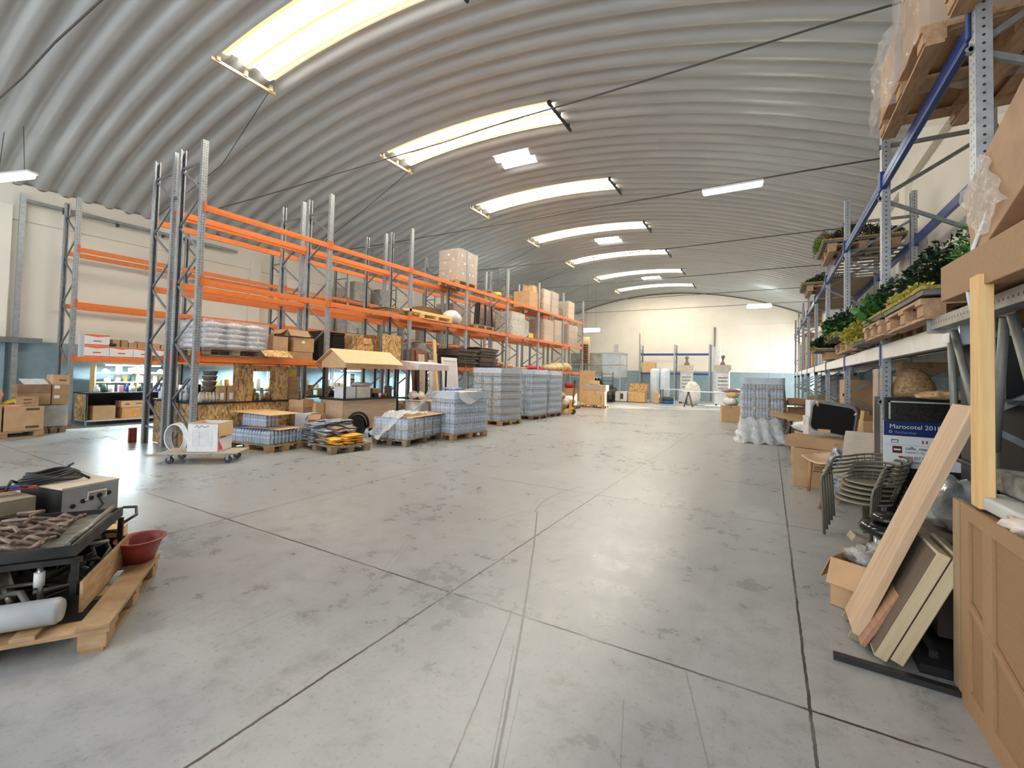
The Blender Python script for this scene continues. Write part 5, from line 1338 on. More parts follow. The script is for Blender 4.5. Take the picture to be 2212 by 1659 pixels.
# stack of wire tub chairs
OL = plain('olive_grey_metal', (.17, .155, .115), .45, metal=.2, vary=.05)
def tub_chair(label, loc, rz, first=None):
    if first is not None: return copy_tree(first, loc, rz, label, 'wire tub chairs')
    t = thing('tub_chair', label, 'chair', loc, rz, 'wire tub chairs')
    # local: front is -y
    for s in (-1, 1):
        MB().tube([(s*.235, -.24, 0), (s*.25, -.245, .30), (s*.265, -.25, .56), (s*.27, -.235, .62), (s*.272, -.19, .655), (s*.275, -.12, .665)], .0125, 8).obj('leg', OL, t)
        MB().tube([(s*.20, .22, 0), (s*.19, .19, .25), (s*.18, .16, .43)], .0115, 8).obj('leg', OL, t)
    hoop = [(-.275, -.12, .665)]
    for k in range(13):
        a = PI+PI*k/12
        hoop.append((.275*math.cos(a), .02-.27*math.sin(a)*1.0, .67+.05*math.sin(PI*k/12)))
    hoop.append((.275, -.12, .665))
    MB().tube(hoop, .0125, 8).obj('arm_hoop', OL, t)
    for j in range(1, 7):
        f = j/7.0; r = .275-.075*f; z = .665-.21*f; pts = []
        for k in range(15):
            a = PI+PI*k/14
            pts.append((r*math.cos(a), .02-.27*math.sin(a)*(1-.25*f), z+.05*(1-f)*math.sin(PI*k/14)))
        MB().tube(pts, .0055, 5).obj('back_rod', OL, t)
    for k in range(1, 12):
        a = PI+PI*k/12; sx, sy = math.cos(a), -math.sin(a)
        MB().tube([(.275*sx, .02+.27*sy, .67+.05*math.sin(PI*k/12)), (.235*sx, .02+.235*sy, .56), (.205*sx, .02+.20*sy, .455)], .0045, 5).obj('back_rod', OL, t)
    MB().rings([[(.225*math.cos(a)*k, -.03+.225*math.sin(a)*k, z) for a in [2*PI*i/24 for i in range(24)]] for k, z in ((.9, .425), (1, .43), (1.02, .437), (1, .447), (.9, .445))]).obj('seat', plain('olive_seat_shell', (.26, .235, .17), .5), t)
    return t
tc = None
names = ['lowest of the stack', 'second from below', 'middle of the stack', 'second from the top', 'topmost of the stack']
for i in range(5):
    tc_ = tub_chair('olive wire tub chair, %s' % names[i], (.83+.026*i, 5.62+.058*i, .036*i), math.radians(-48), tc)
    tc_.scale = (1, 1, .92)
    tc = tc or tc_
# upholstered chair behind it
UPH = plain('taupe_fabric', (.46, .41, .34), .9, vary=.08, scale=60)
LEGW = wood('red_brown_leg', (.40, .17, .07), (.55, .27, .12), (9, 9, 2), rnd=0)
t = thing('upholstered_chair', 'taupe upholstered chair with wooden legs behind the wire chair stack', 'chair', (.90, 6.80, 0), math.radians(-30))
MB().box((0, 0, .46), (.50, .50, .07), bev=.03).obj('seat', UPH, t)
q = MB(); q.rings([[(x, .22+.06*(1-(x/.25)**2)+.02*k+y*.02+.10*(z-.5), z) for x, y in ((-.24, -1), (-.12, -1), (0, -1), (.12, -1), (.24, -1), (.24, 1), (.12, 1), (0, 1), (-.12, 1), (-.24, 1))] for k, z in enumerate((.48, .6, .75, .88, .93))]); q.obj('backrest', UPH, t)
for sx in (-1, 1):
    for sy in (-1, 1): MB().tube([(sx*.27, sy*.25, 0), (sx*.2, sy*.2, .43)], [.014, .022], 8).obj('leg', LEGW, t)
# silver-blue plastic bag between
o = MB().blob((0, 0, 0), (.14, .24, .34), 6, .25, 16, 10, flat=.98).obj('plastic_bag', plain('grey_striped_plastic', (.34, .36, .40), .2, vary=.6, scale=18), None, (.80, 7.36, .36)); tag(o, 'crumpled grey plastic sack between the shell chair and the taupe chair', 'plastic sack')
# plywood shell chair
t = thing('shell_chair', 'tan plywood shell seat on wooden legs beside the big brown carton', 'chair', (.73, 7.72, 0), math.radians(-40))
PLY = plain('tan_plywood', (.66, .48, .30), .5, vary=.03)
bm = bmesh.new(); g = []
for i in range(13):
    u = i/12*2-1; row = []
    for j in range(11):
        v = j/10; w = .25*(1-.35*abs(v-.5)**2)
        x = u*w; y = -.24+.46*v; z = .44+.07*u*u*(1-.3*v)+.24*max(0, v-.55)**1.3*2.0+.03*max(0, .25-v)*-1
        row.append(bm.verts.new((x, y, z)))
    g.append(row)
for i in range(12):
    for j in range(10): bm.faces.new((g[i][j], g[i+1][j], g[i+1][j+1], g[i][j+1])).smooth = True
me = bpy.data.meshes.new('seat_shell'); bm.to_mesh(me); bm.free(); me.materials.append(PLY)
o = bpy.data.objects.new('seat_shell', me); COL.objects.link(o); o.parent = t
md = o.modifiers.new('thick', 'SOLIDIFY'); md.thickness = .014
for sx in (-1, 1):
    for sy in (-1, 1): MB().tube([(sx*.17, sy*.17, 0), (sx*.15, sy*.15, .45)], [.018, .024], 6).obj('leg', LEGW, t)
# big carton with strip, overturned black chair on it
carton('big brown carton with printed lines standing at the rack corner by the shell chair', .66, 8.22, 0, .62, .62, .56, math.radians(-8), mat=CARD, mark=[(.05, .38, .2, .012, 'y'), (.04, .31, .17, .012, 'y'), (.06, .28, .2, .012, 'y'), (.03, .25, .17, .012, 'y')])
carton('shallow taped carton lying across the big brown carton', .66, 8.20, .565, .78, .5, .16, math.radians(-22), mat=CARD)
t = thing('armchair_shell', 'overturned black bottomed chair shell with grey rim on the cartons', 'chair', (.82, 8.22, 1.0), rot=(math.radians(-80), math.radians(8), math.radians(-12)))
def rrect(w, h, r, n=5):
    p = []
    for cx, cy, a0 in ((w-r, h-r, 0), (-w+r, h-r, PI/2), (-w+r, -h+r, PI), (w-r, -h+r, 1.5*PI)):
        for k in range(n+1): a = a0+PI/2*k/n; p.append((cx+r*math.cos(a), cy+r*math.sin(a)))
    return p
MB().rings([[(x, y, z) for x, y in rrect(.29*s, .235*s, .09*s)] for s, z in ((.96, 0), (1.0, .03), (1.03, .10), (1.0, .14), (.92, .12))], caps=True).obj('shell_rim', plain('grey_shell_fabric', (.22, .23, .23), .8), t)
MB().rings([[(x, y, z) for x, y in rrect(.26, .21, .08)] for z in (-.004, .002)]).obj('underside', plain('matt_black_underside', (.004, .004, .004), .95, vary=0), t)
for x, y, L in ((-.20, -.17, .16), (.20, .16, .2), (.26, -.12, .34)): MB().tube([(x, y, -.004), (x*1.05, y*1.3-.03, -L*.55)], [.02, .014], 8).obj('leg', PINE, t)
MB().box((-.08, .20, -.012), (.16, .05, .012), rot=(0, 0, -.15)).obj('leg_plate', CARDL, t)
o = MB().box((0, 0, .22), (.03, .06, .44), rot=(0, .12, 0)).obj('plank', PINE, None, (1.10, 7.85, .73)); tag(o, 'short wooden slat standing right of the overturned black chair', 'slat')
# cartons piled in the second bay of the right rack
carton('open tan carton with raised flap right of the overturned chair', 1.42, 8.55, .55, .5, .5, .45, .1, mat=CARDL, openf=2.0)
carton('brown carton with dark tape beside the second rack post', 1.52, 7.98, .55, .44, .5, .52, 0, mat=CARDL)
MB0 = MB().bx(1.2, 1.9, 7.4, 8.8, .50, .545).obj('shelf_board', plain('grey_shelf_board', (.34, .30, .26), .7)); tag(MB0, 'grey board shelf carrying the tan cartons in the second bay', 'shelf')
for i, (x, y) in enumerate(((1.30, 7.5), (1.6, 7.5), (1.3, 8.6), (1.75, 8.6))):
    carton(['grey carton propping the near left of the shelf board', 'blue grey carton propping the near right of the shelf board', 'brown carton propping the far left of the shelf board', 'brown carton propping the far right of the shelf board'][i], x, y, 0, .24, .3, .498, 0, mat=[plain('grey_carton', (.42, .38, .34), .8), plain('blue_grey_carton', (.22, .27, .30), .8), CARD, CARD][i])
# sign board, coffee picture
SB = plain('sign_white', (.80, .80, .80), .4, vary=.01); NAVY = plain('sign_navy', (.008, .022, .12), .4, vary=.03)
t = thing('sign_board', 'white and navy sign board reading Marocotel 2018 beside the rack post', 'sign', (1.03, 5.98, 0))
MB().bx(0, .86, 0, .03, .70, 1.17).obj('board', SB, t)
MB().bx(.0, .86, -.003, .0, 1.02, 1.17).obj('navy_header', NAVY, t)
text('lettering', 'Marocotel 2018 (casablanca)', .062, SB, t, (.045, -.005, 1.095), (PI/2, 0, 0))
text('lettering', 'Rechercher', .036, plain('pale_blue_letters', (.25, .32, .55), .5), t, (.09, -.005, 1.045), (PI/2, 0, 0))
MB().tube([(.055+.012*math.cos(a), -.005, 1.06+.012*math.sin(a)) for a in [2*PI*k/12 for k in range(12)]], .0025, 4, closed=True).obj('search_icon', SB, t)
q = MB()
for a in ((.06, .115, .98, .984), (.06, .115, .948, .952), (.06, .064, .95, .983), (.112, .116, .95, .983), (.06, .115, .972, .976)): q.bx(a[0], a[1], -.003, -.0005, a[2], a[3])
q.obj('window_icon', NAVY, t)
MB().bx(0, .86, -.002, -.0005, .928, .931).obj('divider_line', plain('grey_line', (.4, .4, .42), .5), t)
MB().bx(.07, .145, -.003, -.0005, .845, .915).obj('logo_tile', plain('maroon_logo', (.12, .01, .01), .5), t)
q = MB(); q.bx(.08, .135, -.0045, -.003, .872, .888); q.obj('logo_mark', SB, t)
text('lettering', 'caffe_mauro_maroc', .045, NAVY, t, (.17, -.003, .885), (PI/2, 0, 0)); text('lettering', 'Casablanca, Maroc', .024, plain('grey_letters', (.2, .2, .22), .5), t, (.17, -.003, .853), (PI/2, 0, 0))
text('lettering', 'ON EST DE RETOUR', .034, NAVY, t, (.175, -.003, .795), (PI/2, 0, 0)); text('lettering', 'caffe_mauro_maroc_Officiel', .03, NAVY, t, (.07, -.003, .752), (PI/2, 0, 0))
q = MB(); q.prism([(.115, .808), (.135, .79), (.155, .808), (.15, .818), (.14, .818), (.135, .812), (.13, .818), (.12, .818)], -.003, -.0005, 'y'); q.obj('heart_icon', plain('heart_red', (.6, .01, .02), .5), t)
for x in (.30, .33, .38): MB().bx(x, x+.012, -.004, -.0005, .955, .985).obj('people_icon', plain('icon_red_grey', (.3, .08, .1), .5), t)
MB().bx(.0, .86, .0, .03, .62, .70).obj('black_footer', BLACK, t); MB().bx(.06, .80, .3, .34, .0, .62).obj('stand', BLACK, t); MB().bx(.02, .84, .0, .34, .60, .62).obj('stand_shelf', BLACK, t)
t = thing('framed_picture', 'coffee bean picture in a black and pale frame above the sign board', 'picture', (1.04, 5.98, 1.175))
MB().bx(0, .84, .0, .03, 0, .235).obj('outer_frame', BLACK, t)
q = MB(); q.bx(.03, .80, -.004, 0, .185, .20); q.bx(.03, .045, -.004, 0, .012, .20); q.obj('inner_frame', plain('pale_green_line', (.50, .55, .45), .5), t)
bm_, n, l, p = nt('coffee_bean_print'); tc2 = n.new('ShaderNodeTexCoord'); v = n.new('ShaderNodeTexVoronoi'); v.inputs['Scale'].default_value = 60; l.new(tc2.outputs['Object'], v.inputs['Vector'])
l.new(ramp(n, l, v.outputs['Distance'], [(0.1, (.05, .04, .03)), (.5, (.008, .006, .005))]), p.inputs['Base Color']); p.inputs['Roughness'].default_value = .4
MB().bx(.045, .80, -.003, 0, .012, .185).obj('bean_print', bm_, t)
# wicker bag above
WK = plain('wicker_straw', (.40, .25, .12), .8, vary=.35, scale=40)
o = MB().rings([[(.19*k*math.cos(a), .16*k*math.sin(a), z) for a in [2*PI*i/20 for i in range(20)]] for k, z in ((1.0, 0), (1.02, .05), (.9, .14), (.62, .24), (.3, .29), (.1, .30))]).obj('wicker_basket', WK, None, (1.32, 6.0+.25, 1.42)); tag(o, 'conical wicker basket turned upside down above the coffee bean picture', 'basket')
o = MB().blob((0, 0, 0), (.28, .2, .05), 3, .3, 14, 6, flat=.8).obj('straw_mat', plain('straw_pile', (.55, .36, .18), .8, vary=.4, scale=20), None, (1.55, 5.7, 1.45)); tag(o, 'tan straw bundle beside the upside down wicker basket', 'straw')
t = thing('display_counter', 'dark counter body behind the sign board carrying the wicker basket', 'counter', (1.06, 5.30, 0))
MB().bx(0, .82, .72, 1.35, 0, 1.40).obj('counter_body', BLACK, t)
carton('tall narrow grey brown carton standing right behind the second rack post', 1.15, 6.78, 0, .12, .3, 1.72, 0, mat=plain('faded_carton', (.46, .36, .30), .8))
carton('white printed carton in the dark upper corner behind the wicker basket', 1.45, 6.95, 1.42, .3, .2, .22, 0, mat=plain('printed_pink_white', (.66, .56, .54), .6, vary=.2))
carton('grey brown carton lying behind the wicker basket under the deck', 1.60, 7.0, 1.65, .5, .3, .16, 0)
# black flight case with papers, near
t = thing('equipment_case', 'black equipment case with a white paper sheet behind the pine post', 'case', (1.33, 4.12, 0))
MB().bx(0, .60, 0, .8, .0, 1.88).obj('case_body', BLACK, t)  # full-height black body also fills in the poorly lit bay
PG = plain('grey_white_sheet', (.52, .52, .53), .5, vary=.25, scale=9)
MB().prism([(.0, 1.12), (.54, 1.10), (.55, 1.40), (.04, 1.42)], -.006, -.002, 'y').obj('paper_sheet', PG, t)
for x in (.03, .25): MB().lathe([(.016, 0), (.012, .006)], n=10).obj('bolt_head', STEEL, t, (x, -.002, 1.04), (PI/2, 0, 0))
t = thing('paint_tin', 'red and white canister behind the diagonal rack struts at right', 'canister', (1.44, 3.62, 1.475))
MB().box((0, 0, .10), (.20, .12, .20), bev=.01).obj('tin_body', WP, t); MB().box((.03, -.0615, .11), (.09, .002, .14)).obj('red_panel', REDP, t); MB().lathe([(.03, .2), (.03, .23), (.02, .24)], n=12).obj('neck', WP, t)
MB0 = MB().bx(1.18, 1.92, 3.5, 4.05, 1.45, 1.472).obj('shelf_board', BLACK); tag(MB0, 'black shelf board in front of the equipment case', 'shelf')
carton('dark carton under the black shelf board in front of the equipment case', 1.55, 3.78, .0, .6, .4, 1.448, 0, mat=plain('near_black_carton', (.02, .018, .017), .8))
# lying upright frame with diagonal tubes
t = thing('upright_frame', 'galvanised rack frame lying on its side above the very large carton', 'rack frame', (0, 0, 0))
u = upright_mesh(2.1).obj('upright', galv('dull_punched_steel', (.36, .35, .32)), t, (1.02, 4.15, 1.93), (PI/2, PI/2, 0))
TB = plain('grey_green_tube', (.24, .245, .22), .5, metal=.3)
for a, b in (((1.03, 3.98, 1.90), (1.05, 3.96, 1.08)), ((1.03, 3.92, 1.90), (1.08, 3.55, 1.08)), ((1.03, 3.20, 1.90), (1.06, 3.42, 1.20)), ((1.03, 3.12, 1.90), (1.08, 2.82, 1.08))):
    MB().tube([a, b], .021, 9).obj('brace_tube', TB, t)
MB().tube([(1.09, 4.1, 1.06), (1.09, 2.15, 1.06)], .02, 8).obj('lower_rail', DARKM, t)
o = MB().bx(0, .003, -.13, 0, -.06, 0).obj('price_tag', WP, None, (.975, 3.93, 1.88)); tag(o, 'blank white tag on the rack beam end left of the pine post', 'tag')
# first near bay edge beam (its far part shows)
e_ = first.copy(); COL.objects.link(e_); e_.location = (1.05+.03, 5.05, 1.97); e_.scale = (1, .84, 1)
# giant cartons above
t = carton('flat long brown carton lying on the first level above the pine post', 1.25, 2.62, 2.03, .72, 1.75, .20, math.radians(2), mat=BC2, tape=False)
t = carton('very large tilted brown carton with a torn edge at the upper right', 1.24, 2.35, 2.50, .66, 1.75, .42, 0, mat=plain('creased_brown_board', (.44, .27, .155), .7, vary=.12, scale=5, bmp=.3), tape=False, rot=(math.radians(-21), 0, 0))
sheet(lambda u, v: (-.345-.012*math.sin(u*14+v*9), .86-.34*v-.1*u, .40-.36*u+.02*math.sin(v*17)), 16, 10, 'loose_film', plain('shiny_film_patch', (.85, .82, .78), .06, alpha=.35, bmp=.9, scale=20), '', '', t)
carton('brown carton supporting the tilted carton, hidden behind the flat one', 1.30, 2.2, 2.235, .6, 1.0, .10, 0, tape=False)
t = thing('timber_prop', 'dark timber under the flat long carton', 'timber', (1.35, 2.6, 2.0)); MB().box((0, 0, .012), (.6, 1.7, .024)).obj('timber', PALD, t)
# wrapped pallets on the top level
pallet('brown pallet overhanging the top beam at the upper right', 1.42, 4.58, 3.815, PI/2, wood('reddish_pallet_wood', (.36, .20, .10), (.58, .36, .20), (2, 9, 9), rnd=.1), L=1.35, W=1.1)
GF = plain('glossy_stretch_film', (.92, .88, .84), .05, alpha=.20, bmp=1.0, scale=7, vary=.1)
t = thing('wrapped_carton_load', 'low brown carton in glossy film on the far end of the overhanging pallet', 'wrapped load', (1.40, 4.98, 3.965))
MB().box((0, 0, .26), (1.04, .52, .50), bev=.02).obj('carton_body', CARD, t)
film_box(MB(), 1.10, .56, -.10, .54, 30, .05, 10, 10, .03).obj('stretch_wrap', GF, t)
t = thing('wrapped_carton_load', 'tall brown carton in glossy film on the near end of the overhanging pallet', 'wrapped load', (1.42, 4.33, 3.965))
for k in range(2): MB().box((0, 0, .33+.66*k), (1.0, .66, .65), bev=.02).obj('carton_body', CARD, t)
film_box(MB(), 1.06, .70, -.05, 1.34, 31, .05, 12, 10, .03).obj('stretch_wrap', GF, t)
pallet('second brown pallet on the top level nearer the camera', 1.48, 3.02, 3.815, PI/2, wood('reddish_pallet_wood', (.36, .20, .10), (.58, .36, .20), (2, 9, 9), rnd=.1), L=1.3, W=1.1)
for i in range(5):
    o = MB().box((0, 0, 0), (1.1, .12, .05)).obj('slat', wood('reddish_pallet_wood', (.4, .2, .1), (.5, .3, .2)), None, (1.48, 2.55+.25*i, 3.99), 0); tag(o, 'brown slat across the nearest top level pallet, %s from the camera' % ORD[i], 'slat', 'slats on the nearest top pallet')
# ================================================================ ARTIFICIAL PLANTS ON THE RIGHT RACK
def foliage(seed, r, n, size, droop=.3, up=.4, kind='leaf'):
    rd = random.Random(seed); q = MB(); bm = q.bm
    for i in range(n):
        a = rd.uniform(0, 2*PI); s = rd.random()**.5; x, y = r[0]*s*math.cos(a), r[1]*s*math.sin(a)
        top = r[2]*(1-.55*s*s)*(.75+.25*math.sin(a*3+seed)); z = rd.uniform(0, 1)**.6*top
        if rd.random() < .12: z -= droop*r[2]*s
        L = size*rd.uniform(.6, 1.3); W = L*(.14 if kind == 'needle' else .34)
        d = Vector((x*1.1/r[0]+rd.uniform(-.8, .8), y*1.1/r[1]+rd.uniform(-.8, .8), rd.uniform(-.5, 1.2)*up+.2)).normalized()
        sd = d.cross(Vector((rd.uniform(-1, 1), rd.uniform(-1, 1), rd.uniform(-1, 1)))).normalized(); nn = d.cross(sd)
        p0 = Vector((x, y, z)); p1 = p0+d*L*.5+sd*W+nn*W*.3; p2 = p0+d*L; p3 = p0+d*L*.5-sd*W+nn*W*.3
        v = [bm.verts.new(k) for k in (p0, p1, p2, p3)]
        bm.faces.new((v[0], v[1], v[2])); bm.faces.new((v[0], v[2], v[3]))
    return q
def leafm(name, a, b):
    if name in _mc: return _mc[name]
    m, n, l, p = nt(name); geo = n.new('ShaderNodeNewGeometry')
    l.new(ramp(n, l, geo.outputs['Random Per Island'], [(0, a), (1, b)]), p.inputs['Base Color']); p.inputs['Roughness'].default_value = .5
    _mc[name] = m; return m
LDK = leafm('dark_leaves', (.004, .010, .004), (.022, .055, .016)); LMD = leafm('mid_green_leaves', (.02, .09, .015), (.10, .28, .05)); LYG = leafm('yellow_green_leaves', (.28, .26, .03), (.62, .52, .08)); LBR = leafm('brown_green_leaves', (.05, .04, .012), (.22, .15, .04)); LLG = leafm('light_fern_leaves', (.06, .20, .03), (.30, .52, .14))
TRAYM = plain('grey_plastic_tray', (.16, .15, .14), .6, vary=.2); MOSS = plain('yellow_moss', (.45, .34, .07), .9, vary=.4, scale=40)
def tray(label, x, y, z, w, d, parts, rz=0, leg=0):
    t = thing('artificial_plant_panel', label, 'artificial plants', (x, y, z), rz)
    MB().box((0, 0, .02), (w, d, .04)).obj('tray', TRAYM, t); MB().box((0, 0, .05), (w*1.02, d*1.02, .025)).obj('moss_edge', MOSS, t)
    for i, (dx, dy, r, n_, sz, m_, k_, nm) in enumerate(parts):
        foliage(int(abs(x*10+y*100))+i, r, n_, sz, kind=k_).obj(nm, m_, t, (dx, dy, .05))
    return t
def rpal(label, x, y, z, L=1.1, W=.8, rz=PI/2): pallet(label, x, y, z, rz, wood('reddish_pallet_wood', (.4, .2, .1), (.5, .3, .2)), L=L, W=W)
rpal('brown pallet under the nearest artificial plant panel', 1.30, 4.62, 2.0, 1.1, .8)
tray('nearest artificial plant panel with dark bush and light fern, right of the blue post', 1.30, 4.62, 2.16, .80, 1.2, [
    (0, .05, (.36, .56, .52), 4420, 0.043, LDK, 'leaf', 'dark_foliage'), (.12, -.28, (.30, .40, .58), 3060, 0.043, LMD, 'needle', 'green_foliage'), (.14, -.35, (.30, .34, .72), 850, 0.065, LLG, 'needle', 'fern_foliage'), (-.36, .0, (.07, .55, .09), 850, 0.025, LYG, 'leaf', 'yellow_foliage')])
rpal('brown pallet standing under the broad leaved plants by the blue post', 1.28, 5.72, 2.0, .85, .8)
tray('broad leaved trailing artificial plants beside the blue rack post', 1.28, 5.72, 2.16, .78, .9, [
    (0, 0, (.38, .46, .50), 2380, 0.050, LDK, 'leaf', 'dark_foliage'), (-.28, .1, (.16, .3, .26), 221, 0.108, LMD, 'leaf', 'broad_leaves'), (-.30, .25, (.14, .22, .22), 1020, 0.036, LMD, 'needle', 'green_foliage')])
tray('yellow green artificial plant clump hanging over the zinc beam', 1.20, 6.75, 2.0, .6, .7, [
    (-.1, 0, (.34, .40, .38), 2550, 0.036, LYG, 'leaf', 'yellow_foliage'), (.08, .1, (.30, .34, .46), 2210, 0.043, LMD, 'needle', 'green_foliage'), (-.02, .22, (.2, .2, .34), 680, 0.043, LBR, 'leaf', 'brown_foliage')])
rpal('brown pallet under the dark green plant panel in the second bay', 1.32, 8.35, 2.0, 1.2, .8)
tray('dark green bushy artificial plant panel in the second bay, lower level', 1.22, 8.35, 2.19, .85, 1.3, [
    (0, 0, (.48, .70, .48), 5440, 0.050, LDK, 'leaf', 'dark_foliage'), (-.1, -.1, (.42, .6, .46), 1530, 0.043, LMD, 'leaf', 'green_foliage'), (-.4, 0, (.06, .6, .06), 510, 0.025, LYG, 'leaf', 'yellow_foliage')])
o = carton('crumpled brown carton under the farther low plant panel', 1.30, 11.0, 2.0, .7, .8, .14, 0)
tray('small dark leaved artificial plant panel farther along the lower level', 1.15, 11.0, 2.15, .75, 1.0, [
    (0, 0, (.38, .5, .32), 3740, 0.065, LDK, 'leaf', 'dark_foliage'), (-.38, 0, (.06, .5, .06), 425, 0.029, LYG, 'leaf', 'yellow_foliage')])
# upper level (resting on the top beams)
rpal('pallet under the long upper plant panel', 1.36, 10.0, 3.815, 1.2, 1.0)
tray('long brown and dark artificial plant panel on the top level past the second post', 1.36, 10.0, 3.965, 1.12, 1.25, [
    (.05, 0, (.56, .66, .42), 6120, 0.050, leafm('very_dark_leaves', (.003, .005, .002), (.03, .028, .010)), 'needle', 'dark_foliage'), (-.42, .1, (.22, .55, .36), 2040, 0.043, LBR, 'needle', 'brown_foliage'), (-.56, .2, (.06, .35, .30), 374, 0.065, LLG, 'needle', 'fern_foliage')])
rpal('pallet under the farther upper plant panel', 1.30, 13.9, 3.815, 1.2, 1.0)
tray('farther dark artificial plant panel on the top level', 1.26, 13.9, 3.965, 1.1, 1.25, [
    (0, 0, (.52, .6, .36), 4420, 0.058, LDK, 'needle', 'dark_foliage'), (-.5, 0, (.06, .5, .1), 425, 0.036, LYG, 'leaf', 'yellow_foliage')])
# decks of the top level
WD_ = plain('brown_deck_panel', (.30, .24, .18), .8, vary=.1)
q = MB()
for i in range(9): MB().box((1.5, 9.35+.28*i, 3.79), (.84, .06, .02)).obj('deck_slat', GALVB, RR)
for k in (3, 4): MB().box((1.5, YR[k]+1.39, 3.80), (.80, 2.6, .02)).obj('deck', WD_, RR)
q.bm.free()
# ================================================================ RIGHT RACK, FARTHER BAYS AND TOWER
pallet('pallet hidden in film under the leaning bottled water tower at right', -.18, 13.18, 0, math.radians(4), PALD, L=1.0, W=.9)
water_load('lone bottled water tower with tan divider sheets on the right side of the aisle', -.18, 13.18, math.radians(4), .92, .8, 6, .245, seed=21)
def skirt(u, v):
    a = -2.6+u*4.2; w = .016*math.sin(u*61+v*3)+.012*math.sin(u*117+v*19)+.01*math.sin(v*23+u*13)
    w *= (1.6-v); rx, ry = .50+.12*(1-v)**1.5+w, .47+.14*(1-v)**1.5+w
    ca_, sa_ = math.cos(a), math.sin(a); k = 1/max(abs(ca_), abs(sa_))**.7
    return (-.18+rx*ca_*k, 13.18+ry*sa_*k, .01+.60*v+.03*math.sin(u*50+v*20))
sheet(skirt, 90, 12, 'plastic_film', FILM2, 'crumpled grey white film skirt around the foot of the right water tower', 'plastic film')
t_ = MB().box((0, 0, 0), (.95, .6, .008)).obj('cardboard_sheet', CARDL, None, (.50, 12.75, .70), (.24, .22, -.1)); tag(t_, 'tan cardboard sheet sliding off the right water tower towards the rack', 'cardboard sheet')
o = MB().bx(-.03, .03, -.45, .45, 0, 1.55).obj('board', wood('brown_board', (.25, .15, .1), (.4, .26, .18)), None, (.40, 13.4, 0), (0, math.radians(-4), 0)); tag(o, 'tall brown board leaning on the right side of the water tower', 'board')
carton('tan carton alone on the floor left of the right water tower', -1.28, 18.75, 0, .62, .5, .6, math.radians(10), mat=CARDL)
o = MB().blob((0, 0, 0), (.26, .22, .16), 4, .4, 12, 7, flat=.8).obj('plastic_bag', WP, None, (-1.25, 18.8, .73)); tag(o, 'white plastic bag on the lone tan carton', 'plastic bag')
o = MB().blob((0, 0, 0), (.2, .2, .12), 5, .3, 12, 7, flat=.8).obj('brown_bag', CARDL, None, (-1.2, 18.9, .98)); tag(o, 'small tan bag on top of the white plastic bag', 'bag')
# mixed clutter behind the tower and beside the rack
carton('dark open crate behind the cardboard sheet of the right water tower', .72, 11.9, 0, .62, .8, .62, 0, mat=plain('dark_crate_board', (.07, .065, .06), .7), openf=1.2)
o = MB().blob((0, 0, 0), (.22, .3, .13), 41, .4, 14, 8, flat=.8).obj('plastic_bag', WP, None, (.72, 11.2, .62)); tag(o, 'white crumpled plastic in front of the dark open crate', 'plastic bag')
carton('brown carton under the white crumpled plastic', .72, 11.2, 0, .5, .5, .5, 0)
carton('brown carton with a pink label behind the white printed carton by the third post', .70, 10.3, 0, .6, .6, .52, .1)
t = thing('black_trolley', 'black wire trolley with brown cartons beside the farther right posts', 'trolley', (.62, 14.6, 0))
for x in (-.22, .22):
    for y in (-.3, .3): MB().tube([(x, y, 0), (x, y, .95)], .012, 6).obj('upright_tube', BLACK, t)
for z in (.15, .55, .92):
    q = MB(); q.tube([(-.22, -.3, z), (.22, -.3, z), (.22, .3, z), (-.22, .3, z)], .01, 5, closed=True)
    q.obj('shelf_frame', BLACK, t); MB().box((0, 0, z), (.43, .58, .008)).obj('shelf_panel', BLACK, t)
carton('brown carton on the middle shelf of the black trolley', .62, 14.6, .556, .38, .5, .28, 0)
carton('brown carton on the lower shelf of the black trolley', .62, 14.6, .156, .38, .5, .3, 0)
carton('torn brown carton on top of the black trolley', .62, 14.6, .926, .4, .5, .16, .1, openf=1.0)
# goods inside the rack bays
rd = random.Random(44)
COLS = [CARD, CARDL, plain('pale_grey_carton', (.68, .66, .62), .7), plain('printed_pink_white', (.66, .56, .54), .6), CARD]
def bay_fill(k, level, n, seed, zs, hmax):
    r2 = random.Random(seed); y = YR[k]+.12; i = 0
    end = YR[k]+2.66
    while y < end-.3 and i < n:
        w = r2.uniform(.38, .62); 
        if y+w > end: break
        h = r2.uniform(.3, hmax); m_ = COLS[r2.randrange(5)]
        carton('%s carton, %s of the right rack, bay %s' % ({0: 'brown', 1: 'tan', 2: 'pale grey', 3: 'pink white', 4: 'brown'}[COLS.index(m_)], level, ['', 'two', 'three', 'four', 'five', 'six', 'seven', 'eight'][k])+(', place %s' % ['one', 'two', 'three', 'four', 'five', 'six', 'seven'][i]), r2.uniform(1.38, 1.52), y+w/2, zs, r2.uniform(.5, .72), w-.03, h, r2.uniform(-.04, .04), mat=m_)
        y += w+r2.uniform(.0, .12); i += 1
bay_fill(2, 'floor', 5, 1, 0, .9); bay_fill(3, 'floor', 5, 2, 0, 1.0); bay_fill(4, 'floor', 5, 3, 0, 1.0); bay_fill(5, 'floor', 5, 4, 0, 1.1); bay_fill(6, 'floor', 5, 5, 0, 1.1)
bay_fill(4, 'first level', 5, 6, 2.0, 1.2); bay_fill(5, 'first level', 5, 7, 2.0, 1.3); bay_fill(6, 'first level', 5, 8, 2.0, 1.4)
bay_fill(5, 'top level', 4, 9, 3.815, .5); bay_fill(6, 'top level', 4, 10, 3.815, .6)
wrapcart('white film wrapped carton load on the first level in the third bay', 1.5, 12.9, 2.0, .72, .9, 1.2, 41, plain('white_wrapped', (.78, .76, .74), .5))
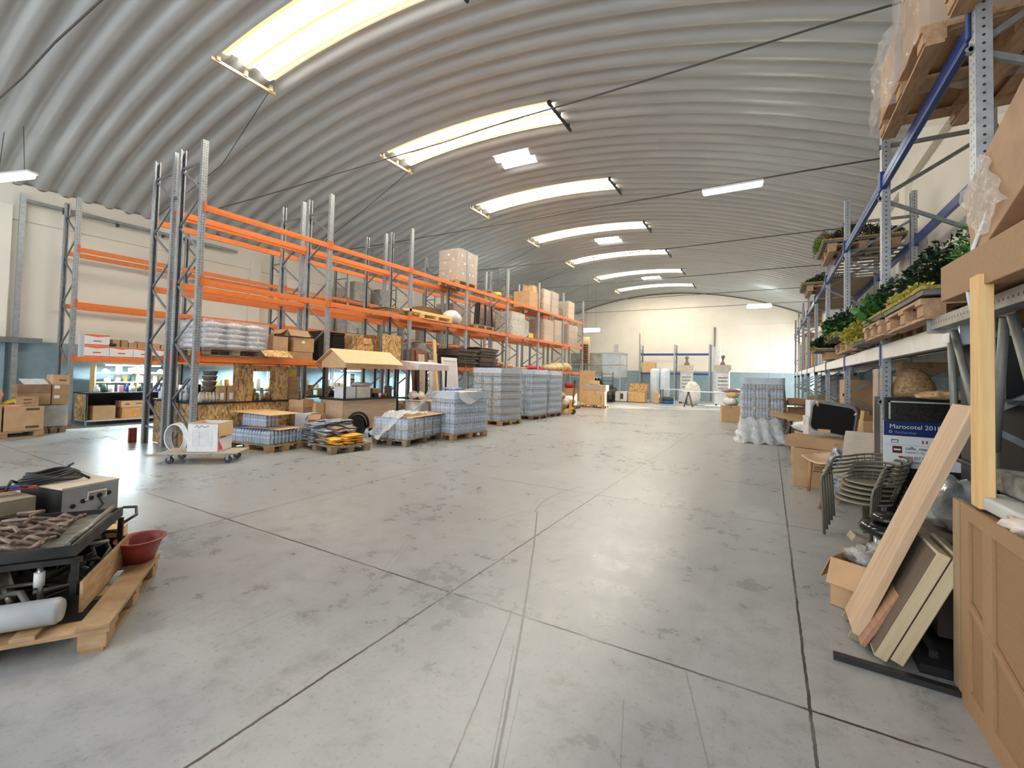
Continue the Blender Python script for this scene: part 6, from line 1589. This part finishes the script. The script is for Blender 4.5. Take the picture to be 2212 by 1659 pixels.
carton('upper brown carton in the second bay beside the third post', 1.45, 9.7, 1.1, .66, .7, .5, .05)
carton('lower brown carton in the second bay beside the third post', 1.45, 9.7, 0, .7, .75, 1.095, 0)
carton('white printed carton standing at the foot of the third post, aisle side', .78, 9.45, 0, .46, .5, .95, .1, mat=plain('white_print_carton', (.66, .66, .64), .6, vary=.15))
carton('pale carton with grey triangle mark on the white printed carton', .74, 9.3, .956, .34, .3, .28, .15, mat=WB)
# ================================================================ FAR END OF THE HALL
pallet('pallet with stacked tan cartons past the pallet jack', -7.75, 22.0, 0, math.radians(3), PALW, L=1.3, W=1.0)
c_ = carton('tan carton with the word Gobel printed upwards on its front', -7.52, 21.75, .146, .86, .46, .56, math.radians(4), mat=CARDL)
text('lettering', 'Gobel', .16, plain('carton_print', (0.13, 0.075, 0.04), 0.8), c_, (.30, -.2325, .08), (PI/2, -PI/2, 0))
carton('flat tan carton on top of the printed tan carton', -7.55, 21.8, .71, .9, .5, .12, math.radians(2), mat=CARDL)
o = wrapcart('long brown wrapped cartons above the printed tan carton', -7.65, 21.95, .835, 1.15, .5, .30, 51)
carton('big tan carton standing behind with torn top edge', -8.35, 22.55, .146, .8, .12, 1.72, math.radians(2), mat=CARDL, tape=False)
carton('torn tan carton on the wrapped cartons', -7.75, 22.0, 1.14, .5, .4, .22, .3, mat=CARDL, openf=1.5)
pallet('low black edged pallet with white sack left of the printed carton', -8.6, 20.35, 0, math.radians(5), PALD, L=1.2, W=.9)
o = MB().blob((0, 0, 0), (.38, .3, .26), 12, .2, 14, 8, flat=.8).obj('sack', WP, None, (-8.5, 20.3, .36)); tag(o, 'white lumpy sack on the low pallet before the printed carton', 'sack')
t_ = MB().lathe([(.22, 0), (.28, .24), (.26, .24), (.2, .02)], n=16).obj('red_basin', REDP, None, (-8.95, 21.6, .95)); tag(t_, 'red basin on the brown carton behind the pallet jack handle', 'basin')
carton('brown carton under the red basin', -8.95, 21.6, 0, .6, .6, .94, 0)
t_ = MB().box((0, 0, .12), (.5, .3, .24), bev=.03).obj('blue_crate', plain('blue_crate', (.03, .10, .25), .5), None, (-8.75, 19.3, .0), .1); tag(t_, 'small blue crate behind the pallet jack', 'crate')
# steel cabin with glazed doors
CAB = plain('cabin_steel', (.52, .51, .48), .4, metal=.3); PANE = plain('grey_pane', (.34, .33, .31), .15, vary=.25, scale=2); PANEB = plain('blue_grey_pane', (.50, .56, .62), .12, vary=.1, scale=2)
t = thing('steel_cabin', 'steel framed cabin with grey panes on a wheeled frame near the far wall', 'cabin', (-10.15, 28.6, 0))
for x in (-1.35, -.28, .85, 2.0):
    for y in (-.75, .75): MB().bx(x-.03, x+.03, y-.03, y+.03, .0 if x in (-1.35, 2.0) else 1.5, 3.12).obj('frame_post', CAB, t)
for z in (1.55, 2.35, 3.09):
    for y in (-.75, .75): MB().bx(-1.35, 2.0, y-.025, y+.025, z-.025, z+.025).obj('frame_rail', CAB, t)
    MB().bx(1.97, 2.03, -.75, .75, z-.025, z+.025).obj('frame_rail', CAB, t)
for x0, x1, m_ in ((-1.32, -.31, PANE), (-.25, .82, PANE), (.88, 1.97, PANEB)):
    for z0, z1 in ((1.58, 2.32), (2.38, 3.06)): MB().bx(x0, x1, -.745, -.735, z0, z1).obj('pane', m_, t)
MB().bx(1.995, 2.005, -.7, .7, 1.58, 3.06).obj('pane', PANEB, t)
MB().bx(-1.35, 2.0, -.75, .75, 1.48, 1.53).obj('cabin_floor', CAB, t)
# stack of brown poster tubes / coil ladder panel
t = thing('slatted_panel', 'tan panel with dark rungs standing upright before the steel cabin', 'panel', (-10.35, 27.4, 2.35))
MB().bx(-.33, .33, -.03, .03, 0, 1.75).obj('backing_board', CARDL, t)
q = MB()
for i in range(9): MB().tube([(-.24, -.07, .12+.14*i), (.24, -.07, .12+.14*i)], .045, 8).obj('dark_rung', plain('dark_rung', (.10, .05, .035), .5), t)
q.bm.free()
t = thing('rack_ladder', 'grey metal stand carrying the tan panel with dark rungs', 'stand', (-10.35, 27.45, 0))
for x in (-.28, .28): MB().bx(x-.03, x+.03, -.03, .03, 0, 2.35).obj('stand_post', CAB, t)
MB().bx(-.3, .3, -.2, .2, 0, .03).obj('stand_base', CAB, t); MB().bx(-.31, .31, -.03, .03, 2.31, 2.349).obj('stand_rail', CAB, t)
# dark machine parts under cabin
for i, (x, z, r, lb) in enumerate(((-9.95, .75, .55, 'heap of dark machine parts under the steel cabin'), (-8.9, .5, .42, 'dark machine part heap right of the first one'))):
    o = MB().blob((0, 0, 0), (r, .4, z), 80+i, .4, 16, 9, flat=.9).obj('machine_parts', plain('mixed_dark_parts', (.12, .10, .09), .5, vary=.7, scale=9), None, (x, 28.3, z*.92)); tag(o, lb, 'machine parts')
t = thing('tube_rack', 'upright black metal ladder stand right of the steel cabin', 'stand', (-8.75, 27.2, 0))
for x in (-.35, .35):
    MB().tube([(x, 0, 0), (x, 0, 1.9)], .025, 6).obj('stand_post', BLACK, t)
for i in range(8): MB().tube([(-.35, 0, .2+.22*i), (.35, 0, .2+.22*i)], .015, 6).obj('rung', BLACK, t)
MB().bx(-.4, .4, -.3, .3, 0, .03).obj('stand_base', BLACK, t)
# crate group
carton('white poster faced crate on the floor by the far wall', -8.15, 28.4, .06, .74, .6, .60, 0, mat=WB, tape=False, mark=[(.05, .3, .2, .35, 'y')])
t = thing('plywood_crate', 'two panel plywood crate on the floor beside the white poster crate', 'crate', (-7.20, 28.5, .06))
MB().box((0, 0, .28), (1.05, .6, .56)).obj('crate_body', wood('bright_plywood', (.60, .36, .14), (.78, .52, .26), (2, 2, 2), rnd=0), t)
q = MB(); q.bx(-.53, .53, -.31, -.3, .0, .05); q.bx(-.53, .53, -.31, -.3, .52, .57); q.bx(-.02, .02, -.31, -.3, .05, .52); q.obj('batten', PINE, t)
MB().box((-8.15, 28.4, .03), (.7, .5, .058)).obj('skid', PALW, None)
tag([o for o in COL.objects if o.name.startswith('skid')][0], 'low skid under the white poster crate', 'skid')
o = MB().box((-7.2, 28.5, .03), (1.0, .5, .058)).obj('skid', PALW); tag(o, 'low skid under the plywood crate', 'skid')
o = MB().box((-7.15, 28.6, .91), (1.05, .5, .56)).obj('board_box', OSB); tag(o, 'strand board box on top of the plywood crate', 'box')
# rolls of white film
for i, (x, lb) in enumerate(((-6.38, 'left tall white upright roll beside the strand board box'), (-5.75, 'right tall white upright roll behind the coffee machine'))):
    o = MB().lathe([(.27, 0), (.3, .05), (.3, 2.0), (.24, 2.14), (.05, 2.18)], n=18).obj('film_roll', plain('white_blue_roll', (.66, .74, .84), .4, vary=.05), None, (x, 29.6, 0)); tag(o, lb, 'roll')
o = MB().box((0, 0, .36), (.34, .25, .72), bev=.04).obj('paper_sack', CARDL, None, (-6.0, 28.3, 0)); tag(o, 'tan paper sack standing before the white rolls', 'sack')
carton('bundle of tan cartons in strapping on the blue rack', -7.75, 33.95, 1.955, .95, .6, .75, .1, mat=CARDL)
# tables and machines
def table(label, x, y, w, d, h, m_, rz=0):
    t = thing('worktable', label, 'table', (x, y, 0), rz)
    MB().box((0, 0, h-.02), (w, d, .04)).obj('tabletop', m_, t)
    for sx in (-1, 1):
        for sy in (-1, 1): MB().bx(sx*(w/2-.06)-.025, sx*(w/2-.06)+.025, sy*(d/2-.06)-.025, sy*(d/2-.06)+.025, 0, h-.04).obj('leg', DARKM, t)
    return t
table('steel topped table with rolls under it near the far wall', -5.0, 28.6, 1.6, .7, .92, STEEL)
for i, (x, z, m_, lb) in enumerate(((-5.35, .30, plain('dark_green_roll', (.06, .09, .07), .5), 'dark green roll lying under the steel topped table'), (-5.35, .12, plain('blue_roll', (.03, .15, .4), .5), 'blue roll lying on the floor under the steel topped table'))):
    o = MB().tube([(x-.35, 28.5, z), (x+.35, 28.5, z)], .11 if i else .13, 10).obj('roll', m_); tag(o, lb, 'roll')
MACH = plain('machine_silver', (.62, .62, .60), .35, metal=.4); MACHB = plain('machine_beige', (.60, .55, .48), .45)
def machine(label, x, y, s=1.0):
    t = thing('packing_machine', label, 'machine', (x, y, 0))
    MB().bx(-.42, .42, -.35, .35, .12, .80).obj('lower_cabinet', MACH, t)
    for sx in (-.36, .36):
        for sy in (-.3, .3): MB().bx(sx-.03, sx+.03, sy-.03, sy+.03, 0, .12).obj('foot', BLACK, t)
    MB().bx(-.46, .46, -.40, .40, .80, .86).obj('worktop', STEEL, t)
    MB().bx(-.34, .34, -.28, .30, .86, 1.95).obj('upper_cabinet', MACH, t)
    for z in (1.0, 1.2, 1.42, 1.62): MB().bx(-.26, .26, -.30, -.28, z, z+.09).obj('control_panel', plain('panel_grey', (.30, .30, .30), .4), t)
    MB().prism([(-.30, 1.95), (.30, 1.95), (.48, 2.15), (.48, 2.42), (-.48, 2.42), (-.48, 2.15)], -.36, .36, 'y').obj('hopper', MACHB, t)
    MB().lathe([(.16, 2.42), (.16, 2.55), (.08, 2.62), (.07, 2.8), (.13, 2.85), (.1, 2.98), (.02, 3.0)], n=12).obj('top_motor', plain('motor_brown', (.22, .16, .12), .5), t)
    return t
machine('silver packing machine with hopper before the blue rack', -4.55, 30.2)
machine('second packing machine with beige hopper near the right rack end', -2.38, 29.2)
o = MB().blob((0, 0, 0), (.42, .36, .72), 15, .2, 16, 10, flat=.95).obj('white_sacks', plain('white_sack', (.8, .78, .74), .7), None, (-3.95, 28.4, .70)); tag(o, 'upright white bulk bag between the two packing machines', 'sack')
t = thing('trestle_table', 'long white table on dark folding trestles before the packing machines', 'table', (-2.85, 26.6, 0), math.radians(3))
MB().box((0, 0, .86), (2.7, .6, .035)).obj('tabletop', WB, t)
for s in (-1, 1):
    for y in (-.25, .25):
        for k in (-.22, .22): MB().bar((s*1.05, y, .84), (s*1.05+k, y, 0.0), .035, .035).obj('trestle_leg', BLACK, t)
o = MB().blob((0, 0, 0), (.42, .24, .12), 25, .4, 14, 8, flat=.8).obj('fabric_bundle', plain('mauve_fabric', (.40, .28, .30), .8, vary=.4, scale=8), None, (-1.75, 26.65, .98)); tag(o, 'mauve fabric heap on the right end of the white trestle table', 'fabric')
o = MB().box((0, 0, .05), (.9, .5, .1)).obj('white_tray', WP, None, (-2.7, 27.3, 0), .2); tag(o, 'low white box on the floor behind the trestle table', 'box')
# clear plastic curtain by the side door
o = MB()
def curt(u, v): return (-3.25+.55*u+.03*math.sin(u*30), 32.2+.05*math.sin(u*22), 3.7*v)
sheet(curt, 24, 4, 'plastic_curtain', plain('clear_curtain', (.84, .88, .95), .2, alpha=.5), 'clear plastic sheeting hanging from the right end of the blue rack', 'plastic sheet')
o.bm.free()
# thin things on far wall
tag(MB().box((-10.6, YF-.03, 3.9), (.30, .04, .55)).obj('wall_box', plain('wall_box_grey', (.62, .60, .56), .5)), 'small grey box fixed high on the far wall above the steel cabin', 'wall box')
# ================================================================ FOREGROUND LEFT
A = math.radians(146)
pallet('worn pallet with exposed boards under the dismantled machine at lower left', -3.90, .86, 0, A, PALW, L=1.05, W=1.25)
# local frame: u along boards (away), v to the left; origin at pallet centre
t = thing('dismantled_machine', 'open black machine chassis full of hoses on the front left pallet', 'machine', (-3.885, 1.009, .146), A)
t.scale = (.87, 1, 1)
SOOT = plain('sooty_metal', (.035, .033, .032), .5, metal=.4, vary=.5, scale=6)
GRM = plain('greasy_grey_metal', (.30, .28, .24), .4, metal=.5, vary=.35, scale=9)
# u in [-.45,.45], v in [-.30,.40] (v negative = towards camera right)
MB().bx(-.46, .46, -.30, .42, 0, .02).obj('chassis_floor', SOOT, t)
MB().bx(-.46, -.445, -.30, .42, .02, .10).obj('front_sill', SOOT, t)
MB().bx(.445, .46, -.30, .42, .02, .17).obj('rear_panel', SOOT, t)
MB().bx(-.46, .46, .405, .42, .02, .30).obj('side_panel', SOOT, t)
MB().bx(-.46, .46, -.315, -.30, .0, .17).obj('wooden_side', PALW, t)
MB().bx(-.44, .46, -.30, -.285, .02, .16).obj('side_panel', SOOT, t)
for x, y in ((-.44, -.27), (-.44, .39), (.43, -.27)): MB().bx(x-.015, x+.015, y-.015, y+.015, .02, .31).obj('corner_post', SOOT, t)
MB().bx(-.46, -.43, -.30, .42, .28, .31).obj('top_rail', SOOT, t)
MB().bx(-.46, .2, .12, .42, .02, .28).obj('inner_housing', SOOT, t)
rd = random.Random(77)
for i in range(16):
    x0, y0, z0 = rd.uniform(-.4, .35), rd.uniform(-.25, .36), rd.uniform(.03, .22); pts = [(x0, y0, z0)]
    for k in range(5): pts.append((max(-.42, min(.42, pts[-1][0]+rd.uniform(-.16, .16))), max(-.27, min(.38, pts[-1][1]+rd.uniform(-.16, .16))), max(.035, min(.27, pts[-1][2]+rd.uniform(-.09, .09)))))
    MB().tube(pts, rd.choice((.008, .011, .014)), 7).obj('hose', [CABLE, GRM, SOOT, plain('grey_hose', (.28, .29, .28), .5)][i % 4], t)
MB().lathe([(.12, 0), (.13, .02), (.13, .14), (.10, .17), (.03, .18)], n=20).obj('motor_housing', GRM, t, (-.28, .22, .10), (PI/2*.9, 0, .5))
MB().box((-.20, .25, .13), (.26, .20, .16), bev=.02).obj('gearbox', GRM, t)
MB().tube([(-.40, -.12, .03), (-.40, -.11, .28)], .014, 8).obj('silver_rod', STEEL, t); MB().tube([(-.40, -.11, .16), (-.40, -.11, .24)], .024, 10).obj('rod_spring', WHITE, t)
# thick bent hose over the front sill
MB().tube([(-.38, .12, .10), (-.40, .0, .14), (-.47, -.06, .16), (-.52, -.10, .12), (-.54, -.16, .04), (-.50, -.2, .012)], .016, 8).obj('bent_hose', plain('olive_hose', (.10, .10, .08), .5), t)
# white pipe lying in front
o = MB().tube([(0, -.30, 0), (0, -.28, 0), (0, .44, 0), (0, .46, 0)], [.055, .068, .068, .055], 20).obj('white_cylinder', plain('grey_white_cylinder', (.52, .53, .55), .4, vary=.06), None, (-3.496, .70, .216), A); tag(o, 'grey white cylinder lying on the pallet in front of the machine chassis', 'cylinder')
# tilted burner tray on top
t = thing('burner_tray', 'tilted burner tray with rusty bent pipes on top of the black chassis', 'machine part', (-3.885, 1.009, .490), rot=(0, 0, A))
t.scale = (.87, 1, 1)
MB().bx(-.42, .46, -.26, .40, -.012, 0).obj('tray_plate', GRM, t)
for a in ((-.42, .46, -.27, -.255, -.03, .035), (-.42, .46, .395, .41, -.03, .03), (-.435, -.42, -.27, .41, -.03, .03), (.46, .475, -.27, .41, -.03, .03)): MB().bx(*a).obj('tray_rail', SOOT, t)
RP = plain('rusty_pipe', (.24, .16, .12), .5, metal=.3, vary=.45, scale=12)
for i in range(9):
    x = -.36+.085*i; pts = []
    for k in range(9): pts.append((x+.025*math.sin(k*1.9+i), -.10+.05*k, .03+.022*math.cos(k*2.3+i)))
    MB().tube(pts, .014, 7).obj('bent_pipe', RP, t)
for i in range(4): MB().tube([(-.36+.22*i, .02+.05*i, .06), (-.25+.2*i, .12, .075), (-.2+.2*i, .26, .06)], .012, 7).obj('manifold_pipe', RP, t)
MB().tube([(-.40, -.22, .03), (.45, -.22, .045)], .016, 8).obj('long_tube', GRM, t)
MB().tube([(.30, -.30, -.05), (.42, -.36, -.02), (.50, -.34, .02), (.52, -.26, .02)], .010, 7).obj('wire_handle', DARKM, t)
q = MB(); q.rings([[(x, y, .30+.0*x+z) for x, y, z in ((-.10, .30, -.28), (-.10, .62, -.30))]+[(.28, .62, -.10-.2), (.28, .30, -.28)]], caps=False) if False else None
q.bm.free()
# salmon tray
bm = bmesh.new(); g = []
for i in range(11):
    row = []
    for j in range(7):
        u, v = i/10, j/6
        row.append(bm.verts.new((-.40+.72*u, .06+.22*v, .02+.09*math.sin(u*2.6)+.02*math.sin(v*3))))
    g.append(row)
for i in range(10):
    for j in range(6): bm.faces.new((g[i][j], g[i+1][j], g[i+1][j+1], g[i][j+1])).smooth = True
me = bpy.data.meshes.new('curved_cover'); bm.to_mesh(me); bm.free(); me.materials.append(plain('salmon_cover', (.70, .46, .33), .5, vary=.05))
o = bpy.data.objects.new('curved_cover', me); COL.objects.link(o); md = o.modifiers.new('thick', 'SOLIDIFY'); md.thickness = .02
o.location = (-3.93, .70, .50); o.rotation_euler = (0, 0, A); tag(o, 'salmon coloured curved cover lying left of the bent pipes', 'cover')
carton('small flat orange brown carton on the far end of the front left pallet', -4.22, 1.46, .146, .18, .26, .10, A, mat=plain('orange_carton', (.72, .40, .16), .8))
o = MB().box((0, 0, .05), (.14, .18, .10)).obj('wooden_block', PINE, None, (-4.25, 1.45, .248), A); tag(o, 'yellow wooden block under the tray handle at the far end', 'block')
# red bowl
t = thing('basin', 'terracotta red oval plastic basin on the pallet edge', 'basin', (-3.955, 1.53, .148), A)
TR = plain('terracotta_plastic', (.36, .06, .045), .4, vary=.05)
MB().lathe([(.09, 0), (.125, .10), (.14, .145), (.158, .15), (.158, .158), (.136, .155), (.118, .10), (.085, .008), (.01, .006)], n=28, sx=1.05, sy=.95).obj('bowl', TR, t)
# second pallet behind with metal box and carton
pallet('pallet behind carrying the steel control box and the taped carton', -5.12, 1.02, 0, math.radians(14), PALD, L=1.2, W=.95)
t = thing('control_box', 'brushed steel control box with a handle and dark holes behind the machine', 'control box', (-4.965, 1.43, .146), math.radians(12.5))
SX = plain('brushed_steel_sheet', (.44, .47, .49), .35, metal=.35, vary=.16, scale=4); SXT = plain('pale_lid', (.66, .56, .44), .5, vary=.03)
MB().bx(-.25, .25, -.19, .19, 0, .44).obj('housing', SX, t); MB().bx(-.253, .253, -.193, .193, .44, .452).obj('lid', SXT, t)
MB().bx(-.251, .251, -.1915, -.19, 0, .44).obj('painted_side_shadow', SOOT, t)  # thin dark sheet paints the shaded side of the steel box
MB().tube([(.25, -.04, .33), (.285, -.04, .335), (.285, -.04, .39), (.285, .08, .39), (.285, .08, .335), (.25, .08, .33)], .008, 6).obj('handle', SXT, t)
for y, z in ((-.12, .30), (-.055, .325), (.0, .335), (.055, .345), (.12, .35), (-.0, .20)): MB().lathe([(.018, 0), (.018, .004)], n=12).obj('hole_plug', BLACK, t, (.2505, y, z), (0, PI/2, 0))
MB().tube([(.256, .05, .33), (.262, .08, .27), (.258, .03, .22), (.258, -.03, .22)], .006, 6).obj('dangling_wire', CABLE, t)
MB().tube([(.258+.0, .06+.03*math.cos(a), .17+.04*math.sin(a)) for a in [2*PI*k/14 for k in range(14)]], .005, 6, closed=True).obj('dangling_wire', CABLE, t)
# cable coil on the box
t = thing('cable_coil', 'coil of thick black cable lying on the steel control box', 'cable', (-5.06, 1.33, .60), math.radians(100))
for i in range(6):
    MB().tube([((.20-.012*i)*math.cos(a), (.12-.008*i)*math.sin(a), .012+.013*i+.008*math.sin(3*a+i)) for a in [2*PI*k/22 for k in range(22)]], .011, 7, closed=True).obj('cable_loop', CABLE, t)
for a, b in (((-.2, .0, .03), (-.30, -.10, .0)), ((.15, .12, .05), (.22, .16, .09)), ((.0, -.12, .05), (.16, -.2, .01))): MB().tube([a, ((a[0]+b[0])/2, (a[1]+b[1])/2, a[2]+.03), b], .010, 6).obj('cable_end', CABLE, t)
# taped carton at left with hoses on it
carton('old taped carton at the left picture edge behind the machine', -5.04, .84, .146, .62, .60, .41, math.radians(9), mat=plain('dusty_carton', (.33, .27, .20), .8), mark=[(.02, .28, .40, .05, 'x')])
RH = plain('red_brown_hose', (.40, .08, .05), .5)
t = thing('hose_bundle', 'red brown and black hoses lying over the old taped carton', 'hose', (-4.98, .88, .56), .3)
for i in range(7): MB().tube([(-.25+.03*i, -.26, .02), (-.1+.02*i, -.08+.02*i, .03+.015*(i % 3)), (.08, .08+.02*i, .04+.015*(i % 2)), (.12+.02*i, .26, .05)], .014, 7).obj('hose', [RH, CABLE, RH, plain('blue_line_hose', (.02, .06, .45), .4)][i % 4], t)
